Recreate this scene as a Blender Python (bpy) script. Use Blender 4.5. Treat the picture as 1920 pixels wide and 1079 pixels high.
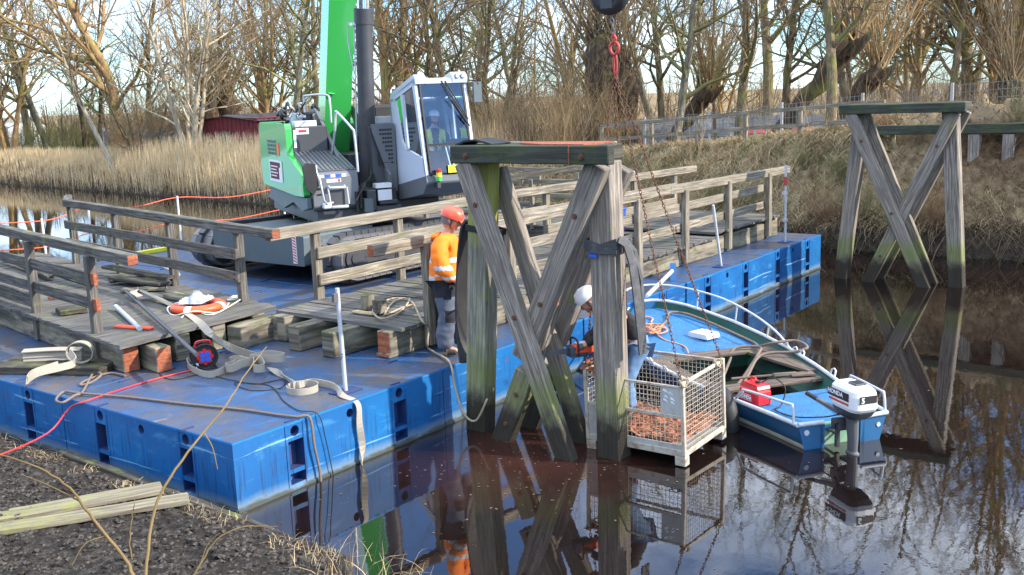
import bpy, bmesh, math, random
import numpy as np
from mathutils import Vector, Matrix, noise as mnoise
random.seed(7); NR = np.random.default_rng(7)
for o in list(bpy.data.objects): bpy.data.objects.remove(o)
S = bpy.context.scene; COL = S.collection
PI = math.pi; R = math.radians

# ------------------------------------------------------------------ camera
# world: water level z=0, X runs along the bridge axis across the river, Y along the river
YAW, PIT, ROL = 0.6542425, 0.1864377, 0.0374793
CAMP = Vector((-5.58746, -7.63617, 3.78800))
fw = Vector((math.cos(YAW)*math.cos(PIT), math.sin(YAW)*math.cos(PIT), -math.sin(PIT)))
rt = Vector((math.sin(YAW), -math.cos(YAW), 0)); dn = fw.cross(rt)
r2 = rt*math.cos(ROL)+dn*math.sin(ROL); d2 = -rt*math.sin(ROL)+dn*math.cos(ROL)
cam = bpy.data.cameras.new('camera'); co = bpy.data.objects.new('camera', cam); COL.objects.link(co)
m = Matrix.Identity(4)
for i in range(3):
    m[i][0] = r2[i]; m[i][1] = -d2[i]; m[i][2] = -fw[i]; m[i][3] = CAMP[i]
co.matrix_world = m
cam.sensor_width = 36; cam.lens = 35.9; cam.clip_start = 0.05; cam.clip_end = 2000
S.camera = co
# ------------------------------------------------------------------ sky and sun
SUN_AZ, SUN_EL = R(-68), R(31)
w = bpy.data.worlds.new("World"); S.world = w; w.use_nodes = True
nt = w.node_tree; nt.nodes.clear()
out = nt.nodes.new('ShaderNodeOutputWorld'); bg = nt.nodes.new('ShaderNodeBackground')
sky = nt.nodes.new('ShaderNodeTexSky'); sky.sky_type = 'NISHITA'; sky.sun_disc = False
sky.sun_elevation = SUN_EL; sky.sun_rotation = PI/2-SUN_AZ; sky.air_density = 1.0; sky.dust_density = 0.25; sky.ozone_density = 2.5
tc = nt.nodes.new('ShaderNodeTexCoord'); mp = nt.nodes.new('ShaderNodeMapping'); mp.inputs['Scale'].default_value = (1.0, 1.0, 2.6)
nz = nt.nodes.new('ShaderNodeTexNoise'); nz.inputs['Scale'].default_value = 2.3; nz.inputs['Detail'].default_value = 7; nz.inputs['Roughness'].default_value = .58
rp = nt.nodes.new('ShaderNodeValToRGB'); rp.color_ramp.elements[0].position = .47; rp.color_ramp.elements[1].position = .72
tn = nt.nodes.new('ShaderNodeMix'); tn.data_type = 'RGBA'; tn.blend_type = 'MULTIPLY'; tn.inputs[0].default_value = 1; tn.inputs[7].default_value = (.60, .84, 1.12, 1); nt.links.new(sky.outputs[0], tn.inputs[6])
sp = nt.nodes.new('ShaderNodeSeparateXYZ'); nt.links.new(tc.outputs['Generated'], sp.inputs[0]); mr_ = nt.nodes.new('ShaderNodeMath'); mr_.operation = 'MULTIPLY_ADD'; mr_.inputs[1].default_value = .15; nt.links.new(sp.outputs[2], mr_.inputs[0]); nt.links.new(nz.outputs[0], mr_.inputs[2])
mx = nt.nodes.new('ShaderNodeMix'); mx.data_type = 'RGBA'; mx.inputs[7].default_value = (10.0, 10.9, 12.2, 1)
nt.links.new(tc.outputs['Generated'], mp.inputs[0]); nt.links.new(mp.outputs[0], nz.inputs['Vector']); nt.links.new(mr_.outputs[0], rp.inputs[0])
nt.links.new(rp.outputs[0], mx.inputs[0]); nt.links.new(tn.outputs[2], mx.inputs[6])
nt.links.new(mx.outputs[2], bg.inputs[0]); bg.inputs[1].default_value = 0.15
nt.links.new(bg.outputs[0], out.inputs[0])
sun = bpy.data.lights.new('sun', 'SUN'); so = bpy.data.objects.new('sun', sun); COL.objects.link(so)
sun.energy = 4.3; sun.angle = R(0.9); sun.color = (1.0, .89, .75)
sd = Vector((math.cos(SUN_AZ)*math.cos(SUN_EL), math.sin(SUN_AZ)*math.cos(SUN_EL), math.sin(SUN_EL)))
so.rotation_euler = (-sd).to_track_quat('-Z', 'Y').to_euler()
so.location = (10, -20, 20)
S.view_settings.view_transform = 'Standard'; S.view_settings.look = 'None'
S.view_settings.exposure = 1.0; S.view_settings.gamma = 1
S.render.engine = 'CYCLES'
S.cycles.max_bounces = 6; S.cycles.diffuse_bounces = 2; S.cycles.glossy_bounces = 3; S.cycles.transmission_bounces = 4; S.cycles.transparent_max_bounces = 6
S.cycles.caustics_reflective = False; S.cycles.caustics_refractive = False

# ------------------------------------------------------------------ object helpers
def setp(o, label=None, cat=None, group=None, kind=None):
    if label: o['label'] = label
    if cat: o['category'] = cat
    if group: o['group'] = group
    if kind: o['kind'] = kind
    return o
def thing(name, label, cat, loc=(0, 0, 0), rz=0, group=None):
    o = bpy.data.objects.new(name, None); COL.objects.link(o)
    o.location = loc; o.rotation_euler = (0, 0, rz); o.empty_display_size = .2
    return setp(o, label, cat, group)
def copy_tree(o, parent=None):
    c = o.copy(); COL.objects.link(c); c.parent = parent
    for ch in o.children: copy_tree(ch, c)
    return c

class MB:
    """collects polygons with uv and material index, then links ONE mesh object"""
    def __init__(s): s.v = []; s.f = []; s.uv = []; s.m = []; s.sm = []
    def add(s, vs, fs, uvs=None, mat=0, smooth=False):
        b = len(s.v); s.v.extend([tuple(p) for p in vs])
        for i, f in enumerate(fs):
            s.f.append([b+k for k in f]); s.m.append(mat); s.sm.append(smooth)
            if uvs: s.uv.append(uvs[i])
            else:
                P = [Vector(vs[k]) for k in f]
                n = (P[1]-P[0]).cross(P[2]-P[0]) if len(P) > 2 else Vector((0, 0, 1))
                a = max(range(3), key=lambda q: abs(n[q])); ij = [(1, 2), (0, 2), (0, 1)][a]
                s.uv.append([(p[ij[0]], p[ij[1]]) for p in P])
        return s
    def box(s, x0, x1, y0, y1, z0, z1, mat=0, M=None):
        vs = [Vector((x, y, z)) for x in (x0, x1) for y in (y0, y1) for z in (z0, z1)]
        if M is not None: vs = [M @ v for v in vs]
        return s.add(vs, [(0, 1, 3, 2), (4, 6, 7, 5), (0, 4, 5, 1), (2, 3, 7, 6), (0, 2, 6, 4), (1, 5, 7, 3)], mat=mat)
    def beam(s, p0, p1, w, h, up=(0, 0, 1), mat=0, endmat=None, one=False, w1=None, h1=None, seg=1, jit=0):
        """box along p0-p1; w across, h along up; uv.x along the grain"""
        p0 = Vector(p0); p1 = Vector(p1); d = (p1-p0); L = d.length; d.normalize(); up = Vector(up)
        sd_ = d.cross(up)
        if sd_.length < 1e-4: sd_ = d.cross(Vector((1, 0, 0)))
        sd_.normalize(); u = sd_.cross(d).normalized()
        w1 = w if w1 is None else w1; h1 = h if h1 is None else h1
        vs = []; ou = random.uniform(0, 50); ov = random.uniform(0, 50)
        for k in range(seg+1):
            t = k/seg; c = p0.lerp(p1, t); W = w+(w1-w)*t; H_ = h+(h1-h)*t
            for a, b in ((-1, -1), (1, -1), (1, 1), (-1, 1)):
                j = Vector((random.uniform(-jit, jit), random.uniform(-jit, jit), random.uniform(-jit, jit))) if jit else Vector()
                vs.append(c+sd_*(a*W/2)+u*(b*H_/2)+j)
        fs = []; uv = []; per = [0, w, w+h, 2*w+h, 2*w+2*h]
        for k in range(seg):
            for q in range(4):
                a = k*4+q; b = k*4+(q+1) % 4; fs.append((a, b, b+4, a+4))
                u0 = ou+L*k/seg; u1 = ou+L*(k+1)/seg
                uv.append([(u0, ov+per[q]), (u0, ov+per[q+1]), (u1, ov+per[q+1]), (u1, ov+per[q])])
        s.add(vs, fs, uv, mat)
        e = seg*4; em = mat if endmat is None else endmat
        b = len(s.v)-len(vs)
        for q_, f in enumerate(((3, 2, 1, 0), (e, e+1, e+2, e+3))):
            s.f.append([b+k for k in f]); s.m.append(mat if (one and q_) else em); s.sm.append(False)
            s.uv.append([(ou, ov), (ou+w*.1, ov), (ou+w*.1, ov+h), (ou, ov+h)])
        return s
    def tube(s, pts, r, n=8, closed=False, mat=0, cap=True, smooth=True):
        pts = [Vector(p) for p in pts]; K = len(pts)
        rs = r if isinstance(r, (list, tuple)) else [r]*K
        T = []
        for i in range(K):
            a = pts[i-1] if (i > 0 or closed) else pts[i]; b = pts[(i+1) % K] if (i < K-1 or closed) else pts[i]
            t = b-a; T.append(t.normalized() if t.length > 1e-9 else Vector((0, 0, 1)))
        ref = Vector((0, 0, 1)) if abs(T[0].z) < .9 else Vector((1, 0, 0))
        N = (ref-T[0]*ref.dot(T[0])).normalized(); vs = []; L = 0; us = []
        for i in range(K):
            if i: N = N-T[i]*N.dot(T[i]); N = N.normalized() if N.length > 1e-6 else T[i].orthogonal().normalized(); L += (pts[i]-pts[i-1]).length
            B = T[i].cross(N); us.append(L)
            for k in range(n):
                a = 2*PI*k/n; vs.append(pts[i]+(N*math.cos(a)+B*math.sin(a))*rs[i])
        fs = []; uv = []
        for i in range(K if closed else K-1):
            j = (i+1) % K
            for k in range(n):
                k2 = (k+1) % n; fs.append((i*n+k, i*n+k2, j*n+k2, j*n+k))
                ua = us[i]; ub = us[j] if j else us[i]+.05; c = 2*PI*rs[i]/n
                uv.append([(ua, k*c), (ua, (k+1)*c), (ub, (k+1)*c), (ub, k*c)])
        s.add(vs, fs, uv, mat, smooth)
        if cap and not closed:
            for f in (range(n-1, -1, -1), range((K-1)*n, K*n)):
                b = len(s.v); s.v.extend([tuple(vs[k]) for k in f]); f = list(range(b, b+n)); s.f.append(f); s.m.append(mat); s.sm.append(False); s.uv.append([(.1*math.cos(q), .1*math.sin(q)) for q in range(n)])
        return s
    def cyl(s, p0, p1, r, n=16, mat=0, r1=None, smooth=True):
        return s.tube([p0, p1], [r, r if r1 is None else r1], n, mat=mat, smooth=smooth)
    def prism(s, poly, ax, a0, a1, mat=0, capmat=None, M=None):
        """poly: 2-D outline in the two axes other than ax, extruded from a0 to a1"""
        def mkp(p, a): q = list(p); q.insert(ax, a); q = Vector(q); return M @ q if M is not None else q
        n = len(poly); vs = [mkp(p, a0) for p in poly]+[mkp(p, a1) for p in poly]
        cm = mat if capmat is None else capmat
        s.add(vs, [(k, (k+1) % n, n+(k+1) % n, n+k) for k in range(n)], mat=mat)
        s.add(vs, [tuple(range(n-1, -1, -1)), tuple(range(n, 2*n))], mat=cm)
        return s
    def ribbon(s, pts, wd, width, th=.006, mat=0):
        """flat strap along pts; wd = width direction per point (or one)"""
        pts = [Vector(p) for p in pts]; K = len(pts); wds = wd if isinstance(wd, list) else [wd]*K
        vs = []; L = 0; us = []
        for i in range(K):
            t = (pts[min(i+1, K-1)]-pts[max(i-1, 0)]).normalized(); W = Vector(wds[i]); W = (W-t*W.dot(t)).normalized(); n_ = t.cross(W)
            if i: L += (pts[i]-pts[i-1]).length
            us.append(L)
            for a, b in ((-1, -1), (1, -1), (1, 1), (-1, 1)): vs.append(pts[i]+W*(a*width/2)+n_*(b*th/2))
        fs = []; uv = []; per = [0, width, width+th, 2*width+th, 2*width+2*th]
        for i in range(K-1):
            for q in range(4):
                a = i*4+q; b = i*4+(q+1) % 4; fs.append((a, b, b+4, a+4)); uv.append([(us[i], per[q]), (us[i], per[q+1]), (us[i+1], per[q+1]), (us[i+1], per[q])])
        fs += [(3, 2, 1, 0), tuple((K-1)*4+k for k in range(4))]; uv += [[(0, 0)]*4]*2
        return s.add(vs, fs, uv, mat, False)
    def build(s, name, mats, parent=None, bevel=0, loc=None, rz=0, subd=0):
        me = bpy.data.meshes.new(name); me.from_pydata(s.v, [], s.f); me.update()
        mats = mats if isinstance(mats, (list, tuple)) else [mats]
        for mt in mats: me.materials.append(mt)
        me.polygons.foreach_set('material_index', s.m); me.polygons.foreach_set('use_smooth', s.sm)
        ul = me.uv_layers.new(name='UVMap'); flat = [c for f in s.uv for p in f for c in p]
        ul.data.foreach_set('uv', flat)
        bm = bmesh.new(); bm.from_mesh(me); bmesh.ops.recalc_face_normals(bm, faces=bm.faces); bm.to_mesh(me); bm.free()
        o = bpy.data.objects.new(name, me); COL.objects.link(o)
        if parent: o.parent = parent
        if loc is not None: o.location = loc
        if rz: o.rotation_euler = (0, 0, rz)
        if bevel:
            b = o.modifiers.new('bevel', 'BEVEL'); b.width = bevel; b.segments = 1; b.limit_method = 'ANGLE'; b.angle_limit = R(50)
        if subd:
            b = o.modifiers.new('sub', 'SUBSURF'); b.levels = subd; b.render_levels = subd
        return o

def smooth_path(pts, n=6):
    """Catmull-Rom through pts"""
    P = [Vector(p) for p in pts]; P = [P[0]*2-P[1]]+P+[P[-1]*2-P[-2]]; o = []
    for i in range(1, len(P)-2):
        for k in range(n):
            t = k/n; a, b, c, d = P[i-1:i+3]
            o.append(.5*((2*b)+(c-a)*t+(2*a-5*b+4*c-d)*t*t+(3*b-a-3*c+d)*t**3))
    o.append(P[-2]); return o
# ------------------------------------------------------------------ materials
class NT:
    def __init__(s, name):
        s.m = bpy.data.materials.new(name); s.m.use_nodes = True; s.t = s.m.node_tree
        s.b = s.t.nodes['Principled BSDF']
    def n(s, k): return s.t.nodes.new('ShaderNode'+k)
    def l(s, a, b): s.t.links.new(a, b)
    def put(s, inp, v):
        if isinstance(v, bpy.types.NodeSocket): s.l(v, inp)
        elif isinstance(v, tuple) and len(v) == 3: inp.default_value = (*v, 1)
        else: inp.default_value = v
    def pos(s): return s.n('NewGeometry').outputs['Position']
    def nrm(s): return s.n('NewGeometry').outputs['Normal']
    def obj(s): return s.n('TexCoord').outputs['Object']
    def uv(s): return s.n('TexCoord').outputs['UV']
    def map(s, v, sc, loc=(0, 0, 0)):
        q = s.n('Mapping'); s.l(v, q.inputs[0]); q.inputs['Scale'].default_value = sc; q.inputs['Location'].default_value = loc; return q.outputs[0]
    def noise(s, v, sc=5, det=4, ro=.55, dist=0):
        q = s.n('TexNoise'); s.l(v, q.inputs['Vector']); q.inputs['Scale'].default_value = sc; q.inputs['Detail'].default_value = det
        q.inputs['Roughness'].default_value = ro; q.inputs['Distortion'].default_value = dist; return q.outputs[0]
    def vor(s, v, sc=5, feat='F1'):
        q = s.n('TexVoronoi'); s.l(v, q.inputs['Vector']); q.inputs['Scale'].default_value = sc; q.feature = feat; return q.outputs[0]
    def ramp(s, f, st):
        q = s.n('ValToRGB'); s.l(f, q.inputs[0]); e = q.color_ramp.elements
        while len(e) < len(st): e.new(.5)
        for i, (p, c) in enumerate(st):
            e[i].position = p; e[i].color = (*c, 1) if isinstance(c, tuple) else (c, c, c, 1)
        return q.outputs[0]
    def mix(s, f, a, b):
        q = s.n('Mix'); q.data_type = 'RGBA'; s.put(q.inputs[0], f); s.put(q.inputs[6], a); s.put(q.inputs[7], b); return q.outputs[2]
    def math(s, op, a, b=0.0, clamp=False):
        q = s.n('Math'); q.operation = op; s.put(q.inputs[0], a); s.put(q.inputs[1], b); q.use_clamp = clamp; return q.outputs[0]
    def sep(s, v):
        q = s.n('SeparateXYZ'); s.l(v, q.inputs[0]); return q.outputs
    def rng(s, v, a, b):
        q = s.n('MapRange'); s.put(q.inputs[0], v); q.inputs[1].default_value = a; q.inputs[2].default_value = b; q.clamp = True; return q.outputs[0]
    def rand(s): return s.n('ObjectInfo').outputs['Random']
    def bump(s, h, st=.4, d=.01, nm=None):
        q = s.n('Bump'); s.l(h, q.inputs['Height']); q.inputs['Strength'].default_value = st; q.inputs['Distance'].default_value = d
        if nm: s.l(nm, q.inputs['Normal'])
        s.l(q.outputs[0], s.b.inputs['Normal']); return q.outputs[0]
    def fin(s, col=None, rough=.6, metal=0, spec=None):
        if col is not None: s.put(s.b.inputs['Base Color'], col)
        s.put(s.b.inputs['Roughness'], rough); s.put(s.b.inputs['Metallic'], metal)
        if spec is not None: s.b.inputs['Specular IOR Level'].default_value = spec
        return s.m

def wood(name, lo, hi, moss=.3, mosscol=(.10, .12, .03), wet=False, dark=.0, along=1.6, across=38, mossz=None, warm=None, topz=None):
    q = NT(name); uv = q.uv()
    g = q.noise(q.map(uv, (along, across, 1)), 1.0, 6, .65, .6)
    big = q.noise(q.pos(), 1.7, 4, .6)
    c = q.ramp(g, [(.3, tuple(a*.55 for a in lo)), (.45, lo), (.62, hi), (.8, tuple(min(1, a*1.25) for a in hi))])
    c = q.mix(q.rng(big, .35, .72), c, q.mix(.55, c, tuple(a*.5 for a in lo)))
    rv = q.rand(); c = q.mix(q.math('MULTIPLY', rv, .35), c, tuple(a*.6 for a in hi))
    if warm: c = q.mix(q.rng(q.noise(q.map(uv, (.8, 6, 1)), 1, 3), .45, .7), c, warm)
    crack = q.noise(q.map(uv, (.9, across*1.7, 1)), 1.0, 3, .5, .3)
    ck = q.rng(crack, .33, .25); c = q.mix(q.math('MULTIPLY', ck, .6), c, tuple(a*.25 for a in lo))
    kn = q.vor(q.map(uv, (2.3, 9, 1)), 1.0); c = q.mix(q.math('MULTIPLY', q.rng(kn, .10, .04), .7), c, tuple(a*.3 for a in lo))
    # algae: blotches, stronger on upward faces
    mn = q.noise(q.pos(), 4.2, 6, .65); up = q.sep(q.nrm())[2]
    mf = q.math('ADD', mn, q.math('MULTIPLY', up, .06)); mf = q.rng(mf, .66-moss*.35, .84-moss*.25)
    c = q.mix(q.math('MULTIPLY', mf, .85), c, q.mix(g, mosscol, tuple(a*1.7 for a in mosscol)))
    if mossz:   # algae band and wet dark band left by the water level
        z = q.sep(q.pos())[2]; zz = q.math('ADD', z, q.math('MULTIPLY', q.math('SUBTRACT', mn, .5), .5))
        a, b = mossz
        band = q.math('MULTIPLY', q.rng(zz, b, a+.1), q.rng(zz, a-.35, a)); c = q.mix(q.math('MULTIPLY', band, .55), c, (.13, .17, .02))
        low = q.rng(zz, a-.04, a-.26); c = q.mix(q.math('MULTIPLY', low, .92), c, (.022, .018, .012))
    if topz: c = q.mix(q.math('MULTIPLY', q.rng(q.math('ADD', q.sep(q.pos())[2], q.math('MULTIPLY', mn, .4)), topz, topz+.3), .75), c, q.mix(g, (.20, .21, .03), (.38, .40, .07)))
    h = q.math('ADD', g, q.math('MULTIPLY', ck, -1.2)); q.bump(h, .55, .006)
    return q.fin(c, .8, 0, .25)

M = {}
M['wood'] = wood('weathered_timber', (.15, .13, .105), (.36, .32, .265), .32)
M['wood_deck'] = wood('deck_plank_timber', (.085, .08, .078), (.20, .19, .18), .2, across=24)
M['wood_rail'] = wood('railing_timber', (.15, .13, .10), (.38, .335, .265), .2)
M['wood_rail_dark'] = wood('dark_railing_timber', (.06, .056, .052), (.21, .195, .175), .25, (.14, .15, .05))
M['wood_plank'] = wood('old_scaffold_plank', (.15, .13, .09), (.33, .295, .22), .35, (.16, .17, .05), across=26)
M['wood_beam'] = wood('stringer_timber', (.08, .07, .058), (.28, .25, .20), .4, (.06, .072, .02), across=14, warm=(.30, .27, .19))
M['wood_pile'] = wood('trestle_timber', (.155, .132, .11), (.39, .345, .295), .12, (.17, .20, .03), across=34, mossz=(.58, .95))
M['wood_pile_green'] = wood('green_trestle_timber', (.16, .155, .12), (.35, .34, .27), .35, (.17, .20, .03), across=26, mossz=(.6, 1.1), topz=2.3)
M['wood_cap'] = wood('cap_timber', (.035, .04, .032), (.085, .09, .07), .5, (.045, .062, .018), across=20)
M['wood_raw'] = wood('raw_plank', (.30, .24, .13), (.52, .44, .28), .3, (.22, .24, .06), across=30)
M['wood_black'] = wood('rotten_timber', (.03, .027, .022), (.12, .11, .09), .25, across=20)
M['wood_thwart'] = wood('varnished_thwart', (.09, .07, .058), (.23, .18, .15), 0, across=22)
def cutwood():
    q = NT('fresh_red_cut'); n = q.noise(q.map(q.uv(), (30, 30, 1)), 1, 5, .7); n2 = q.noise(q.pos(), 30, 4)
    c = q.ramp(n, [(.25, (.10, .025, .012)), (.5, (.30, .075, .03)), (.75, (.50, .20, .09))]); c = q.mix(q.rng(n2, .5, .7), c, (.13, .06, .04))
    q.bump(n, .6, .01); return q.fin(c, .8)
M['cut'] = cutwood()

def paint(name, base, dirt=(.10, .08, .07), rough=.4, scuff=.45, light=None, metal=0, noise=3.0, coat=0):
    q = NT(name); p = q.obj(); n = q.noise(p, noise, 8, .62); n2 = q.noise(p, noise*7, 5, .6)
    c = q.mix(q.math('MULTIPLY', q.rng(n, .48, .78), scuff), base, dirt)
    c = q.mix(q.math('MULTIPLY', q.rng(n2, .58, .75), scuff*.6), c, light or tuple(min(1, a*1.6+.03) for a in base))
    r = q.math('ADD', q.math('MULTIPLY', n2, .25), rough-.1); q.bump(n2, .12, .003)
    if coat: q.b.inputs['Coat Weight'].default_value = coat
    return q.fin(c, r, metal)
def pontoon_side():
    q = NT('blue_hull_paint'); p = q.pos(); x, y, z = q.sep(p)
    hxy = q.math('ADD', x, y); cmb = q.n('CombineXYZ'); q.l(hxy, cmb.inputs[0]); q.l(z, cmb.inputs[2]); v = cmb.outputs[0]
    st = q.noise(q.map(v, (26, 1, 1.6)), 1, 4, .6); sc = q.noise(q.map(v, (2.2, 1, 5)), 1, 7, .68, .4); bl = q.noise(v, .8, 3)
    c = q.mix(q.rng(bl, .35, .7), (.004, .078, .245), (.008, .125, .35))
    c = q.mix(q.math('MULTIPLY', q.rng(sc, .56, .68), .55), c, (.06, .25, .50))
    c = q.mix(q.math('MULTIPLY', q.rng(sc, .42, .33), .6), c, (.006, .03, .13))
    c = q.mix(q.math('MULTIPLY', q.math('MULTIPLY', q.rng(st, .54, .64), q.rng(z, .75, .25)), .7), c, (.006, .025, .09))
    hs = q.noise(q.map(v, (.7, 1, 16)), 1, 5, .6, .5); c = q.mix(q.math('MULTIPLY', q.rng(hs, .62, .66), .7), c, (.22, .42, .62))
    zz = q.math('ADD', z, q.math('MULTIPLY', q.math('SUBTRACT', sc, .5), .14))
    c = q.mix(q.math('MULTIPLY', q.rng(zz, .14, .05), .6), c, (.20, .27, .30)); c = q.mix(q.rng(zz, .055, .02), c, (.06, .07, .06))
    rs = q.noise(v, 9, 4, .6); c = q.mix(q.math('MULTIPLY', q.rng(rs, .665, .71), .8), c, (.16, .05, .03))
    q.bump(sc, .25, .006); return q.fin(c, q.math('ADD', q.math('MULTIPLY', st, .3), .28))
M['hull'] = pontoon_side()
def pontoon_top():
    q = NT('worn_checker_plate'); p = q.pos(); x, y, z = q.sep(p)
    a = q.math('SINE', q.math('MULTIPLY', q.math('ADD', x, y), 95)); b = q.math('SINE', q.math('MULTIPLY', q.math('SUBTRACT', x, y), 95))
    pl = q.math('MULTIPLY', a, b); n = q.noise(p, 1.4, 8, .66, .5); n2 = q.noise(p, 5.5, 7, .65); n3 = q.noise(q.map(p, (1, 5, 1)), 1.3, 5, .6)
    c = q.mix(q.rng(n, .40, .60), (.008, .070, .20), (.075, .068, .075)); c = q.mix(q.math('MULTIPLY', q.rng(n2, .45, .7), .55), c, (.028, .032, .048))
    c = q.mix(q.math('MULTIPLY', q.rng(n3, .58, .68), .65), c, (.010, .115, .34)); c = q.mix(q.math('MULTIPLY', q.rng(pl, .45, .75), .3), c, (.22, .25, .30))
    dn_ = q.noise(p, 2.3, 6, .7, 1.0); c = q.mix(q.math('MULTIPLY', q.rng(dn_, .64, .72), .6), c, (.30, .24, .20))
    bm_ = q.math('ADD', q.math('MULTIPLY', q.rng(pl, .2, .7), 1.0), q.math('MULTIPLY', n2, .8)); q.bump(bm_, .5, .004)
    return q.fin(c, q.math('ADD', q.math('MULTIPLY', n2, .35), .22))
M['plate'] = pontoon_top()
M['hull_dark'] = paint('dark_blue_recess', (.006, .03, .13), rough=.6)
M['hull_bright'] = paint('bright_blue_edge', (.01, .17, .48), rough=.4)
def water():
    q = NT('dark_river_water'); p = q.pos()
    n = q.noise(p, 5.0, 3, .5, .2); n2 = q.noise(q.map(p, (1, 1.6, 1)), 16, 3, .5); n3 = q.noise(p, .6, 3)
    h = q.math('ADD', q.math('MULTIPLY', n, .7), q.math('MULTIPLY', n2, .15)); q.bump(h, .014, .05)
    x, y, z = q.sep(p); dx = q.math('SUBTRACT', x, 2.7); dy = q.math('ADD', y, 1.3); d = q.math('SQRT', q.math('ADD', q.math('MULTIPLY', dx, dx), q.math('MULTIPLY', dy, dy)))
    ds = q.math('ADD', d, q.math('MULTIPLY', q.math('SUBTRACT', n3, .5), 2.2)); f = q.rng(ds, 1.7, .5)
    c = q.mix(f, q.mix(q.rng(q.noise(p, .35, 3), .4, .65), (.006, .004, .0035), (.010, .006, .005)), (.038, .015, .011))
    q.b.inputs['IOR'].default_value = 1.95
    return q.fin(c, q.math('ADD', q.math('MULTIPLY', f, .10), .004))
M['water'] = water()
def ground():
    q = NT('ground_soil_and_grass'); p = q.pos(); at = q.n('Attribute'); at.attribute_name = 'mask'; mr, mg, mb_ = q.sep(at.outputs['Vector'])
    n = q.noise(p, 8, 9, .7); n2 = q.noise(p, 35, 6, .7); n3 = q.noise(p, 1.3, 6, .65); n4 = q.noise(p, 3.6, 6, .7)
    soil = q.ramp(n, [(.3, (.012, .011, .010)), (.5, (.035, .031, .028)), (.64, (.085, .078, .07)), (.78, (.19, .18, .165))])
    soil = q.mix(q.math('MULTIPLY', q.rng(n2, .55, .72), .5), soil, (.12, .11, .10))
    straw = q.ramp(n4, [(.3, (.09, .06, .035)), (.5, (.24, .175, .10)), (.7, (.38, .30, .18))]); grass = q.ramp(n4, [(.3, (.035, .06, .012)), (.6, (.09, .14, .03)), (.8, (.15, .17, .06))])
    dirt = q.ramp(n4, [(.3, (.05, .03, .018)), (.5, (.13, .08, .045)), (.7, (.24, .17, .10))]); sand = (.27, .20, .125)
    veg = q.mix(q.rng(q.math('ADD', n3, q.math('MULTIPLY', mg, .45)), .62, .74), straw, grass)
    dirt = q.mix(q.rng(q.math('ADD', q.sep(p)[2], q.math('MULTIPLY', n4, .35)), 2.95, 3.08), dirt, sand)
    c = q.mix(mb_, veg, dirt); c = q.mix(mr, c, soil)
    q.bump(q.math('ADD', n, q.math('MULTIPLY', n2, .5)), 1.0, .04); return q.fin(c, .95, 0, .1)
M['ground'] = ground()
def _gl():
    q = NT('soil_crumb'); r = q.noise(q.pos(), 30, 3); c = q.ramp(r, [(.3, (.012, .010, .009)), (.5, (.042, .037, .033)), (.70, (.115, .105, .095))]); return q.fin(c, .95, 0, .1)
M['ground_lump'] = _gl()
def simple(name, col, rough=.5, metal=0, **k): return paint(name, col, rough=rough, metal=metal, **k)
M['steel'] = simple('galvanised_steel', (.50, .53, .57), .38, .25, scuff=.3, dirt=(.25, .25, .26))
M['grey_steel'] = simple('grey_machine_steel', (.10, .105, .115), .5, .1, scuff=.35, dirt=(.16, .14, .12))
M['ballast'] = simple('grey_ballast_paint', (.085, .115, .13), .5, 0, scuff=.5, dirt=(.14, .15, .15))
M['dark_steel'] = simple('dark_machine_paint', (.045, .048, .056), .42, 0, scuff=.4, dirt=(.10, .09, .08))
M['mid_grey'] = simple('machine_grey_paint', (.11, .12, .135), .4, 0, scuff=.35, dirt=(.17, .16, .15))
M['black'] = simple('black_rubber', (.012, .012, .013), .6, 0, scuff=.3, dirt=(.05, .05, .05))
M['green'] = simple('bright_green_paint', (.035, .36, .07), .35, 0, scuff=.10, dirt=(.05, .25, .07), coat=.5)
M['boom_sheen'] = simple('green_with_sky_sheen', (.14, .60, .26), .25, 0, scuff=.08, dirt=(.1, .4, .15), coat=.8)  # boom green lightened: the sky's reflection is put into the base colour
M['white'] = simple('white_paint', (.72, .74, .78), .35, 0, scuff=.22, dirt=(.42, .42, .42))
M['cab_white'] = simple('cab_silver_white_paint', (.52, .58, .68), .32, 0, scuff=.1, dirt=(.4, .42, .45))
M['yellow'] = simple('yellow_sticker', (.75, .68, .03), .5, 0, scuff=.1)
M['red'] = simple('red_plastic', (.62, .012, .02), .35, 0, scuff=.08, coat=.3)
M['red_paint'] = simple('red_hook_paint', (.45, .05, .045), .5, 0, scuff=.4)
M['orange'] = simple('signal_orange_plastic', (.85, .10, .03), .4, 0, scuff=.15)
M['glow_green'] = simple('green_lens', (.05, .6, .12), .3)
M['blue_plastic'] = simple('blue_plastic', (.02, .10, .55), .4)
M['chrome'] = simple('chrome_rod', (.75, .78, .82), .12, 1.0, scuff=.1)
M['track'] = simple('track_pad_steel', (.17, .17, .18), .45, .35, scuff=.55, dirt=(.22, .17, .13))
M['rust'] = simple('rusty_chain_steel', (.13, .06, .035), .7, .3, scuff=.7, dirt=(.20, .10, .06), noise=14)
M['rustlite'] = simple('rusty_white_frame', (.44, .40, .33), .6, .1, scuff=1.0, dirt=(.17, .07, .03), noise=12)
M['boxpanel'] = simple('grey_white_cage_panel', (.38, .39, .38), .6, 0, scuff=.9, dirt=(.22, .17, .12), noise=7)
M['bark'] = simple('bark_chips', (.36, .14, .07), .9, 0, scuff=.8, dirt=(.16, .06, .03), noise=22)
M['strap'] = simple('cream_webbing', (.34, .305, .25), .9, 0, scuff=.4, dirt=(.26, .23, .19), noise=8)
M['greystrap'] = simple('grey_webbing', (.05, .052, .056), .7, 0, scuff=.5, dirt=(.2, .2, .2), noise=8)
M['rope'] = simple('brown_grey_rope', (.16, .12, .095), .9, 0, scuff=.6, dirt=(.26, .22, .18), noise=30)
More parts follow.
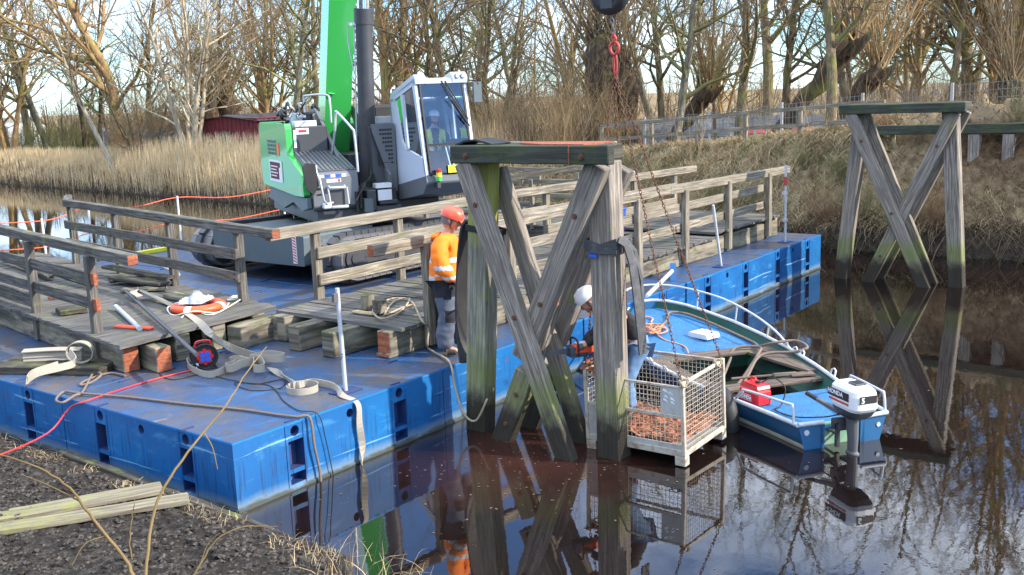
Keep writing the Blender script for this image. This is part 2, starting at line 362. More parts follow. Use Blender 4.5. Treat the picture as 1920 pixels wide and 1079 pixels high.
M['rope_lt'] = simple('tan_rope', (.34, .28, .2), .9, 0, scuff=.6, dirt=(.2, .16, .12), noise=30)
M['rope_or'] = simple('salmon_rope', (.62, .27, .16), .85, 0, scuff=.5, dirt=(.5, .3, .2), noise=30)
M['rope_wh'] = simple('pale_line', (.65, .66, .55), .8, 0, scuff=.3, dirt=(.6, .6, .2), noise=30)
M['hose'] = simple('grey_hose', (.22, .215, .21), .5)
M['cable_red'] = simple('red_cable', (.75, .03, .03), .45)
M['boat_blue'] = simple('boat_blue_gelcoat', (.014, .10, .24), .4, 0, scuff=.8, dirt=(.03, .10, .18), noise=5)
M['boat_deck'] = simple('boat_deck_blue', (.02, .14, .34), .6, 0, scuff=1.0, dirt=(.03, .075, .15), light=(.3, .5, .65), noise=6)
M['boat_green'] = simple('boat_green_inside', (.012, .085, .06), .5, 0, scuff=.5, dirt=(.02, .03, .02), noise=5)
M['boat_tran'] = simple('transom_green_white', (.16, .33, .23), .5, 0, scuff=.6, dirt=(.45, .46, .33), noise=6)
M['boat_scum'] = simple('hull_scum_line', (.46, .45, .38), .6, 0, scuff=.6, dirt=(.25, .22, .14), noise=6)
M['rail_white'] = simple('worn_white_tube', (.50, .54, .60), .4, 0, scuff=.8, dirt=(.38, .38, .38), noise=10)
M['skin'] = simple('skin', (.52, .27, .19), .5, 0, scuff=.2, dirt=(.5, .2, .14), noise=9)
M['hair'] = simple('grey_hair', (.16, .14, .13), .8)
M['beard'] = simple('dark_beard', (.03, .022, .018), .8)
M['hivis'] = simple('hi_vis_orange_cloth', (1.0, .22, .01), .75, 0, scuff=.35, dirt=(.75, .11, .01), noise=12)
M['hivisy'] = simple('hi_vis_yellow_cloth', (.55, .72, .06), .75, 0, scuff=.2, dirt=(.4, .5, .06), noise=12)
M['reflect'] = simple('silver_reflective_tape', (.62, .66, .70), .4, 0, scuff=.2)
M['navy'] = simple('dark_navy_cloth', (.014, .016, .024), .9, 0, scuff=.3, dirt=(.04, .04, .05), noise=10)
M['trouser'] = simple('blue_grey_workwear', (.085, .105, .15), .9, 0, scuff=.5, dirt=(.12, .11, .10), noise=7)
M['jeans'] = simple('blue_jeans', (.12, .22, .38), .9, 0, scuff=.5, dirt=(.20, .30, .45), noise=12)
M['sweater'] = simple('charcoal_sweater', (.022, .021, .023), .95, 0, scuff=.4, dirt=(.05, .045, .045), noise=14)
M['boot'] = simple('brown_boot', (.05, .035, .025), .7)
M['glove'] = simple('grey_glove', (.10, .10, .09), .8)
M['helmet'] = simple('orange_red_helmet', (.85, .10, .05), .35, 0, scuff=.15, coat=.3)
M['helmet_w'] = simple('white_helmet', (.78, .78, .80), .35, 0, scuff=.12, coat=.3)
M['red_shed'] = simple('dark_red_boards', (.14, .012, .02), .7)
M['roof'] = simple('pale_corrugated_roof', (.20, .19, .175), .9, 0, scuff=1.0, dirt=(.06, .058, .05), noise=1.6)
M['concrete_post'] = simple('concrete_post', (.36, .36, .37), .9)
M['mesh_grey'] = simple('grey_mesh_wire', (.20, .215, .23), .5, .5)
M['fence_panel'] = simple('weathered_fence_board', (.13, .14, .16), .9, 0, scuff=.5)
def bark(name, a, b, moss, mc=(.16, .17, .04)):
    q = NT(name); p = q.obj(); n = q.noise(q.map(p, (7, 7, 1.6)), 1.4, 6, .7); n2 = q.noise(p, 1.1, 5, .6)
    c = q.ramp(n, [(.3, tuple(k*.5 for k in a)), (.5, a), (.7, b)]); c = q.mix(q.math('MULTIPLY', q.rng(n2, .58-moss*.3, .75-moss*.3), .75), c, mc)
    q.bump(n, .7, .02); return q.fin(c, .9, 0, .15)
M['bark_brown'] = bark('mossy_brown_bark', (.13, .10, .065), (.36, .27, .17), .35)
M['bark_gold'] = bark('warm_golden_bark', (.26, .16, .08), (.46, .31, .16), .35, (.28, .27, .08))
M['bark_pale'] = bark('pale_birch_bark', (.45, .38, .27), (.72, .64, .50), .12, (.3, .3, .14))
M['bark_dark'] = bark('dark_fissured_bark', (.055, .04, .028), (.17, .115, .07), .12)
M['bark_grey'] = bark('grey_green_bark', (.14, .13, .10), (.33, .30, .24), .3, (.24, .25, .11))
def stick(name, a, b, sc=40):
    q = NT(name); r = q.noise(q.pos(), .9, 3); r2 = q.noise(q.pos(), sc, 2); c = q.mix(q.rng(r, .35, .65), a, b); c = q.mix(q.math('MULTIPLY', r2, .5), c, tuple(k*.5 for k in a)); return q.fin(c, .85, 0, .15)
M['twig_dark'] = stick('dark_root', (.07, .05, .035), (.20, .145, .09))
M['twig'] = stick('brown_twig', (.15, .11, .07), (.30, .23, .14))
M['twig_gold'] = stick('golden_twig', (.30, .20, .10), (.48, .36, .20))
M['twig_red'] = stick('reddish_twig', (.24, .13, .075), (.38, .24, .14))
M['twig_green'] = stick('olive_twig', (.14, .14, .06), (.28, .27, .13))
M['reed'] = stick('dry_reed', (.60, .45, .26), (.80, .66, .42), 3)
M['deadgrass'] = stick('dead_grass', (.40, .30, .17), (.64, .52, .33), 6)
M['grassg'] = stick('green_grass_blade', (.06, .11, .02), (.16, .20, .06), 6)
M['sapling'] = stick('sapling_bark', (.09, .06, .03), (.27, .19, .085), 12)
def glass(name, tint=(.72, .80, .86), tr=.75):
    q = NT(name); q.t.nodes.remove(q.b); o = q.t.nodes['Material Output']
    g = q.n('BsdfGlossy'); g.inputs['Roughness'].default_value = .02; g.inputs['Color'].default_value = (.9, .95, 1, 1)
    t = q.n('BsdfTransparent'); t.inputs['Color'].default_value = (*tint, 1); mxx = q.n('MixShader'); fr = q.n('Fresnel'); fr.inputs[0].default_value = 1.5
    q.l(q.math('ADD', q.math('MULTIPLY', fr.outputs[0], 1.1), .06, True), mxx.inputs[0]); q.l(t.outputs[0], mxx.inputs[1]); q.l(g.outputs[0], mxx.inputs[2]); q.l(mxx.outputs[0], o.inputs[0]); return q.m
M['glass'] = glass('cab_glass')
# ------------------------------------------------------------------ ground, water
H = 0.696
def xw(y): return 17.45+.1*max(0, y)
def sm(t): t = min(1, max(0, t)); return t*t*(3-2*t)
HC = ([-60, -10, -2.5, 2, 6, 10, 15, 25, 60, 300], [3.3, 3.2, 3.0, 2.5, 2.15, 1.85, 1.5, 1.25, 1.15, 1.1])
def nz3(x, y, s, k=0): return mnoise.fractal(Vector((x*s, y*s, k)), 1.0, 2.0, 4)
def gh(x, y):
    """ground height"""
    e = xw(y)
    if x < 4:            # near bank: soil rising towards the road the photograph was taken from
        ex = -.34-max(0, -1.9-y)*1.6
        d = ex-x
        if d < 0: return max(-1.3, d*3)
        b = .20+.06*sm(d/.4)+.05*max(0, d-.3)+.12*max(0, d-3)
        f = sm(d/.3)
        return b+f*(.05*nz3(x, y, 2.2)+.035*nz3(x, y, 9, 3)+.014*nz3(x, y, 25, 5))
    if x < e-.02: return max(-1.3, (x-e)*1.6)
    d = x-e; hc = float(np.interp(y, *HC)); w_ = 2.1+.9*sm(y/5) if y < 12 else max(1.6, 3.0-(y-12)*.12)
    t = d/w_; z = hc*(.16*sm(d/.12)+.84*(t*t*(3-2*t) if t < 1 else 1))
    if y > 12: z = min(z, .35+hc*(d/w_)*.55) if d < w_ else z
    z += sm(d/.3)*(.10*nz3(x, y, .8)+.05*nz3(x, y, 3.1, 2))
    if y < -.2 and 17.8 < x < 20.4: z += sm((-.2-y)/1)*(.26*nz3(x, y, 1.9, 7)+.12*nz3(x, y, 5, 8))-.10*sm((-.2-y)/1)
    if y < 1.5: z += .38*sm((1.5-y)/2)*sm((x-17.9)/.5)*(1-sm((x-19.2)/1.4))
    z += .22*math.exp(-((x-22.6)/1.4)**2-((y+5.2)/2.6)**2)*(1+.8*nz3(x, y, 2.5, 4))
    back = sm((x-(e+w_+2.6))/4.5)
    return z*(1-back)+back*(1.05+.15*nz3(x, y, .1))
def axis(*seg):
    o = []
    for a, b, s in seg: o += list(np.arange(a, b, s))
    return o
gx = axis((-60, -12, 6), (-12, -4, .5), (-4, -.1, .05), (-.1, 1, .3), (1, 17, 2), (17, 21.4, .11), (21.4, 30, .5), (30, 60, 3), (60, 460, 25))+[700]
gy = axis((-160, -20, 10), (-20, -6, .7), (-6, -3.2, .3), (-3.2, 6, .055), (6, 14, .3), (14, 60, .6), (60, 100, 3), (100, 500, 25))+[700]
gx = [float(v) for v in gx]; gy = [float(v) for v in gy]
vs = []; mask = []
for y in gy:
    for x in gx:
        vs.append((x, y, gh(x, y)))
        e = xw(y)
        soil = 1.0 if x < 4 else (1.0-sm((x-e-.05)/.5))*.9
        dirt = sm((-.3-y)/1.5)*sm((x-17.9)/.7)*(1-sm((x-23.5)/2)) if x > 4 else 0
        if -6 < y < 1.2 and 20.2 < x < 23: dirt = max(dirt, .85*sm((1.2-y)/1.5))
        gr = (1.0 if x < 42 else .15) if (x > e+2.6 and y > 30) else .25*sm((x-e-2.4)/.8)
        mask.append((soil, gr, dirt))
nx = len(gx); fs = [(j*nx+i, j*nx+i+1, (j+1)*nx+i+1, (j+1)*nx+i) for j in range(len(gy)-1) for i in range(nx-1)]
me = bpy.data.meshes.new('ground'); me.from_pydata(vs, [], fs); me.polygons.foreach_set('use_smooth', [True]*len(fs))
at = me.attributes.new('mask', 'FLOAT_VECTOR', 'POINT'); at.data.foreach_set('vector', [c for p in mask for c in p])
me.materials.append(M['ground']); go = bpy.data.objects.new('ground', me); COL.objects.link(go); setp(go, 'dark soil of the near bank and the dead grass banks across the river', 'ground', kind='structure')
wb = MB()
wx = [-60, -20, -6, 0, 6, 12, 18, 30]; wy = [-160, -40, -10, 0, 10, 30, 80, 300]
wb.add([(x, y, 0) for y in wy for x in wx], [(j*8+i, j*8+i+1, j*8+i+9, j*8+i+8) for j in range(7) for i in range(7)])
wo = wb.build('water', M['water']); setp(wo, 'dark brown still river water mirroring the trees', 'water', kind='structure')

# ------------------------------------------------------------------ pontoon blocks (3 x 3 m)
def pontoon_mesh():
    """one block, local origin at its corner at water level"""
    L = 3.0-.02; T = H; Bz = -.35
    side = MB()
    def wall(M_):
        # openings in the wall plane (u along, z): two coupling recesses and one lifting hole
        ops = []
        for c in (.75, 2.25): ops += [(c-.1, c+.1, .06, .17), (c-.1, c+.1, .215, T-.19)]
        hol = [(c, T-.095, .055) for c in (.75, 2.25)]+[(1.5, T-.12, .048)]
        for cx_, cz_, r_ in hol: ops.append((cx_-.075, cx_+.075, cz_-.075, cz_+.075))
        us = sorted({0, L, *[a for o in ops for a in o[:2]]}); zs = sorted({Bz, T, *[a for o in ops for a in o[2:]]})
        def V(u, z, d=0): return M_ @ Vector((u, d, z))
        for i in range(len(us)-1):
            for j in range(len(zs)-1):
                uc = (us[i]+us[i+1])/2; zc = (zs[j]+zs[j+1])/2
                if any(o[0] < uc < o[1] and o[2] < zc < o[3] for o in ops): continue
                side.add([V(us[i], zs[j]), V(us[i+1], zs[j]), V(us[i+1], zs[j+1]), V(us[i], zs[j+1])], [(0, 1, 2, 3)])
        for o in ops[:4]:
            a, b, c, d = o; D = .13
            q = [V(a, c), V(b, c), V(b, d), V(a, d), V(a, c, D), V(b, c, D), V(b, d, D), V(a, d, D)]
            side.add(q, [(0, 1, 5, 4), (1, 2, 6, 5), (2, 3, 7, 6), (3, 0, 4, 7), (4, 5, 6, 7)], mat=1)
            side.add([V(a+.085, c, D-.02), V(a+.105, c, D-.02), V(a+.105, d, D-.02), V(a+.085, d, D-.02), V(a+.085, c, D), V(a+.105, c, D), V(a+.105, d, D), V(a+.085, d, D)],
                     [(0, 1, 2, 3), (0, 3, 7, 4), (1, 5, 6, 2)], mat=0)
        for cx_, cz_, r_ in hol:     # square plate with a round hole and a short dark tube behind
            n = 16; sq = .075; ring = []; outr = []
            for k in range(n):
                a = 2*PI*k/n+PI/4; c_, s_ = math.cos(a), math.sin(a); f = sq/max(abs(c_), abs(s_))
                ring.append((cx_+r_*c_, cz_+r_*s_)); outr.append((cx_+f*c_, cz_+f*s_))
            vv = [V(*p) for p in outr]+[V(*p) for p in ring]+[V(p[0], p[1], .09) for p in ring]
            side.add(vv, [(k, (k+1) % n, n+(k+1) % n, n+k) for k in range(n)])
            side.add(vv, [(n+k, n+(k+1) % n, 2*n+(k+1) % n, 2*n+k) for k in range(n)]+[tuple(range(2*n, 3*n))], mat=1)
        # coupling plates and a weld seam standing a little proud
        for c in (.75, 2.25):
            for (a, b, c0, c1) in ((c-.125, c-.1, .04, T-.01), (c+.1, c+.125, .04, T-.01)):
                bx(side, M_, a, b, -.008, .0, c0, c1)
        bx(side, M_, 0, L, -.014, 0, -.02, .028)
        bx(side, M_, 0, L, -.004, 0, T-.022, T-.001, 2)
    def bx(mb, M_, a, b, y0, y1, z0, z1, mat=0): mb.box(a, b, y0, y1, z0, z1, mat=mat, M=M_)
    wall(Matrix.Translation((.01, .01, 0)))
    wall(Matrix.Translation((.01+L, .01, 0)) @ Matrix.Rotation(PI/2, 4, 'Z'))
    wall(Matrix.Translation((.01+L, .01+L, 0)) @ Matrix.Rotation(PI, 4, 'Z'))
    wall(Matrix.Translation((.01, .01+L, 0)) @ Matrix.Rotation(-PI/2, 4, 'Z'))
    top = MB(); top.box(.01, .01+L, .01, .01+L, T-.012, T+.001)
    for c in (.75, 2.25):
        for (x, y) in ((c, .05), (c, L-.05), (.05, c), (L-.05, c)):
            top.box(x-.07, x+.07, y-.012, y+.012, T+.001, T+.012, mat=1)
    return side, top
sm_, tm_ = pontoon_mesh()
proto = thing('pontoon_block', 'blue steel pontoon block', 'pontoon', (0, 0, 0), 0, 'pontoon blocks coupled into a raft')
a_ = sm_.build('hull', [M['hull'], M['hull_dark'], M['hull_bright']], proto); b_ = tm_.build('deck_plate', [M['plate'], M['hull_dark']], proto)
RN = ['front corner nearest the soil bank', 'second', 'third', 'fourth', 'farthest']
row = ['front row by the boat', 'second row', 'third row under the crane', 'rear row']
for i in range(5):
    for j in range(4):
        c = proto if (i, j) == (0, 0) else copy_tree(proto)
        c.location = (3*i+(.0 if j else (0, .012, -.008, .01, 0)[i]), 3*j+(.0, .02, .0, -.01, .01)[i] if j == 0 else 3*j, (0, -.004, .003, 0, .004)[i])
        c['label'] = 'blue pontoon block %s, %s' % (('touching the soil bank', 'second from the bank', 'mid row', 'fourth from the bank', 'at the far end')[i], row[j])

# ------------------------------------------------------------------ trestles
def member(root, name, x, w, dpt, p0, p1, mat, end=None, bolts=(), cutat=None, taper=None):
    """member of a trestle lying in the plane x; p0 bottom (y,z), p1 top (y,z)"""
    mb = MB(); mb.beam((x, p0[0], p0[1]), (x, p1[0], p1[1]), dpt, w, up=(0, 1, 0), endmat=1 if end else None, one=True, seg=8, jit=.003)
    o = mb.build(name, [mat, M['cut']] if end else [mat], root, bevel=.012)
    for t in bolts:
        y = p0[0]+(p1[0]-p0[0])*t; z = p0[1]+(p1[1]-p0[1])*t; b = MB(); X = x-dpt/2
        b.cyl((X-.012, y, z), (X+.01, y, z), .028, 10); b.cyl((X-.024, y, z), (X-.012, y, z), .016, 6); b.build('bolt', M['rust'], o)
    return o
tr = thing('timber_trestle', 'nearer weathered trestle with mossy cap and sawn crossed braces', 'trestle', (0, 0, 0))
def T_(name, x, w, d, p0, p1, mat, **k): return member(tr, name, x, w, d, p0, p1, mat, **k)
T_('post', 3.17, .275, .22, (-.315, -1.0), (-.60, 3.10), M['wood_pile_green'])
T_('post', 3.19, .27, .25, (-2.20, -1.0), (-2.13, 3.10), M['wood_pile'])
T_('brace', 2.865, .215, .13, (-1.83, -.10), (-.58, 3.10), M['wood_pile'], bolts=(.49, .86))
T_('brace', 3.0, .24, .14, (-1.16, .98), (-2.19, 3.09), M['wood_pile'], bolts=(.03, .18, .30, .75), end=True)
T_('brace', 3.0, .24, .14, (-.80, -.12), (-1.22, .84), M['wood_pile'], bolts=(.35, .72))
T_('brace', 3.38, .19, .13, (-1.72, -.20), (-.63, 2.99), M['wood_pile'])
T_('brace', 3.515, .24, .13, (-.78, -.14), (-1.15, .80), M['wood_pile'])
T_('brace', 3.515, .24, .13, (-1.25, 1.05), (-2.14, 3.02), M['wood_pile'], end=True)
# the two halves of the sawn diagonal that still hang together
T_('splice_block', 3.15, .16, .13, (-1.48, 1.62), (-1.22, .92), M['wood_pile'], end=True)
cp = MB(); cp.beam((2.845, -2.43, 3.185), (2.845, -.44, 3.185), .12, .185, seg=6, jit=.003); o = cp.build('cap_beam', [M['wood_cap'], M['cut']], tr, bevel=.01)
for y in (-.66, -2.12):
    b = MB(); b.cyl((2.77, y, 3.17), (2.79, y, 3.17), .032, 10); b.cyl((2.755, y, 3.17), (2.772, y, 3.17), .018, 6); b.build('bolt', M['rust'], o)
b = MB(); b.box(2.778, 2.792, -1.985, -1.972, 3.10, 3.275); b.build('saw_cut', M['cut'], o)
cp = MB(); cp.beam((3.16, -2.22, 3.19), (3.16, -.34, 3.19), .50, .15, seg=4); cp.build('cap_beam', [M['wood_black']], tr, bevel=.01)
cp = MB(); cp.beam((3.55, -2.04, 3.19), (3.55, -.34, 3.19), .12, .17, seg=4); cp.build('cap_beam', [M['wood_pile']], tr, bevel=.01)
cp = MB(); cp.prism([(2.93, -2.06), (3.5, -2.06), (3.46, -.9), (3.2, -1.1), (3.0, -1.5)], 2, 3.266, 3.282); cp.build('sawn_top', M['cut'], tr)
mt = MB()
pts = [(3.15, -.36+.0, 3.27), (3.15, -.48, 3.31), (3.15, -.62, 3.325), (3.15, -.76, 3.30), (3.15, -.86, 3.275)]
mt.ribbon(pts, (1, 0, 0), .34, .02); setp(mt.build('rubber_mat', M['black']), 'small black rubber mat draped over the left end of the near trestle cap', 'mat')

tf = thing('timber_trestle', 'whole grey timber trestle standing in the water by the far bank', 'trestle', (0, 0, 0))
def U_(name, x, w, d, p0, p1, mat, **k): return member(tf, name, x, w, d, p0, p1, mat, **k)
U_('post', 14.12, .24, .25, (-.66, -.9), (-1.06, 3.21), M['wood_pile'])
U_('post', 14.12, .26, .25, (-2.96, -.9), (-2.66, 3.21), M['wood_pile'])
U_('brace', 13.80, .22, .12, (-2.46, -.15), (-.95, 3.20), M['wood_pile'], bolts=(.45, .85))
U_('brace', 13.93, .22, .12, (-1.25, -.15), (-2.78, 3.20), M['wood_pile'], bolts=(.2, .82))
U_('brace', 14.31, .20, .12, (-2.46, -.15), (-1.05, 3.15), M['wood_pile'])
U_('brace', 14.44, .20, .12, (-1.3, -.15), (-2.84, 3.20), M['wood_pile'])
cp = MB(); cp.beam((13.78, -3.0, 3.28), (13.78, -.75, 3.28), .12, .17, seg=6, jit=.003); cp.build('cap_beam', M['wood_cap'], tf, bevel=.01)
cp = MB(); cp.beam((14.12, -2.95, 3.29), (14.12, -.8, 3.29), .54, .16, seg=2); cp.build('cap_beam', M['wood_black'], tf, bevel=.01)
cp = MB(); cp.beam((14.46, -2.85, 3.29), (14.46, -.75, 3.29), .12, .17, seg=6); cp.build('cap_beam', M['wood_cap'], tf, bevel=.01)
for nm in ():
    pass

# ------------------------------------------------------------------ bridge sections on the raft
def deck_planks(root, x0, x1, y0, y1, z, along='y', pw=.145, skew=0, over=.0, mat=None, th=.045, sag=None):
    """planks laid across; run along the given axis; mesh of one deck"""
    mb = MB(); a = x0 if along == 'y' else y0; e = x1 if along == 'y' else y1
    while a < e-.02:
        w_ = min(pw-.012, e-a); dz = random.uniform(-.006, .006)+(sag(a) if sag else 0); o1 = random.uniform(-over, over); o2 = random.uniform(-over, over)
        if along == 'y': mb.beam((a+w_/2, y0+o1, z+dz), (a+w_/2+skew, y1+o2, z+dz), w_, th, seg=2, jit=.002)
        else: mb.beam((x0+o1, a+w_/2, z+dz), (x1+o2, a+w_/2+skew, z+dz), w_, th, seg=2, jit=.002)
        a += pw
    return mb.build('deck_boards', mat or M['wood_deck'], root)
def bolt_on(mb, p, ax=1, s=-1, r=.014):
    p = Vector(p); d = Vector((0, 0, 0)); d[ax] = s*.014; mb.cyl(p, p+d, r, 8)

# long section, parallel to the raft
br = thing('bridge_section', 'long bridge section with timber railings along the raft, behind the near trestle', 'bridge section', (0, 0, 0))
deck_planks(br, 3.15, 6.9, .78, 3.06, 1.045, over=.02)
deck_planks(br, 6.9, 11.6, .72, 3.06, 1.045, over=.03)
deck_planks(br, 11.6, 14.55, .74, 3.06, 1.13, over=.03)
for y, x0 in ((1.02, 2.95), (1.62, 2.70), (2.22, 2.72), (2.88, 2.9)):
    pass
for k, (y, x0, x1, w_) in enumerate(((.99, 3.05, 3.72, .22), (.89, 3.75, 14.62, .16), (1.60, 2.70, 14.3, .22), (2.24, 2.72, 14.3, .22), (2.95, 2.98, 14.6, .18))):
    mb = MB(); mb.beam((x0, y, H+.165), (x1, y, H+.165), w_, .325, seg=12, jit=.004, endmat=1 if k in (0,) else None); mb.build('stringer_beam', [M['wood_beam'], M['cut']], br, bevel=.012)
mb = MB(); mb.beam((14.62, .84, H+.20), (14.62, 3.05, H+.20), .10, .40, seg=4); mb.build('end_board', M['wood_raw'], br, bevel=.01)
def railpost(root, x, y, z0, z1, s=.11, mat=None, ax=1, sgn=-1, top=False, w2=None):
    mb = MB(); mb.beam((x, y, z0), (x, y, z1), s, w2 or s, up=(0, 1, 0), seg=3, jit=.003)
    o = mb.build('rail_post', mat or M['wood_rail'], root, bevel=.008); return o
for x in (3.66, 5.35, 7.05, 8.80, 10.43, 12.17, 14.02):
    railpost(br, x, .76, H+.06, 2.05, .13, w2=.10)
for x in (4.0, 5.68, 7.9, 9.6, 11.3, 12.75, 14.47):
    railpost(br, x, 3.15, H+.05, 2.03, .13, w2=.10)
def rail(root, p0, p1, w_, h_, mat=None, end=False, seg=10, jit=.004, nm='rail'):
    mb = MB(); mb.beam(p0, p1, w_, h_, seg=seg, jit=jit, endmat=1 if end else None); return mb.build(nm, [mat or M['wood_rail'], M['cut']], root, bevel=.008)
rail(br, (2.74, .80, 2.065), (5.28, .81, 2.075), .12, .14, end=True, nm='handrail')
rail(br, (5.27, .80, 2.09), (9.9, .80, 2.09), .12, .14, nm='handrail'); rail(br, (9.9, .80, 2.085), (15.1, .80, 2.03), .12, .145, nm='handrail')
for z in (1.72, 1.37):
    rail(br, (3.7 if z > 1.5 else 3.8, .84, z), (8.75, .84, z), .045, .15)
    rail(br, (8.76, .84, z+.01), (14.0, .84, z+.03), .045, .15)
rail(br, (3.15, 3.12, 2.07), (8.4, 3.12, 2.09), .12, .145, nm='handrail', end=True); rail(br, (8.4, 3.12, 2.09), (15.4, 3.12, 1.99), .12, .14, nm='handrail')
rail(br, (3.95, 3.07, 1.72), (9.5, 3.07, 1.72), .045, .16); rail(br, (3.95, 3.07, 1.34), (7.9, 3.07, 1.34), .045, .16); rail(br, (9.5, 3.07, 1.7), (14.4, 3.07, 1.68), .045, .16); rail(br, (9.5, 3.07, 1.36), (14.4, 3.07, 1.36), .045, .16)

# third section, lying beyond, seen over the rails
b3 = thing('bridge_section', 'smaller dark-railed bridge section standing beyond the crane tracks', 'bridge section', (0, 0, 0))
deck_planks(b3, 12.2, 14.2, 5.1, 9.6, .98, along='y')
for x in (12.3, 14.1):
    mb = MB(); mb.beam((x, 5.0, H+.13), (x, 9.7, H+.13), .16, .25, seg=4); mb.build('stringer_beam', M['wood_beam'], b3, bevel=.01)
    for z in (2.02, 1.75, 1.42): rail(b3, (x, 5.2, z), (x, 9.9, z), .06, .12)
    for y in (5.4, 7.0, 8.5, 9.6): railpost(b3, x-.06, y, H+.2, 1.98, .1)
bs = MB(); bs.beam((8.6, 4.05, 2.25), (13.1, 3.9, 2.30), .12, .09, endmat=1, seg=3); setp(bs.build('loose_rail', [M['wood_black'], M['cut']]), 'dark loose rail with red sawn end on the far railings', 'timber')

_mr = M['wood_rail']; M['wood_rail'] = M['wood_rail_dark']
# short section at the left, turned a little
LX, LY, LA = 1.07, 3.52, .15
bl = thing('bridge_section', 'short bridge section at the left, with a life ring on it', 'bridge section', (LX, LY, 0), -LA)
HD = H+.37; HT = H+1.44
dm = MB(); y = -.45
while y < 8.9:
    sk = .52*(1-sm((y+.4)/3.2)); a, b = y, y+sk
    dm.beam((-.20+random.uniform(-.02, .02), a, HD+random.uniform(-.005, .005)), (2.22+random.uniform(-.03, .03), b, HD+random.uniform(-.005, .005)), .132, .045, seg=2, jit=.002); y += .145-(.0 if y > 2.2 else .009)
dm.build('deck_boards', M['wood_deck'], bl)
for x, y0, w_, e in ((.02, -.30, .2, 1), (.68, -.20, .2, None), (1.25, -.05, .2, None), (1.9, .05, .2, None)):
    mb = MB(); mb.beam((x, y0-.12 if x > .1 else y0, H+.172), (x, 8.8, H+.172), w_, .34, seg=10, jit=.004, endmat=e); mb.build('stringer_beam', [M['wood_beam'], M['cut']], bl, bevel=.012)
mb = MB(); mb.beam((.27, -.64, H+.155), (.27, .3, H+.155), .19, .30, seg=3, jit=.004, endmat=1); mb.build('beam_stub', [M['wood_beam'], M['cut']], bl, bevel=.012)
for y in (.41, 2.43, 4.3, 6.2): railpost(bl, -.07, y, H+.02, HT-.08+.012*y, .115, w2=.10)
for y in (.69, 2.75, 4.7, 6.57): railpost(bl, 2.11, y, HD-.3, HT-.07+.012*y, .115, w2=.10)
rail(bl, (.0, -.68, HT-.05), (.0, 6.9, HT+.05), .13, .12, end=True, nm='handrail')
rail(bl, (2.06, -.40, HT-.02), (2.06, 6.62, HT+.05), .13, .12, end=True, nm='handrail')
rail(bl, (2.06, 6.6, HT+.05), (2.45, 7.5, HT+.06), .13, .12, nm='handrail'); rail(bl, (2.1, 6.6, HT-.36), (2.42, 7.4, HT-.36), .045, .16)
for z in (HT-.36, HT-.68):
    rail(bl, (-.07, .47, z), (-.07, 6.9, z), .045, .15, end=True); rail(bl, (2.03, .62, z-.01), (2.03, 6.7, z+.02), .045, .15)
for y in (.36,):
    for z in (HT-.36, HT-.68):
        mb = MB(); mb.box(-.10, -.05, y-.10, y, z-.07, z+.07); mb.build('rail_stub', M['cut'], bl)
railpost(bl, 2.45, 7.45, HD-.3, HT-.1, .11)
rail(bl, (-.03, 2.5, HD+.16), (-.03, 6.8, HD+.16), .04, .2)
for y in (.69, 2.75, 4.7, 6.57):
    for z in (HT-.33, HT-.39, HT-.65, HT-.72): bmb = MB(); bolt_on(bmb, (2.01, y+.02, z), ax=0); bmb.build('bolt', M['rust'], bl)
# the fourth deck piece seen behind with water beyond: a low ramp piece at the far left edge is part of the left section

M['wood_rail'] = _mr
# ------------------------------------------------------------------ loose timbers on the raft
def timber(label, p0, p1, w_, h_, mat, end=None, name='timber_beam', seg=6, jit=.005, up=(0, 0, 1), cat='timber'):
    mb = MB(); mb.beam(p0, p1, w_, h_, seg=seg, jit=jit, endmat=end, up=up); return setp(mb.build(name, [mat, M['cut']], bevel=.01), label, cat)
timber('pale weathered beam lying flat between the two bridge sections', (2.98, 2.85, H+.17), (6.2, 2.72, H+.17), .30, .33, M['wood_beam'])
timber('dark beam stub under the end of the left bridge section', (2.40, 3.02, H+.15), (3.3, 3.12, H+.15), .26, .30, M['wood_beam'])
timber('dark square beam in the shade below the left deck, right of the cable reel', (2.25, 3.30, H+.15), (2.85, 4.4, H+.15), .24, .29, M['wood_beam'])
timber('thick dark timber block lying flat under the folded strap', (.30, 4.86, H+.05), (.98, 3.52, H+.05), .58, .10, M['wood_black'])
timber('short stubby timber under the end of the long bridge section with a red lower edge', (3.02, .99, H+.03), (3.5, .99, H+.03), .225, .055, M['wood_beam'], end=1)
# ------------------------------------------------------------------ crawler crane
HD_ = R(-117)
cr = thing('crawler_crane', 'green crawler crane with raised telescopic boom and white cab on the raft', 'crane', (8.4, 6.8, H), HD_)
def cpart(mb, name, mats, parent=None, bevel=0, und=False):
    o = mb.build(name, mats, parent or cr, bevel=bevel)
    if und: o.rotation_euler = (0, 0, -HD_)
    return o
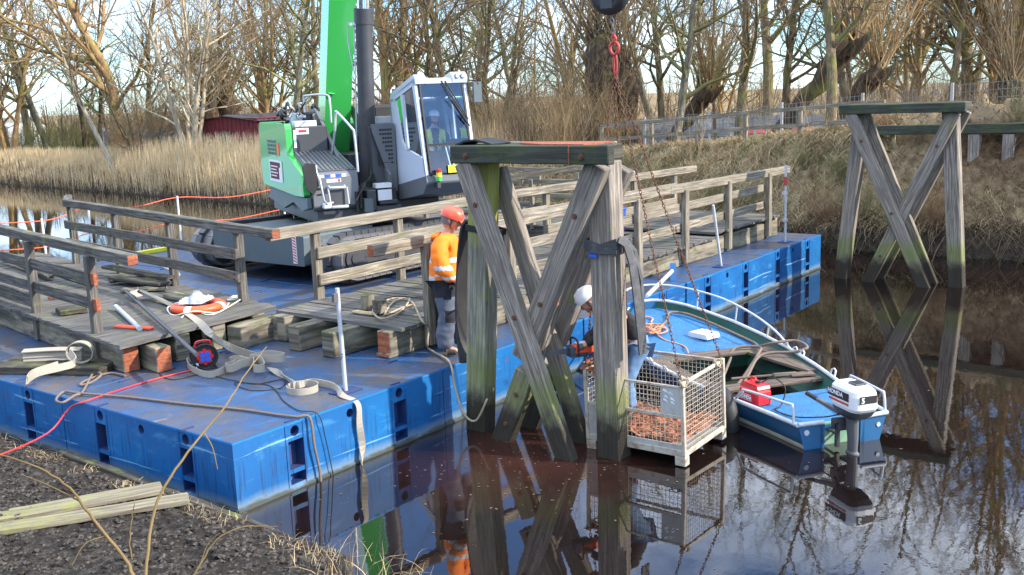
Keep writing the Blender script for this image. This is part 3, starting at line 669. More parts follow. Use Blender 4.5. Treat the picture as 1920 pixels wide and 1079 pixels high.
# undercarriage, in raft-aligned coordinates relative to the slew centre
def track(y0, y1):
    fr = MB(); yc = (y0+y1)/2; r = .385; xa, xb = -2.05, 2.05; zc = .47
    path = []
    for k in range(13): a = PI/2+PI*k/12; path.append((xa+r*math.cos(a), zc+r*math.sin(a)))
    nb = 16
    for k in range(1, nb): path.append((xa+(xb-xa)*k/nb, zc-r))
    for k in range(13): a = -PI/2+PI*k/12; path.append((xb+r*math.cos(a), zc+r*math.sin(a)))
    for k in range(1, nb): path.append((xb-(xb-xa)*k/nb, zc+r-.02*math.sin(PI*k/nb)*2))
    # resample as pads
    P = [Vector((p[0], 0, p[1])) for p in path]; P.append(P[0]); Ls = [0]
    for i in range(1, len(P)): Ls.append(Ls[-1]+(P[i]-P[i-1]).length)
    n = 62; pad = MB(); lnk = MB()
    def at(s):
        s %= Ls[-1]; i = max(k for k in range(len(Ls)) if Ls[k] <= s+1e-9); i = min(i, len(P)-2); t = (s-Ls[i])/(Ls[i+1]-Ls[i]); return P[i].lerp(P[i+1], t)
    step = Ls[-1]/n
    for k in range(n):
        a = at(k*step+.008); b = at((k+1)*step-.008); nrm = Vector((-(b-a).z, 0, (b-a).x)).normalized()*-1
        a = a+nrm*-.0; b = b
        pad.beam(a+Vector((0, yc, 0))-nrm*.03, b+Vector((0, yc, 0))-nrm*.03, y1-y0, .03, up=nrm)
        pad.beam(b+Vector((0, yc, 0))-nrm*.05-(b-a)*.06, b+Vector((0, yc, 0))-nrm*.05, y1-y0-.02, .03, up=nrm)
        for q in (0,): lnk.beam(a+Vector((0, yc+q, 0))+nrm*.02, b+Vector((0, yc+q, 0))+nrm*.02, .16, .07, up=nrm)
    t = cpart(pad, 'track_pads', M['track'], und=True)
    cpart(lnk, 'track_chain', M['dark_steel'], t)
    fr.box(-1.75, 1.75, yc-.15, yc+.15, .32, .62); fr.box(-1.2, 1.2, yc-.17, yc+.17, .25, .35)
    cpart(fr, 'track_frame', M['dark_steel'], und=True, bevel=.02)
    for x in (xa, xb):
        for sy in (yc-.19,):
            w_ = MB(); w_.cyl((x, yc-.23, zc), (x, yc+.23, zc), .33, 28); w_.cyl((x, yc-.26, zc), (x, yc-.23, zc), .21, 24); w_.cyl((x, yc-.285, zc), (x, yc-.26, zc), .1, 18)
            for k in range(8): a = 2*PI*k/8; w_.cyl((x+.27*math.cos(a), yc-.24, zc+.27*math.sin(a)), (x+.27*math.cos(a), yc-.23, zc+.27*math.sin(a)), .018, 6)
            cpart(w_, 'drive_wheel', M['dark_steel'], und=True)
    for k in range(9):
        x = -1.6+3.2*k/8; w_ = MB(); w_.cyl((x, yc-.17, .19), (x, yc+.17, .19), .085, 14); w_.cyl((x, yc-.2, .19), (x, yc-.17, .19), .045, 10); cpart(w_, 'track_roller', M['grey_steel'], und=True)
track(-2.02, -1.42); track(1.48, 2.10)
c_ = MB(); c_.box(-.9, .9, -1.5, 1.5, .42, .78); c_.box(-1.3, -.9, -1.4, 1.4, .45, .6); cpart(c_, 'chassis', M['dark_steel'], und=True, bevel=.03)
c_ = MB(); c_.prism([(-1.2, .345), (-1.22, .86), (1.25, .86), (1.25, .345)], 0, -2.5, -.85); cpart(c_, 'ballast_slab', M['ballast'], und=True, bevel=.03)
c_ = MB()
for k in range(9):
    z0 = .40+.05*k; c_.add([(-2.508, -1.02, z0), (-2.508, -.94, z0+.03), (-2.508, -.94, z0+.055), (-2.508, -1.02, z0+.025)], [(0, 1, 2, 3)], mat=1)
c_.box(-2.506, -2.50, -1.03, -.93, .385, .86); cpart(c_, 'warning_stripes', [M['white'], M['red']], und=True)
c_ = MB(); c_.cyl((0, 0, .76), (0, 0, .90), .78, 40)
cpart(c_, 'slew_ring', M['dark_steel'], und=True)
c_ = MB()
rg_ = []
for k in range(120):
    a = 2*PI*k/120; rg_.append(((.83 if k % 2 else .79)*math.cos(a), (.83 if k % 2 else .79)*math.sin(a)))
c_.prism(rg_, 2, .79, .86)
cpart(c_, 'gear_teeth', M['grey_steel'], und=True)
for x, y in ((-.62, 1.1), (-.62, -.3), (-.95, .3)):
    c_ = MB(); c_.tube([(x-.06, y, .86), (x-.06, y, .92), (x, y, .95), (x+.06, y, .92), (x+.06, y, .86)], .015, 8); cpart(c_, 'lifting_eye', M['green'], und=True)
# upper structure
c_ = MB(); c_.box(-1.9, 1.5, -1.2, .38, .96, 1.2); c_.box(-1.9, 1.15, .3, 1.25, .98, 1.25); cpart(c_, 'platform_frame', M['dark_steel'], bevel=.02)
g = MB()   # green side panel and rear corner
g.prism([(-1.72, 1.52), (-1.78, 2.60), (-1.66, 2.72), (.40, 2.72), (.46, 2.62), (.46, 2.16), (.60, 2.12), (1.42, 1.84), (1.46, 1.46), (.9, 1.44), (-1.3, 1.50)], 1, -1.42, -1.30)
o = cpart(g, 'side_panel', M['green'], bevel=.035)
g = MB(); g.prism([(-1.80, 1.5), (-1.85, 2.55), (-1.7, 2.74), (-1.55, 2.74), (-1.55, 1.5)], 1, -1.40, 1.25); cpart(g, 'rear_panel', M['green'], bevel=.03)
g = MB(); g.prism([(-1.55, 1.25), (-1.2, 1.50), (.9, 1.42), (1.5, 1.44), (1.5, 1.25), (1.1, 1.18), (.5, 1.30), (-.3, 1.12), (-.9, 1.2)], 1, -1.38, -1.30); cpart(g, 'side_skirt', M['ballast'], bevel=.01)
g = MB(); g.box(-1.5, .43, -1.30, -.63, 1.2, 2.66); g.box(-1.5, .2, -.2, .2, 1.2, 2.1); cpart(g, 'tank_housing', M['dark_steel'], bevel=.02)
g = MB(); g.box(.432, .436, -1.27, -1.22, 2.28, 2.60); g.box(.432, .436, -1.22, -.98, 2.52, 2.63); g.box(.437, .440, -1.17, -1.02, 2.555, 2.60, mat=1); cpart(g, 'safety_decal', [M['white'], M['red']])
# poster on green side
g = MB(); g.box(-1.0, .02, -1.432, -1.424, 1.62, 2.03, mat=0); g.box(-.92, -.12, -1.437, -1.43, 1.67, 1.99, mat=1)
for k in range(4): g.box(-.85, -.3-.1*(k % 2), -1.441, -1.436, 1.90-.06*k, 1.92-.06*k, mat=0)
g.box(-.2, 0, -1.439, -1.43, 1.66, 1.9, mat=0); cpart(g, 'poster', [M['white'], M['red_shed']])
g = MB(); g.box(-1.1, -.35, -1.428, -1.422, 2.1, 2.42)
for i in range(5):
    for j in range(4): g.box(-1.05+i*.14, -.95+i*.14, -1.434, -1.427, 2.13+j*.075, 2.18+j*.075, mat=1)
g.box(-.3, -.12, -1.430, -1.422, 2.12, 2.36, mat=2); cpart(g, 'grille', [M['green'], M['dark_steel'], M['orange']])
# ribbed inclined cover and step box
g = MB(); g.prism([(.43, 2.19), (.43, 2.14), (1.5, 1.86), (1.52, 1.90)], 1, -1.30, -.46)
for k in range(11): y = -1.26+k*.076; g.beam((.44, y, 2.20), (1.50, y, 1.915), .03, .02)
cpart(g, 'ribbed_cover', M['mid_grey'])
g = MB(); g.prism([(.43, 1.2), (.43, 2.14), (1.52, 1.885), (1.56, 1.78), (1.60, 1.27), (1.5, 1.2)], 1, -1.28, -.45); o = cpart(g, 'step_box', M['mid_grey'], bevel=.02)
g = MB(); g.tube([(1.60, -1.0, 1.62), (1.66, -1.0, 1.60), (1.66, -.72, 1.60), (1.60, -.72, 1.62)], .025, 8); g.tube([(1.62, -.98, 1.26), (1.69, -.98, 1.26), (1.69, -.70, 1.26), (1.62, -.70, 1.26)], .03, 8)
g.tube([(1.645, -1.03, 1.6), (1.66, -1.0, 1.3)], .018, 6); g.tube([(1.645, -.69, 1.6), (1.66, -.67, 1.3)], .018, 6); cpart(g, 'step', M['steel'], o)
g = MB(); g.box(1.565, 1.60, -1.0, -.72, 1.30, 1.56); cpart(g, 'step_recess', M['dark_steel'], o)
g = MB()
for k in range(5): g.box(1.552, 1.562, -1.14+k*.10, -1.06+k*.10, 1.78, 1.83, mat=k % 2)
for k in range(3): g.box(1.557, 1.567, -1.02+k*.09, -.94+k*.09, 1.69, 1.75, mat=0)
g.cyl((1.56, -.80, 1.72), (1.567, -.80, 1.72), .03, 12, mat=2); cpart(g, 'decals', [M['white'], M['blue_plastic'], M['red']], o)
g = MB(); g.box(1.555, 1.567, -.87, -.80, 1.40, 1.43); cpart(g, 'nameplate', M['white'], o)
g = MB(); g.tube([(1.58, -1.2, 1.60), (1.60, -1.2, 1.60), (1.60, -1.1, 1.60), (1.60, -1.1, 1.50), (1.60, -1.2, 1.5)], .012, 6, closed=False); cpart(g, 'latch', M['black'], o)
g = MB(); g.prism([(-1.42, 1.62), (-1.46, 2.0), (-1.40, 2.06), (-1.24, 2.04), (-1.20, 1.66), (-1.30, 1.50)], 0, 1.62, 1.70); o2 = cpart(g, 'mirror', M['black'], bevel=.02)
g = MB(); g.tube([(1.60, -1.20, 2.0), (1.66, -1.22, 1.9), (1.72, -1.18, 1.75), (1.75, -1.14, 1.40), (1.7, -1.08, 1.33), (1.62, -.95, 1.34)], .018, 8); cpart(g, 'mirror_bracket', M['steel'], o2)
g = MB(); g.box(1.56, 1.70, -1.14, -1.0, 1.24, 1.34); cpart(g, 'work_lamp', M['white'], bevel=.02)
# handrails
g = MB(); g.tube(smooth_path([(.5, -.60, 2.05), (.62, -.62, 2.15), (.9, -.62, 2.55), (.95, -.6, 2.85), (1.05, -.6, 2.9), (1.55, -.5, 2.62), (1.62, -.48, 2.5), (1.64, -.46, 1.85)], 4), .022, 8)
g.tube(smooth_path([(-.4, -.80, 2.70), (-.45, -.8, 3.15), (-.38, -.75, 3.22), (-.1, -.45, 3.22), (0, -.42, 3.1), (0, -.42, 2.7)], 4), .02, 8); cpart(g, 'handrail', M['steel'])
g = MB(); g.prism([(-.9, 2.98), (-.5, 3.0), (1.35, 1.75), (1.3, 1.2), (.9, 1.2)], 1, -.60, -.54); cpart(g, 'boom_support_plate', M['mid_grey'], bevel=.01)
g = MB(); g.prism([(-.9, 3.0), (-.5, 3.0), (1.35, 1.75), (1.3, 1.2), (.9, 1.2)], 1, .20, .26); cpart(g, 'boom_support_plate', M['mid_grey'], bevel=.01)
# hydraulics on the roof
g = MB()
for k in range(22):
    x = random.uniform(-1.3, .1); y = random.uniform(-1.2, -.62); z = random.uniform(2.72, 3.0)
    p = [(x, y, z)]
    for q in range(4): x += random.uniform(-.22, .22); y += random.uniform(-.12, .12); z = max(2.7, z+random.uniform(-.12, .1)); p.append((x, y, z))
    g.tube(smooth_path(p, 3), random.choice((.015, .02, .028)), 6, mat=0 if k % 3 else 1)
for k in range(6):
    x = random.uniform(-1.2, .2); y = random.uniform(-1.15, -.7); g.cyl((x, y, 2.68), (x+random.uniform(-.1, .1), y, 2.9), .06, 10, mat=k % 2)
g.box(-.7, -.2, -1.1, -.8, 2.68, 2.82, mat=1); g.box(.1, .35, -1.2, -.8, 2.66, 2.76, mat=2); cpart(g, 'valve_block', [M['black'], M['steel'], M['white']])
# boom
BA = math.atan2(2.25, .86); bd = Vector((math.cos(BA), 0, math.sin(BA))); bn = Vector((-math.sin(BA), 0, math.cos(BA)))
def boomsec(s0, s1, w_, dp, mat, mat2, nm, off=0):
    g = MB(); base = Vector((-.62, -.12+off, 2.6))
    pr = [(-w_/2, 0), (w_/2, 0), (w_/2+.0, .12), (w_/2, dp*.75), (w_/2-.1, dp), (-w_/2+.1, dp), (-w_/2, dp*.75), (-w_/2, .12)]
    n = len(pr); vs = []
    for s_ in (s0, s1):
        for a, b in pr: vs.append(base+bd*s_+Vector((0, a, 0))+bn*b)
    for k in range(n):
        g.add([vs[k], vs[(k+1) % n], vs[n+(k+1) % n], vs[n+k]], [(0, 1, 2, 3)], mat=1 if k in (3, 5, 6, 7) else 0)
    g.add(vs, [tuple(range(n-1, -1, -1)), tuple(range(n, 2*n))]); return cpart(g, nm, [mat, mat2])
bo = boomsec(-.9, 9.5, .52, .62, M['green'], M['boom_sheen'], 'boom')  # one side and the bevels carry the painted sky sheen
boomsec(9.5, 17, .44, .52, M['grey_steel'], M['grey_steel'], 'boom_section'); boomsec(17, 25, .36, .44, M['green'], M['green'], 'boom_section')
g = MB()
for s_ in (.7, 4.6): p = Vector((-.62, -.12, 2.6))+bd*s_-bn*.01; g.cyl(p+Vector((.02, -.22, 0)), p+Vector((.02, -.10, -.02)), .02, 8)
cpart(g, 'boom_peg', M['green'], bo)
g = MB(); g.tube([(.62, .04, 1.35), (.98, .04, 4.70)], .155, 24); g.tube([(.945, .04, 4.45), (.98, .04, 4.72)], .175, 24); cy = cpart(g, 'lift_cylinder', M['dark_steel'])
g = MB(); g.cyl((.98, .04, 4.70), (1.25, .04, 7.3), .115, 24); cpart(g, 'piston_rod', M['chrome'], cy)
g = MB(); g.tube(smooth_path([(.86, -.17, 4.45), (.80, -.22, 4.45), (.78, -.22, 4.1), (.82, -.16, 3.6), (.84, -.15, 3.55)], 4), .012, 6); g.tube([(.68, -.16, 2.2), (.86, -.15, 3.6), (.94, -.14, 4.5)], .014, 6); g.box(.78, .88, -.2, -.08, 3.50, 3.54); g.box(.86, .98, -.22, -.06, 4.42, 4.47); cpart(g, 'hydraulic_line', M['steel'], cy)
# body between boom and cab
g = MB(); g.box(-1.5, .9, .28, 1.25, 1.2, 2.66); g.prism([(.9, 1.25), (.9, 2.62), (1.1, 2.62), (1.15, 1.25)], 1, -.02, .42); cpart(g, 'engine_housing', M['dark_steel'], bevel=.02)
g = MB(); g.prism([(-.02, 2.66), (.0, 2.50), (.30, 1.55), (.42, 1.40), (.42, 2.66)], 0, 1.15, 1.20); o = cpart(g, 'guard_plate', M['mid_grey'], bevel=.008)
g = MB()
for j in range(9):
    for i in range(5):
        y = .14+.05*i+.018*j*0; z = 2.55-.075*j
        if y > .11+(2.55-z)*.30 and y < .36: g.beam((1.19, y-.02, z), (1.19, y+.02, z), .03, .035)
g.box(1.172, 1.201, .10, .37, 1.95, 1.96); g.box(1.172, 1.186, .10, .40, 1.9, 2.58); cpart(g, 'perforated_grille', M['black'], o)
g = MB(); g.box(.2, 1.3, -.34, .36, 1.2, 1.5); g.box(1.3, 1.55, -.30, -.12, 1.12, 1.5); g.box(1.3, 1.52, -.05, .30, 1.22, 1.3); cpart(g, 'front_frame', M['dark_steel'], bevel=.015)
g = MB(); g.box(1.52, 1.535, -.08, .18, 1.30, 1.49); g.box(1.3, 1.5, -.1, .2, 1.52, 1.6); g.box(1.45, 1.65, -.38, -.22, 1.12, 1.36, mat=1); g.cyl((1.6, -.5, 1.14), (1.6, -.5, 1.5), .035, 10, mat=2); g.cyl((1.6, -.43, 1.2), (1.6, -.43, 1.55), .03, 10, mat=2)
cpart(g, 'slew_motor', [M['white'], M['ballast'], M['black']])
for k in range(6):
    g = MB(); y = -.42+.02*k; x = 1.3+.04*k
    g.tube(smooth_path([(x-.3, .0, 1.9-.05*k), (x, -.15-.03*k, 1.65), (x+.15, -.35, 1.6), (x+.2, -.45-.02*k, 1.35)], 4), .016, 6); cpart(g, 'hydraulic_hose', M['black'])
g = MB(); g.box(-.2, .6, .3, 1.0, 2.66, 2.78); g.box(-.1, .4, .35, .9, 2.78, 2.95, mat=1); g.cyl((-.1, .4, 2.9), (-.1, .9, 2.9), .1, 12, mat=1); cpart(g, 'winch', [M['steel'], M['black']])
# cab
SY0, SY1 = .45, 1.42
cabside = [(.92, 3.10), (2.26, 3.43), (2.62, 1.76), (1.12, 1.52)]
def cabframe():
    g = MB()
    # side walls with window openings: strips
    for y0, y1 in ((SY0, SY0+.05), (SY1-.05, SY1)):
        g.prism([(1.00, 3.03), (.92, 3.10), (2.26, 3.43), (2.30, 3.33)], 1, y0, y1)                       # top rail
        g.prism([(.92, 3.10), (1.22, 3.08), (1.46, 2.36), (1.70, 2.16), (1.84, 2.18), (2.52, 2.06), (2.62, 1.76), (1.12, 1.52)], 1, y0, y1)  # lower body
        g.prism([(1.52, 3.16), (1.64, 3.18), (1.78, 2.20), (1.68, 2.18)], 1, y0, y1)                     # b-post
        g.prism([(2.16, 3.30), (2.26, 3.43), (2.62, 1.76), (2.54, 1.80)], 1, y0, y1)                     # a-post
    g.prism([(1.00, 3.0), (.92, 3.10), (1.12, 1.52), (1.2, 1.52)], 1, SY0, SY1)
    g.prism([(.94, 3.10), (1.0, 3.2), (2.24, 3.50), (2.34, 3.42), (2.33, 3.32), (2.2, 3.36)], 1, SY0+.0, SY0+.20)
    g.prism([(.94, 3.10), (1.0, 3.2), (2.24, 3.53), (2.36, 3.44), (2.33, 3.32), (2.2, 3.36)], 1, SY1-.28, SY1)
    g.prism([(.94, 3.10), (1.0, 3.15), (2.24, 3.43), (2.33, 3.40), (2.33, 3.32), (2.2, 3.36)], 1, SY0+.20, SY1-.28)
    return cpart(g, 'cab_frame', M['cab_white'], bevel=.018)
cabo = cabframe()
g = MB(); g.prism([(1.12, 1.24), (1.12, 1.52), (2.64, 1.77), (2.66, 1.64), (2.45, 1.44)], 1, SY0-.01, SY1+.01); cpart(g, 'cab_base', M['mid_grey'], bevel=.02)
g = MB(); g.prism([(2.27, 3.34), (2.31, 3.35), (2.66, 1.78), (2.63, 1.76)], 1, SY0+.07, SY0+.10); g.prism([(2.27, 3.34), (2.31, 3.35), (2.66, 1.78), (2.63, 1.76)], 1, SY1-.10, SY1-.07)
g.box(2.49, 2.53, SY0+.05, SY1-.05, 2.26, 2.31); cpart(g, 'windscreen_seal', M['black'], cabo)
def front(y0, y1, z0, z1, mat, nm, dx=0): 
    f = lambda z: 2.30+(3.34-z)*(2.64-2.30)/(3.34-1.77)+dx
    g = MB(); g.add([(f(z0), y0, z0), (f(z0), y1, z0), (f(z1), y1, z1), (f(z1), y0, z1)], [(0, 1, 2, 3)]); return cpart(g, nm, mat, cabo)
front(SY0+.08, SY1-.08, 2.30, 3.33, M['glass'], 'windscreen'); front(SY0+.08, SY1-.08, 1.80, 2.27, M['glass'], 'lower_windscreen')
g = MB(); g.add([(1.64, SY0+.02, 3.18), (2.18, SY0+.02, 3.30), (2.54, SY0+.02, 2.07), (1.80, SY0+.02, 2.20)], [(0, 1, 2, 3)]); g.add([(1.2, SY0+.02, 3.08), (1.54, SY0+.02, 3.16), (1.68, SY0+.02, 2.18), (1.44, SY0+.02, 2.38)], [(0, 1, 2, 3)]); cpart(g, 'side_window', M['glass'], cabo)
g = MB(); g.add([(1.64, SY1-.02, 3.18), (2.18, SY1-.02, 3.30), (2.54, SY1-.02, 2.07), (1.80, SY1-.02, 2.20)], [(0, 1, 2, 3)]); g.add([(1.2, SY1-.02, 3.08), (1.54, SY1-.02, 3.16), (1.68, SY1-.02, 2.18), (1.44, SY1-.02, 2.38)], [(0, 1, 2, 3)]); cpart(g, 'side_window', M['glass'], cabo)
g = MB()
for k, (a, b) in enumerate((((2.33, .93, 3.38), (2.50, 1.28, 2.75)), ((2.33, 1.0, 3.38), (2.52, 1.33, 2.70)))): g.tube([a, b], .012, 6); g.tube([(b[0]-.05, b[1]-.28, b[2]+.35), (b[0]+.01, b[1]+.02, b[2]-.12)], .012, 6)
cpart(g, 'wiper', M['black'], cabo)
for y in (1.22, 1.33):
    g = MB(); g.cyl((2.34, y, 3.455), (2.37, y, 3.455), .042, 16); g.cyl((2.365, y, 3.455), (2.375, y, 3.455), .03, 16, mat=1); cpart(g, 'headlight', [M['dark_steel'], M['white']], cabo)
g = MB(); g.tube([(2.3, 1.42, 3.38), (2.4, 1.55, 3.36), (2.42, 1.6, 3.30)], .015, 6); g.box(2.36, 2.42, 1.50, 1.66, 2.98, 3.34, mat=1); cpart(g, 'mirror', [M['black'], M['ballast']], cabo, bevel=.02)
g = MB(); g.cyl((2.74, .64, 1.68), (2.74, .64, 1.75), .05, 14, mat=2); g.cyl((2.74, .64, 1.75), (2.74, .64, 1.82), .05, 14, mat=1); g.cyl((2.74, .64, 1.82), (2.74, .64, 1.88), .05, 14, mat=0); g.box(2.62, 2.76, .6, .66, 1.56, 1.66, mat=3)
g.cyl((2.70, .64, 1.60), (2.70, .64, 1.68), .025, 8, mat=3)
cpart(g, 'load_indicator_lamp', [M['red'], M['yellow'], M['glow_green'], M['dark_steel']], cabo)
g = MB(); g.box(2.655, 2.665, .85, 1.03, 1.80, 1.93); g.box(2.44, 2.455, .46, .54, 1.52, 1.63); g.box(2.58, 2.6, .62, .72, 1.60, 1.65, mat=1); cpart(g, 'warning_sticker', [M['yellow'], M['white']], cabo)
g = MB(); g.tube([(2.5, .88, 2.25), (2.62, .93, 1.82)], .012, 6); g.tube([(2.5, .95, 2.25), (2.62, 1.0, 1.82)], .012, 6); cpart(g, 'grab_bar', M['white'], cabo)
g = MB(); g.box(1.25, 1.75, .78, 1.25, 2.0, 2.12); g.box(1.2, 1.36, .78, 1.25, 2.1, 2.75); g.box(1.15, 2.4, .52, 1.36, 1.56, 1.62); g.box(1.9, 2.35, 1.2, 1.35, 1.62, 2.35); cpart(g, 'seat', M['navy'], cabo, bevel=.03)
g = MB(); g.box(.96, 1.0, .5, .55, 3.12, 3.28); cpart(g, 'camera_unit', M['black'], cabo)

# ------------------------------------------------------------------ hook block and chains
hb = thing('hook_block', 'black crane hook block hanging above the wire cage with a red hook below it', 'hook block', (3.70, -1.92, 4.62))
g = MB(); g.tube([(.0+.20*math.cos(a)*.0, .155*math.cos(a), .16+.155*math.sin(a)) for a in np.linspace(0, 2*PI, 25)[:-1]], .075, 10, closed=True); g.build('sheave_tyre', M['black'], hb)
g = MB(); g.cyl((-.03, 0, .16), (.03, 0, .16), .13, 20); g.cyl((-.06, 0, .16), (.06, 0, .16), .05, 12, mat=1); g.build('sheave', [M['steel'], M['grey_steel']], hb)
g = MB(); g.prism([(-.07, .0), (.07, .0), (.05, .75), (-.05, .75)], 0, .055, .075); g.prism([(-.07, .0), (.07, .0), (.05, .75), (-.05, .75)], 0, -.075, -.055); g.build('cheek_plate', M['dark_steel'], hb)
g = MB(); g.cyl((0, .03, .75), (-3.2*0, .03, 12), .008, 6); g.cyl((0, -.03, .75), (0, -.03, 12), .008, 6); g.build('hoist_rope', M['black'], hb)
def chain_mesh(p0, p1, pitch=.042, r=.0045, wdt=.021, sag=0):
    p0 = Vector(p0); p1 = Vector(p1); L = (p1-p0).length; n = max(2, int(L/pitch)); d = (p1-p0).normalized(); a = d.orthogonal().normalized(); b = d.cross(a); g = MB()
    for k in range(n):
        c = p0.lerp(p1, (k+.5)/n)+Vector((0, 0, -sag*math.sin(PI*(k+.5)/n))); q = a if k % 2 else b; tw = Matrix.Rotation(k*.05, 3, d); q = tw @ q; pts = []
        for t in range(8): an = 2*PI*t/8; pts.append(c+d*(pitch*.72*math.cos(an))+q*(wdt*.62*math.sin(an)))
        g.tube(pts, r, 4, closed=True)
    return g
HKZ = 4.62-.46
cs = thing('chain_sling', 'rusty four-leg chain sling with a red hook, holding the wire cage', 'chain', (0, 0, 0))
hx, hy = 3.70, -1.96
chain_mesh((3.70, -1.92, 4.72), (3.70, -1.955, 4.36), pitch=.05, r=.008, wdt=.028).build('chain', M['grey_steel'], cs)
g = MB(); g.tube(smooth_path([(hx, hy+.0, 4.37), (hx, hy+.02, 4.31), (hx, hy-.045, 4.26), (hx, hy-.05, 4.20), (hx, hy, 4.155), (hx, hy+.045, 4.20), (hx, hy+.04, 4.26), (hx, hy-.02, 4.31), (hx, hy-.0, 4.35)], 4), .016, 8); g.build('hook', M['red_paint'], cs)
g = MB(); g.tube([(hx+.0, hy+.02*math.cos(a)-.01, 4.06+.11*math.sin(a)) for a in np.linspace(0, 2*PI, 17)[:-1]], .010, 6, closed=True); g.build('master_link', M['red_paint'], cs)
# ------------------------------------------------------------------ wire cage with bark
CX, CY, CZ = 3.715, -2.40, .02
cg = thing('wire_cage', 'rusty off-white wire mesh cage hanging on chains at the water', 'cage', (CX, CY, CZ), R(.3))
cg.rotation_euler = (R(-.6), R(-1.8), R(.3))
hxx, hyy, hz = .46, .575, .90
def rod(mb, a, b, r=.0028, n=4, mat=0): mb.tube([a, b], r, n, mat=mat, cap=False)
fr = MB()
for sx in (-1, 1):
    for sy in (-1, 1): fr.box(sx*hxx-.02, sx*hxx+.02, sy*hyy-.02, sy*hyy+.02, .1, hz)
for sx in (-1, 1): fr.box(sx*hxx-.018, sx*hxx+.018, -hyy+.02, hyy-.02, .10, .17); 
for sy in (-1, 1): fr.box(-hxx+.02, hxx-.02, sy*hyy-.018, sy*hyy+.018, .10, .15)
for sy in (-1, 1): fr.box(-hxx+.02, hxx-.02, sy*hyy-.014, sy*hyy+.014, hz-.045, hz-.01)
fr.box(hxx-.014, hxx+.014, -hyy+.02, hyy-.02, hz-.045, hz-.01)
fr.box(-hxx-.012, -hxx+.012, -hyy+.02, hyy-.02, .50, .535); fr.box(-hxx-.012, -hxx+.012, -hyy+.02, hyy-.02, hz-.08, hz-.055)
fr.build('frame', M['rustlite'], cg, bevel=.004)
for sx in (-1, 1):
    for sy in (-1, 1):
        f = MB(); f.box(sx*hxx-.075*(sx > 0)-.02*(sx < 0)-.0, sx*hxx+.075*(sx < 0)+.02*(sx > 0), sy*hyy-.10*(sy > 0)-.02*(sy < 0), sy*hyy+.10*(sy < 0)+.02*(sy > 0), 0, .10); f.build('foot', M['rustlite'], cg, bevel=.006)
f = MB(); f.box(-hxx+.02, hxx-.02, -hyy+.02, hyy-.02, .10, .13); f.build('floor_plate', M['boxpanel'], cg)
def mesh_panel(axis, at, a0, a1, z0, z1, pitch=.048):
    g = MB(); n = int((a1-a0)/pitch); 
    P = lambda a, z: (at, a, z) if axis == 'x' else (a, at, z)
    for k in range(n+1): a = a0+(a1-a0)*k/n; rod(g, P(a, z0), P(a, z1))
    n = int((z1-z0)/pitch)
    for k in range(n+1): z = z0+(z1-z0)*k/n; rod(g, P(a0, z), P(a1, z))
    return g.build('wire_panel', M['rustlite'], cg)
mesh_panel('y', -hyy, -hxx+.02, hxx-.02, .15, hz-.04); mesh_panel('y', hyy, -hxx+.02, hxx-.02, .15, hz-.04); mesh_panel('x', hxx, -hyy+.02, hyy-.02, .17, hz-.04)
mesh_panel('x', -hxx, -hyy+.02, hyy-.30, .17, .50); mesh_panel('x', -hxx, -hyy+.25, hyy-.02, .54, hz-.08)
g = MB(); g.box(-hxx-.006, -hxx+.006, -hyy+.02, -hyy+.25, .54, hz-.08); g.box(-hxx-.006, -hxx+.006, hyy-.30, hyy-.02, .17, .50)
g.box(-hxx-.008, -hxx+.004, -hyy+.02, hyy-.3, .17, .225)
g.build('sheet_panel', M['boxpanel'], cg)
g = MB()
for k in range(7):
    y = random.uniform(-hyy+.08, -hyy+.20); z = random.uniform(.6, .78); a = random.uniform(.02, .04)
    g.add([(-hxx-.008, y-a, z), (-hxx-.008, y+a*.6, z+a*.5), (-hxx-.008, y+a*.3, z+a*1.2), (-hxx-.008, y-a*.5, z+a*.7)], [(0, 1, 2, 3)])
g.build('torn_label', M['white'], cg)
# bark fill
g = MB(); n = 30; vsb = []
for j in range(n+1):
    for i in range(n+1):
        x = -hxx+.03+(2*hxx-.06)*i/n; y = -hyy+.03+(2*hyy-.06)*j/n; vsb.append((x, y, .24+.06*nz3(x, y, 3)+.03*nz3(x, y, 13)))
g.add(vsb, [(j*(n+1)+i, j*(n+1)+i+1, (j+1)*(n+1)+i+1, (j+1)*(n+1)+i) for j in range(n) for i in range(n)])
for k in range(700):
    x = random.uniform(-hxx+.05, hxx-.05); y = random.uniform(-hyy+.05, hyy-.05); z = .26+.05*nz3(x, y, 3)+random.uniform(-.01, .03); a = random.uniform(0, PI); l = random.uniform(.02, .07); b = random.uniform(.006, .016)
    d = Vector((math.cos(a), math.sin(a), random.uniform(-.4, .4)))*l; s_ = Vector((-math.sin(a), math.cos(a), random.uniform(-.3, .3)))*b; p = Vector((x, y, z)); g.add([p-s_, p+d-s_, p+d+s_, p+s_], [(0, 1, 2, 3)])
bk = g.build('bark_heap', M['bark'], loc=(CX, CY, CZ)); bk.rotation_euler = cg.rotation_euler; setp(bk, 'heap of reddish bark chips lying inside the wire cage', 'bark', kind='stuff')
g = MB()
for (x, y) in ((-.42, -hyy), (hxx-.1, -hyy)):
    for k in range(7):
        a = k*.9; g.tube([(x+.03*math.cos(a+t)+.02*(k-3), y+.03*math.sin(t*1.5), hz-.02+.035*math.sin(a+t)) for t in np.linspace(0, 5, 9)], .008, 5)
o = g.build('rope_lashing', M['rope_lt'], loc=(CX, CY, CZ)); o.rotation_euler = cg.rotation_euler; setp(o, 'frayed rope lashings tied round the right top rail of the wire cage', 'rope')
g = MB()
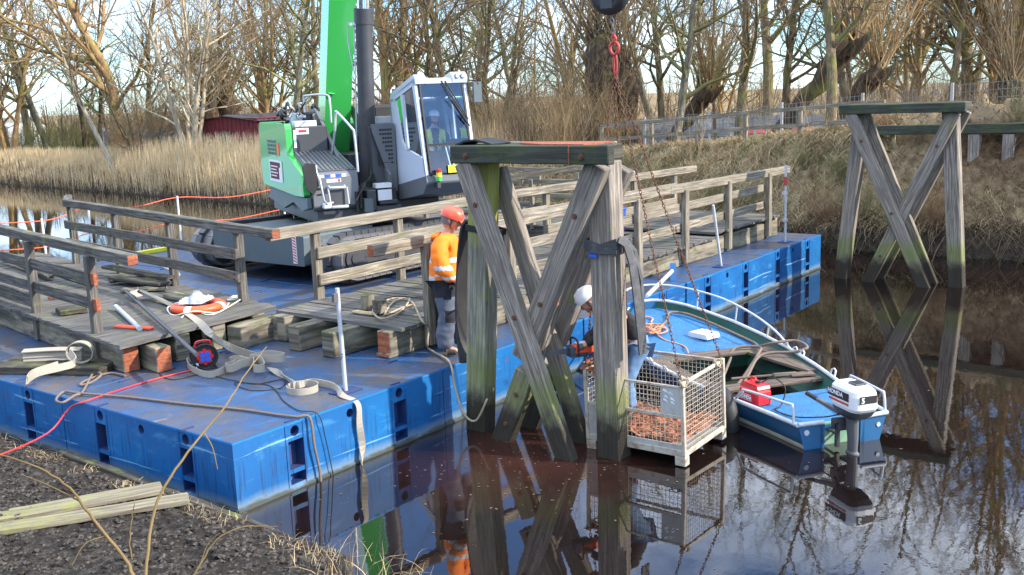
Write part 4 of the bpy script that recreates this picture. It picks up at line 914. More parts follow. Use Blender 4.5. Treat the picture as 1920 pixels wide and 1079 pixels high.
for k in range(40):
    x = -hxx+random.uniform(-.06, .12); y = hyy+random.uniform(-.28, .06); z = hz+random.uniform(-.06, .05); a = random.uniform(0, 6); l = random.uniform(.03, .08)
    p = Vector((x, y, z)); d = Vector((math.cos(a), math.sin(a), random.uniform(-.5, .5)))*l; g.beam(p, p+d, .03, .012)
o = g.build('bark_bunch', M['bark'], loc=(CX, CY, CZ)); setp(o, 'bunch of brown bark slabs caught on the left top corner of the cage', 'bark')
Mc = Matrix.Translation((CX, CY, CZ)) @ cg.rotation_euler.to_matrix().to_4x4()
for sx, sy in ((-1, -1), (1, -1), (-1, 1), (1, 1)):
    e = Mc @ Vector((sx*hxx, sy*hyy, hz-.03)); chain_mesh((hx+.008*sx, hy+.015*sy, 3.95), e, sag=.03 if sx > 0 else .015).build('chain_leg', M['rust'], cs)

# ------------------------------------------------------------------ boat
BH = R(54); BO = Vector((4.74, -4.06, 0))
bt = thing('work_boat', 'open blue work boat with white rail, moored between the raft and the wire cage', 'boat', BO, BH)
ST = [(-.02, .54, .275), (.5, .61, .275), (1.1, .73, .285), (1.8, .87, .305), (2.6, .97, .335), (3.3, .965, .38), (3.9, .86, .45), (4.35, .68, .52), (4.65, .50, .58), (4.85, .32, .62), (4.95, .16, .635)]
def stn(x): return (float(np.interp(x, [s[0] for s in ST], [s[1] for s in ST])), float(np.interp(x, [s[0] for s in ST], [s[2] for s in ST])))
N_ = 28; xs_ = [ST[0][0]+(ST[-1][0]-ST[0][0])*(1-(1-k/N_)**1.25) for k in range(N_+1)]
hull = MB(); prof = []
for x in xs_:
    hw, gz = stn(x); ch = hw*(.82-.10*(x/5.0)); lift = max(0, (x-3.7))**2*.26
    prof.append([(x, -hw, gz), (x, -(hw*.96), gz*.5+.03+lift*.4), (x, -ch*1.02, .045+lift*.9), (x, -ch, -.05+lift), (x, -.0, -.12+lift), (x, ch, -.05+lift), (x, ch*1.02, .045+lift*.9), (x, hw*.96, gz*.5+.03+lift*.4), (x, hw, gz)])
K = 9; vs = [p for r_ in prof for p in r_]
fsA = [(i*K+j, i*K+j+1, (i+1)*K+j+1, (i+1)*K+j) for i in range(N_) for j in (0, 1, 6, 7)]; fsB = [(i*K+j, i*K+j+1, (i+1)*K+j+1, (i+1)*K+j) for i in range(N_) for j in (2, 3, 4, 5)]
hull.add(vs, fsA, mat=0, smooth=True); hull.add(vs, fsB, mat=1, smooth=True)
hull.add(vs, [tuple(N_*K+j for j in range(K))], mat=0)
# inner skin
vi = [(p[0], p[1]*(1-.035/max(.2, abs(p[1]))) if p[1] else 0, p[2]+(.04 if 1 < (k % K) < 7 else 0)) for k, p in enumerate(vs)]
hull.add(vi, [tuple(reversed(f)) for f in fsA+fsB], mat=2, smooth=True)
hull.build('hull', [M['boat_blue'], M['boat_scum'], M['boat_green']], bt)
g = MB(); hw = .52
g.add([(-.02, -.54, .275), (-.02, -.44, -.08), (-.02, -.22, -.12), (-.02, -.26, .26)], [(0, 1, 2, 3)]); g.add([(-.02, .54, .275), (-.02, .44, -.08), (-.02, .22, -.12), (-.02, .26, .26)], [(0, 1, 2, 3)])
g.box(.05, .09, -.27, .27, -.1, .24, mat=1); g.box(-.02, .07, .22, .27, -.1, .26); g.box(-.02, .07, -.27, -.22, -.1, .26); g.build('transom', [M['boat_blue'], M['boat_tran']], bt)
def surf(x0, x1, z, mat, nm, inset=.03, n=14, th=.02, dz=0, parent=bt, zf=None):
    g = MB(); L_ = []; 
    for k in range(n+1):
        x = x0+(x1-x0)*k/n; hw, gz = stn(x); zz = gz+z if zf is None else zf; L_.append((x, max(.02, hw-inset), zz))
    v = [(x, -w_, zz) for x, w_, zz in L_]+[(x, w_, zz) for x, w_, zz in L_]+[(x, -w_, zz-th) for x, w_, zz in L_]+[(x, w_, zz-th) for x, w_, zz in L_]
    m_ = n+1; g.add(v, [(k, k+1, m_+k+1, m_+k) for k in range(n)]+[(2*m_+k, 3*m_+k, 3*m_+k+1, 2*m_+k+1) for k in range(n)]+[(0, m_, 3*m_, 2*m_), (n, 2*m_+n, 3*m_+n, m_+n)]); return g.build(nm, mat, parent)
surf(3.2, 4.93, -.10, M['boat_deck'], 'foredeck'); surf(.02, 1.2, -.07, M['boat_deck'], 'aft_deck', n=6)
def cross(x, z0, z1, mat, nm, inset=.05, th=.03):
    hw, gz = stn(x); hw -= inset; g = MB(); g.prism([(-hw, z1), (hw, z1), (hw*.86, z0), (-hw*.86, z0)], 0, x, x+th); return g.build(nm, mat, bt)
cross(3.2, -.08, .27, M['boat_green'], 'bulkhead'); cross(1.17, -.08, .21, M['boat_green'], 'bulkhead')
g = MB()
for k in range(13):
    y = -.62+.1*k; g.beam((1.22, y*.95, -.04), (3.18, y*1.1, -.03), .07, .02)
g.build('floor_boards', M['wood_black'], bt)
def plank(nm, a, b, w_, th=.035): g = MB(); g.beam(a, b, w_, th, seg=3); return g.build(nm, M['wood_thwart'], bt, bevel=.006)
plank('thwart', (1.60, -.80, .235), (1.60, .80, .235), .24); plank('thwart', (2.98, -.92, .28), (2.98, .92, .28), .27)
g = MB(); g.prism([(1.73, -.82), (2.84, -.94), (2.84, -.50), (1.73, -.70)], 2, .262, .295); g.build('side_bench', M['wood_thwart'], bt, bevel=.004)
g = MB(); g.prism([(1.73, .82), (2.84, .94), (2.84, .66), (1.73, .64)], 2, .262, .295); g.build('side_bench', M['wood_thwart'], bt, bevel=.004)
rl = [(x, -stn(x)[0]-.005, stn(x)[1]+.012) for x in xs_]+[(4.985, -.06, .65), (4.985, .06, .65)]+[(x, stn(x)[0]+.005, stn(x)[1]+.012) for x in reversed(xs_)]
g = MB(); g.tube(rl, .026, 8); g.tube([(-.02, .54, .288), (-.02, .24, .28)], .026, 8); g.tube([(-.02, -.54, .288), (-.02, -.24, .28)], .026, 8); g.build('gunwale_tube', M['rail_white'], bt)
# bow rail, stern rails, cleats
g = MB(); top = [(2.55, -.98, .34), (2.95, -.99, .50), (3.5, -.95, .64), (4.1, -.82, .76), (4.55, -.60, .83), (4.9, -.34, .87), (5.04, .0, .88), (4.9, .34, .87), (4.55, .60, .83), (4.1, .82, .76), (3.5, .95, .64), (2.95, .99, .50), (2.55, .98, .34)]
g.tube(smooth_path(top, 4), .015, 8); g.build('bow_rail', M['rail_white'], bt)
for x, y in ((3.15, 1), (3.85, 1), (4.5, 1), (3.15, -1), (3.85, -1), (4.5, -1)):
    hw, gz = stn(x); g = MB(); zt = float(np.interp(x, [2.95, 3.5, 4.1, 4.55], [.50, .64, .76, .83])); g.tube([(x, y*hw, gz), (x-.03, y*(hw+.015), zt-.01)], .012, 6); g.build('rail_stanchion', M['rail_white'], bt)
for y in (1, -1):
    g = MB(); pts = [(1.02, y*.71, .28), (.86, y*.70, .43), (.8, y*.69, .46), (.15, y*.58, .485), (.06, y*.56, .47), (.03, y*.56, .28)]; g.tube(smooth_path(pts, 4), .015, 8); g.build('stern_rail', M['rail_white'], bt)
for x, y in ((1.35, -.79), (2.25, -.93), (2.45, -.95), (2.7, -.97), (2.0, .90), (2.3, .94)):
    g = MB(); g.tube([(x-.05, y, .31), (x-.04, y*1.03, .385), (x, y*1.04, .40), (x+.04, y*1.03, .385), (x+.05, y, .31)], .012, 6); g.build('mooring_eye', M['rail_white'], bt)
g = MB(); g.cyl((-.03, .44, .19), (-.02, .44, .19), .03, 12); g.cyl((-.03, -.44, .17), (-.02, -.44, .17), .025, 12); g.build('drain_fitting', M['rail_white'], bt)
BM = Matrix.Translation(BO) @ Matrix.Rotation(BH, 4, 'Z')
def on_boat(o, label, cat, **k): o.location = BO; o.rotation_euler = (0, 0, BH); return setp(o, label, cat, **k)
# text helper: lettering as real thin meshes
def text(body, size, mat, name, parent, Mx, ext=.0015, shear=0, bold=.0):
    cu = bpy.data.curves.new(name, 'FONT'); cu.body = body; cu.size = size; cu.extrude = ext; cu.align_x = 'LEFT'; cu.shear = shear; cu.offset = bold; cu.resolution_u = 2
    t = bpy.data.objects.new(name, cu); COL.objects.link(t); dg = bpy.context.evaluated_depsgraph_get(); dg.update(); me = bpy.data.meshes.new_from_object(t.evaluated_get(dg)); bpy.data.objects.remove(t)
    me.materials.clear(); me.materials.append(mat); o = bpy.data.objects.new(name, me); COL.objects.link(o); o.parent = parent; o.matrix_local = Mx; return o
def basis(o, x, y):
    x = Vector(x).normalized(); y = Vector(y); y = (y-x*y.dot(x)).normalized(); z = x.cross(y); m_ = Matrix.Identity(4)
    for i in range(3): m_[i][0] = x[i]; m_[i][1] = y[i]; m_[i][2] = z[i]; m_[i][3] = o[i]
    return m_
# outboard motor
MOS = 1.14
mo = thing('outboard_motor', 'white and black outboard motor clamped to the stern of the blue boat', 'outboard motor', BM @ Vector((-.26, .06, -.20)), BH)
def loft(secs, mat=0, n=20, mb=None, p=3.2):
    """secs: (z, cx, cy, ax, ay) superellipse rings"""
    mb = mb or MB(); vs = []
    for (z, cx_, cy_, ax, ay) in secs:
        for k in range(n):
            a = 2*PI*k/n; c_, s_ = math.cos(a), math.sin(a); vs.append((cx_+ax*math.copysign(abs(c_)**(2/p), c_), cy_+ay*math.copysign(abs(s_)**(2/p), s_), z))
    mb.add(vs, [(i*n+k, i*n+(k+1) % n, (i+1)*n+(k+1) % n, (i+1)*n+k) for i in range(len(secs)-1) for k in range(n)]+[tuple(range(n-1, -1, -1)), tuple((len(secs)-1)*n+k for k in range(n))], mat=mat, smooth=False); return mb
g = loft([(.66, -.02, 0, .19, .125), (.70, -.02, 0, .215, .135), (.82, -.02, 0, .212, .132), (.87, -.015, 0, .20, .125), (.90, .0, 0, .165, .10), (.91, .0, 0, .13, .08)], n=24, p=5); cw = g.build('cowling', M['white'], mo, bevel=.01)
g = loft([(.57, .0, 0, .13, .08), (.61, -.01, 0, .18, .11), (.66, -.02, 0, .205, .13)], n=24, p=4); g.build('lower_pan', M['dark_steel'], mo)
g = MB(); g.box(-.13, .19, .1335, .1375, .765, .845); g.box(-.2375, -.2345, -.09, .09, .765, .84); g.build('cowling_stripe', M['black'], cw)
g = MB(); g.box(-.13, .17, .1335, .137, .725, .745); g.build('red_stripe', M['red_paint'], cw)
text('HONDA', .062, M['white'], 'lettering', cw, basis((.185, .138, .79), (-1, 0, 0), (0, 0, 1)), bold=.002)
text('5', .075, M['white'], 'numeral', cw, basis((-.238, .075, .775), (0, -1, 0), (0, 0, 1)), bold=.002)
g = MB(); g.box(-.12, .0, -.06, .05, .905, .93); g.box(-.11, -.01, -.045, .035, .93, .934, mat=1); g.build('carry_grip', [M['grey_steel'], M['black']], cw)
g = loft([(.60, .0, 0, .075, .05), (.35, -.02, 0, .06, .04), (.22, -.02, 0, .055, .035), (.20, -.02, 0, .08, .045), (.17, -.02, 0, .08, .045), (.15, -.03, 0, .055, .03), (-.3, -.03, 0, .06, .025)], n=14, p=2.4); g.build('leg', M['grey_steel'], mo)
g = MB(); g.box(.07, .20, -.09, .09, .40, .50); g.box(.10, .14, -.09, -.05, .22, .5); g.box(.10, .14, .05, .09, .22, .5); g.cyl((.12, .08, .36), (.26, .08, .36), .015, 8); g.cyl((.12, -.08, .36), (.26, -.08, .36), .015, 8); g.cyl((.1, -.12, .5), (.1, .12, .5), .03, 12); g.build('clamp_bracket', M['dark_steel'], mo, bevel=.005)
g = MB(); g.beam((.12, .05, .58), (.42, .10, .63), .05, .045, w1=.035, h1=.035); g.cyl((.42, .10, .63), (.56, .12, .655), .022, 12, mat=1); g.build('tiller', [M['grey_steel'], M['black']], mo, bevel=.004)
mo.scale = (1.12, 1.12, 1.05)
# red fuel tank
ft = thing('fuel_tank', 'red portable fuel tank standing on the aft deck of the boat', 'fuel tank', BM @ Vector((1.06, .42, .212)), BH+R(8))
g = MB(); g.box(-.17, .17, -.105, .105, 0, .18); g.prism([(-.17, .18), (.17, .18), (.13, .245), (-.13, .245)], 1, -.085, .085); g.build('tank_body', M['red'], ft, bevel=.02)
g = MB(); g.cyl((-.05, 0, .24), (-.05, 0, .27), .03, 14, mat=0); g.tube([(.1, -.02, .24), (.1, -.02, .285), (.02, -.02, .285), (.02, -.02, .24)], .012, 6, mat=1); g.build('filler_cap', [M['black'], M['red']], ft)
text('HONDA', .058, M['white'], 'lettering', ft, basis((.15, .108, .06), (-1, 0, 0), (0, 0, 1)), bold=.003)
g = MB(); g.box(-.06, .155, .1055, .108, .045, .05); g.box(-.06, .155, .1055, .108, .11, .115); g.build('label_frame', M['white'], ft)
g = MB(); g.tube(smooth_path([(1.02, .38, .45), (.94, .26, .52), (.82, .18, .42), (.8, .24, .235), (.7, .38, .225), (.4, .32, .225), (.08, .18, .30), (-.12, .1, .38)], 8), .008, 6); on_boat(g.build('fuel_hose', M['black']), 'thin black fuel hose running from the red tank to the outboard', 'hose')
# things lying in the boat
g = MB(); g.tube([(1.68, -.62, .29), (1.74, .35, .31)], .016, 8); g.beam((1.62, -.72, .28), (1.68, -.42, .29), .12, .02); g.beam((1.67, -.5, .30), (1.70, -.2, .305), .05, .03); on_boat(g.build('wooden_oar', M['wood_thwart']), 'brown wooden oar lying across the aft thwart of the boat', 'oar')
g = MB(); g.prism([(-.20, .0), (.20, .0), (.16, .07), (-.16, .07)], 1, -.13, .13, M=Matrix.Translation((3.72, -.30, .335)) @ Matrix.Rotation(.35, 4, 'Z')); on_boat(g.build('white_box', M['white'], bevel=.015), 'flat white plastic box on the blue foredeck of the boat', 'box')
def coil(cx_, cy_, z, r0, n, rad, mat, label, name='rope_coil', seed=1, boat=True, sq=1, jit=.35, layers=.02, tail=None):
    rg = random.Random(seed); pts = []
    for k in range(n*9):
        a = k*2*PI/9; rr = r0*(1+rg.uniform(-jit, jit)); pts.append((cx_+rr*math.cos(a)+rg.uniform(-.3, .3)*r0, cy_+sq*rr*math.sin(a)+rg.uniform(-.3, .3)*r0, z+rad+layers*rg.random()*2))
    if tail: pts += tail
    g = MB(); g.tube(smooth_path(pts, 4), rad, 6); o = g.build(name, mat)
    return on_boat(o, label, 'rope') if boat else setp(o, label, 'rope')
coil(4.12, .32, .375, .15, 7, .010, M['rope_or'], 'tangled salmon orange rope heaped on the blue foredeck', seed=4, layers=.05, tail=[(3.8, .3, .35), (3.5, .15, .31), (3.21, .20, .295), (3.17, .22, .1)])
g = MB(); g.tube(smooth_path([(4.36, .30, .44), (4.5, .32, .47), (4.60, .22, .50), (4.52, .12, .48), (4.4, .2, .45)], 5), .014, 6); on_boat(g.build('cleat_rope', M['rope_or']), 'salmon rope turned round the bow cleat', 'rope')
g = MB(); g.tube(smooth_path([(5.0, .1, .90), (4.85, .22, .68), (4.6, .34, .58), (4.3, .42, .47), (4.2, .2, .42), (4.4, -.05, .45), (4.6, -.2, .52), (4.5, -.42, .50), (4.1, -.62, .42), (3.6, -.76, .34), (3.2, -.80, .31), (2.9, -.7, .34), (2.7, -.8, .42), (2.6, -1.08, .44), (2.3, -1.06, .42), (2.35, -.88, .37), (2.5, -.5, .33), (2.15, -.1, .18), (1.8, .3, .0), (2.1, .5, .0), (2.5, .1, .02), (2.8, -.2, .2), (3.0, -.4, .32), (2.85, -.68, .34), (2.6, -.5, .30), (2.35, -.1, .05), (2.0, .3, .0)], 7), .019, 8); on_boat(g.build('mooring_rope', M['rope']), 'thick grey mooring rope looping from the bow over the side bench of the boat', 'rope')
# tyre fender on the near side
g = MB(); g.tube([(1.12+.28*math.cos(a), .86, .10+.28*math.sin(a)) for a in np.linspace(0, 2*PI, 33)[:-1]], .10, 10, closed=True); on_boat(g.build('tyre_fender', M['black']), 'black tyre fender hanging on the boat side beside the wire cage', 'tyre')
g = MB()
for k in range(14):
    a = random.uniform(0, 6); g.tube(smooth_path([(2.9+.14*math.cos(a+t)+random.uniform(-.03, .03), 1.06+.03*math.sin(3*t), .36+.16*math.sin(a+t)) for t in (0, 1, 2, 3, 4)], 3), .006, 4)
on_boat(g.build('net_bundle', M['hose']), 'bundle of grey netting hung on the boat side behind the cage', 'net')
# ------------------------------------------------------------------ people
def skin_eval(chains, name, subd=2, root=None):
    """chains: lists of (point, radius); shared points join. returns evaluated mesh"""
    V = []; Rr = []; E = []; idx = {}
    for ch in chains:
        prev = None
        for p, r in ch:
            k = tuple(round(c, 4) for c in p)
            if k not in idx: idx[k] = len(V); V.append(p); Rr.append(r if isinstance(r, tuple) else (r, r))
            i = idx[k]
            if prev is not None and prev != i: E.append((prev, i))
            prev = i
    me = bpy.data.meshes.new(name); me.from_pydata(V, E, []); o = bpy.data.objects.new(name, me); COL.objects.link(o)
    md = o.modifiers.new('skin', 'SKIN'); md.use_smooth_shade = True; md.branch_smoothing = .6
    for i, r in enumerate(Rr): me.skin_vertices[0].data[i].radius = r; me.skin_vertices[0].data[i].use_root = (i == 0)
    sb = o.modifiers.new('s', 'SUBSURF'); sb.levels = subd; sb.render_levels = subd
    dg = bpy.context.evaluated_depsgraph_get(); dg.update(); m2 = bpy.data.meshes.new_from_object(o.evaluated_get(dg)); bpy.data.objects.remove(o); m2.name = name; return m2
def link_mesh(me, name, mats, parent, wr=0, wf=9, matf=None):
    me.materials.clear()
    for mt in (mats if isinstance(mats, list) else [mats]): me.materials.append(mt)
    if wr:
        for v in me.vertices:
            n_ = mnoise.fractal(Vector(v.co)*wf, 1.0, 2.0, 3); v.co = v.co+v.normal*n_*wr
    if matf:
        for p in me.polygons: p.material_index = matf(p.center)
    for p in me.polygons: p.use_smooth = True
    o = bpy.data.objects.new(name, me); COL.objects.link(o); o.parent = parent; return o
def head_mesh(c, pitch=0, yaw=0, s=1.0):
    """head with nose, brow, chin, ears; returns verts, faces"""
    bm = bmesh.new(); bmesh.ops.create_uvsphere(bm, u_segments=24, v_segments=18, radius=1)
    for v in bm.verts:
        x, y, z = v.co; X = x*.098; Y = y*.076; Z = z*.118
        if z < -.1: X += .012*(x > 0); Y *= 1-.30*min(1, (-z-.1)); X *= 1-.12*(-z)
        if x > .6: X = .088+(x-.6)*.03
        d = math.exp(-((y/.16)**2)-((z+.12)/.20)**2)
        if x > 0: X += .030*d
        for sy in (-1, 1):
            e = math.exp(-(((y-sy*.38)/.18)**2)-((z-.06)/.13)**2)
            if x > 0: X -= .012*e
            er = math.exp(-((x/.18)**2)-((z+.02)/.24)**2)*(1 if y*sy > .85 else 0); Y += sy*.016*er
        if x > 0: X -= .006*math.exp(-((z+.42)/.05)**2)*(abs(y) < .4); X += .012*math.exp(-((z+.75)/.2)**2-(y/.3)**2)
        v.co = (X, Y, Z)
    Mx = Matrix.Translation(c) @ Matrix.Rotation(yaw, 4, 'Z') @ Matrix.Rotation(pitch, 4, 'Y') @ Matrix.Scale(s, 4)
    bm.transform(Mx); vs = [tuple(v.co) for v in bm.verts]; fs = [[q.index for q in f.verts] for f in bm.faces]; bm.free(); return vs, fs, Mx
def hand(w, d, side, curl=.6):
    """finger chains from the wrist; d = direction of the hand, side = +-1 for thumb side"""
    w = Vector(w); d = Vector(d).normalized(); sv = d.cross(Vector((0, 0, 1))); sv = sv.normalized() if sv.length > .1 else Vector((0, 1, 0)); sv *= side; pn = d.cross(sv).normalized()
    palm = w+d*.07; ch = []
    for k, (o_, l) in enumerate(((-.028, .072), (-.010, .085), (.010, .080), (.027, .062))):
        b = palm+sv*o_+d*.02; m_ = b+d*l*.5+pn*.015*curl*2; e = m_+d*l*.28+pn*l*.5*curl; ch.append([(tuple(palm), .024), (tuple(b), .011), (tuple(m_), .009), (tuple(e), .0075)])
    t0 = w+d*.03-sv*.02; ch.append([(tuple(palm), .024), (tuple(t0-sv*.02+d*.01), .012), (tuple(t0-sv*.035+d*.05+pn*.01), .009)])
    return [[(tuple(w), .024), (tuple(palm), .024)]]+ch
def person(label, loc, hd, J, mats, headp, heady, hs=1.0):
    rt_ = thing('person', label, 'person', loc, hd)
    g = J; body = []
    body.append([(g['pelvis'], .12), (g['waist'], .11), (g['chest'], .14), (g['neck'], .055), (g['skull'], .06)])
    for s_ in 'RL':
        body.append([(g['chest'], .14), (g['sh'+s_], .06), (g['el'+s_], .042), (g['wr'+s_], .026)])
        body += hand(g['wr'+s_], Vector(g['hd'+s_])-Vector(g['wr'+s_]), 1 if s_ == 'R' else -1)
        body.append([(g['pelvis'], .12), (g['hip'+s_], .085), (g['kn'+s_], .055), (g['an'+s_], .04), (g['to'+s_], .035)])
    me = skin_eval(body, 'body', 2); bm = bmesh.new(); bm.from_mesh(me); vs, fs, Mx = head_mesh(g['head'], headp, heady, hs)
    bv = [bm.verts.new(v) for v in vs]
    for f in fs: bm.faces.new([bv[k] for k in f])
    bm.to_mesh(me); bm.free(); bo_ = link_mesh(me, 'body', [mats['skin']], rt_)
    return rt_, Mx
def helmet(rt_, Mx, mat, brim=True):
    g = MB(); n = 24; rings = []
    for (z, r_) in ((.0, 1.0), (.03, 1.01), (.07, .93), (.10, .74), (.118, .45), (.125, .12)):
        rings.append([Mx @ Vector((r_*.128*math.cos(2*PI*k/n)-.008, r_*.102*math.sin(2*PI*k/n), z+.035)) for k in range(n)])
    vs = [p for r_ in rings for p in r_]; g.add(vs, [(i*n+k, i*n+(k+1) % n, (i+1)*n+(k+1) % n, (i+1)*n+k) for i in range(5) for k in range(n)]+[tuple(5*n+k for k in range(n))], smooth=True)
    g.add([Mx @ Vector(p) for p in ((.10, -.085, .045), (.175, -.05, .025), (.188, 0, .02), (.175, .05, .025), (.10, .085, .045), (.11, 0, .055))], [(0, 1, 2, 5), (5, 2, 3, 4)], smooth=True)
    g.tube([Mx @ Vector((-.11, 0, .075)), Mx @ Vector((-.06, 0, .145)), Mx @ Vector((.0, 0, .162)), Mx @ Vector((.07, 0, .145)), Mx @ Vector((.115, 0, .08))], .012, 6)
    h = g.build('helmet', mat, rt_)
    s = MB(); s.tube([Mx @ Vector((.02, -.083, .03)), Mx @ Vector((.03, -.075, -.06)), Mx @ Vector((.06, 0, -.115)), Mx @ Vector((.03, .075, -.06)), Mx @ Vector((.02, .083, .03))], .004, 5); s.build('chin_strap', M['black'], h)
    return h
def hairpiece(rt_, Mx, mat):
    g = MB(); n = 20; rings = []
    for (z, r_) in ((-.055, .93), (-.02, 1.03), (.03, 1.05), (.06, 1.0)):
        rings.append([Mx @ Vector((r_*.100*math.cos(a), r_*.080*math.sin(a), z)) for a in np.linspace(1.15, 2*PI-1.15, n)])
    vs = [p for r_ in rings for p in r_]; g.add(vs, [(i*n+k, i*n+k+1, (i+1)*n+k+1, (i+1)*n+k) for i in range(3) for k in range(n-1)], smooth=True); return g.build('hair', mat, rt_)
def eyes(rt_, Mx):
    g = MB()
    for sy in (-1, 1):
        g.cyl(Mx @ Vector((.083, sy*.030, .008)), Mx @ Vector((.0875, sy*.030, .008)), .009, 8, mat=0)
        g.beam(Mx @ Vector((.088, sy*.015, .027)), Mx @ Vector((.082, sy*.045, .026)), .008, .006, mat=0)
    g.build('eyes', M['beard'], rt_)
# worker in orange on the raft
J = dict(pelvis=(0, 0, .97), waist=(.0, 0, 1.12), chest=(.01, 0, 1.33), neck=(.04, 0, 1.50), skull=(.07, 0, 1.58), head=(.085, 0, 1.635),
         shR=(.0, -.18, 1.42), elR=(.02, -.25, 1.13), wrR=(.16, -.22, .93), hdR=(.20, -.205, .85), shL=(.0, .18, 1.42), elL=(.05, .25, 1.14), wrL=(.24, .17, .95), hdL=(.29, .15, .87),
         hipR=(0, -.10, .90), knR=(.03, -.11, .50), anR=(-.02, -.12, .10), toR=(.13, -.13, .05), hipL=(0, .10, .90), knL=(.07, .11, .50), anL=(.10, .12, .10), toL=(.25, .13, .05))
p1, Mx = person('worker in orange jacket and red helmet standing on the raft, looking down', (3.61, .42, H+.01), R(-64), J, {'skin': M['skin']}, .42, 0)
helmet(p1, Mx, M['helmet']); hairpiece(p1, Mx, M['hair']); eyes(p1, Mx)
jk = skin_eval([[((0, 0, .80), (.20, .19)), ((0, 0, 1.0), (.21, .20)), ((.0, 0, 1.18), (.21, .20)), ((.01, 0, 1.33), (.22, .19)), ((.03, 0, 1.49), (.11, .10))],
                [((.01, 0, 1.33), (.22, .19)), ((.0, -.19, 1.41), .115), ((.01, -.25, 1.26), .105), ((.02, -.27, 1.13), .10), ((.09, -.25, 1.03), .09), ((.155, -.225, .93), .075)],
                [((.01, 0, 1.33), (.22, .19)), ((.0, .19, 1.41), .115), ((.05, .26, 1.14), .10), ((.15, .21, 1.04), .085), ((.235, .172, .95), .07)]], 'jacket', 3)
def jm(c):
    if c.y < -.165 or c.y > .19: # sleeves
        t = c.z
        return 1 if (1.085 < t < 1.135 or .965 < t < 1.005) and abs(c.y) > .15 else 0
    if .91 < c.z < .965 or 1.14 < c.z < 1.19: return 1
    if c.x < 0 and 1.19 < c.z < 1.5 and (.07 < abs(c.y) < .115): return 1
    return 0
link_mesh(jk, 'jacket', [M['hivis'], M['reflect']], p1, .014, 8, jm)
hood = skin_eval([[((-.06, -.09, 1.46), .055), ((-.10, 0, 1.49), .07), ((-.06, .09, 1.46), .055)], [((-.10, 0, 1.49), .07), ((-.12, 0, 1.40), .05)]], 'hood', 2); link_mesh(hood, 'hood', M['hivis'], p1, .012, 12)
tr_ = skin_eval([[((0, 0, 1.0), (.17, .16)), ((0, -.09, .86), .135), ((.03, -.11, .50), .105), ((-.01, -.12, .24), .10), ((-.02, -.12, .05), .105)], [((0, 0, 1.0), (.17, .16)), ((0, .09, .86), .135), ((.07, .11, .50), .105), ((.09, .12, .24), .10), ((.10, .12, .05), .105)]], 'trousers', 3)
link_mesh(tr_, 'trousers', [M['trouser'], M['navy']], p1, .016, 9, lambda c: 1 if c.z > .72 or (.42 < c.z < .56 and c.x > .03) else 0)
for x, y in ((-.02, -.12), (.10, .12)):
    b = skin_eval([[((x-.03, y, .06), .06), ((x+.05, y, .055), .055), ((x+.15, y-.005, .045), .045)], [((x-.03, y, .06), .06), ((x-.02, y, .14), .055)]], 'boot', 2); link_mesh(b, 'boot', M['boot'], p1)
g = MB(); g.tube([(.0, -.05, 1.47), (.07, -.03, 1.40), (.13, -.02, 1.30)], .012, 6); g.build('red_strap', M['red'], p1)
g = MB(); g.box(.10, .135, -.135, -.085, .66, .72); g.build('knee_label', M['white'], p1)
p1.scale = (1.14, 1.14, 1.0)
# worker standing in the cage with the chainsaw
J = dict(pelvis=(-.10, 0, .86), waist=(.0, 0, .98), chest=(.13, .03, 1.18), neck=(.32, .06, 1.27), skull=(.37, .07, 1.31), head=(.43, .08, 1.34),
         shR=(.12, -.15, 1.22), elR=(.33, -.12, .95), wrR=(.53, .12, .86), hdR=(.60, .17, .84), shL=(.12, .21, 1.24), elL=(.33, .30, 1.01), wrL=(.51, .26, .90), hdL=(.59, .23, .86),
         hipR=(-.10, -.10, .80), knR=(.02, -.13, .44), anR=(-.06, -.14, .10), toR=(.08, -.15, .05), hipL=(-.10, .10, .80), knL=(.04, .12, .44), anL=(.0, .14, .10), toL=(.14, .15, .05))
p2, Mx = person('worker in white helmet, black sweater and jeans, leaning from the cage', (3.70, -2.07, .27), R(132), J, {'skin': M['skin']}, .75, 0)
helmet(p2, Mx, M['helmet_w']); hairpiece(p2, Mx, M['hair']); eyes(p2, Mx)
jk = skin_eval([[((-.12, 0, .82), (.16, .15)), ((-.04, 0, .98), (.165, .15)), ((.13, .03, 1.18), (.18, .15)), ((.26, .05, 1.24), .08)],
                [((.13, .03, 1.18), (.18, .15)), ((.12, -.15, 1.22), .085), ((.33, -.12, .95), .066), ((.43, .01, .90), .056), ((.52, .115, .862), .045)],
                [((.13, .03, 1.18), (.18, .15)), ((.12, .21, 1.24), .085), ((.33, .30, 1.01), .066), ((.42, .28, .95), .055), ((.505, .26, .902), .045)]], 'sweater', 3); link_mesh(jk, 'sweater', M['sweater'], p2, .012, 9)
tr_ = skin_eval([[((-.10, 0, .86), (.16, .135)), ((-.10, -.09, .78), .112), ((.02, -.13, .44), .078), ((-.06, -.14, .10), .068)], [((-.10, 0, .86), (.16, .135)), ((-.10, .09, .78), .112), ((.04, .12, .44), .078), ((.0, .14, .10), .068)]], 'jeans', 3); link_mesh(tr_, 'jeans', M['jeans'], p2, .013, 10)
for s_ in 'RL':
    w_ = Vector(J['wr'+s_]); h_ = Vector(J['hd'+s_]); d = (h_-w_).normalized(); gl = skin_eval([[(tuple(w_), .036), (tuple(w_+d*.07), .042), (tuple(w_+d*.12), .034)]], 'glove', 2); link_mesh(gl, 'glove', M['glove'], p2)
for x, y in ((-.06, -.14), (.0, .14)):
    b = skin_eval([[((x-.03, y, .05), .055), ((x+.13, y, .045), .045)]], 'boot', 2); link_mesh(b, 'boot', M['boot'], p2)
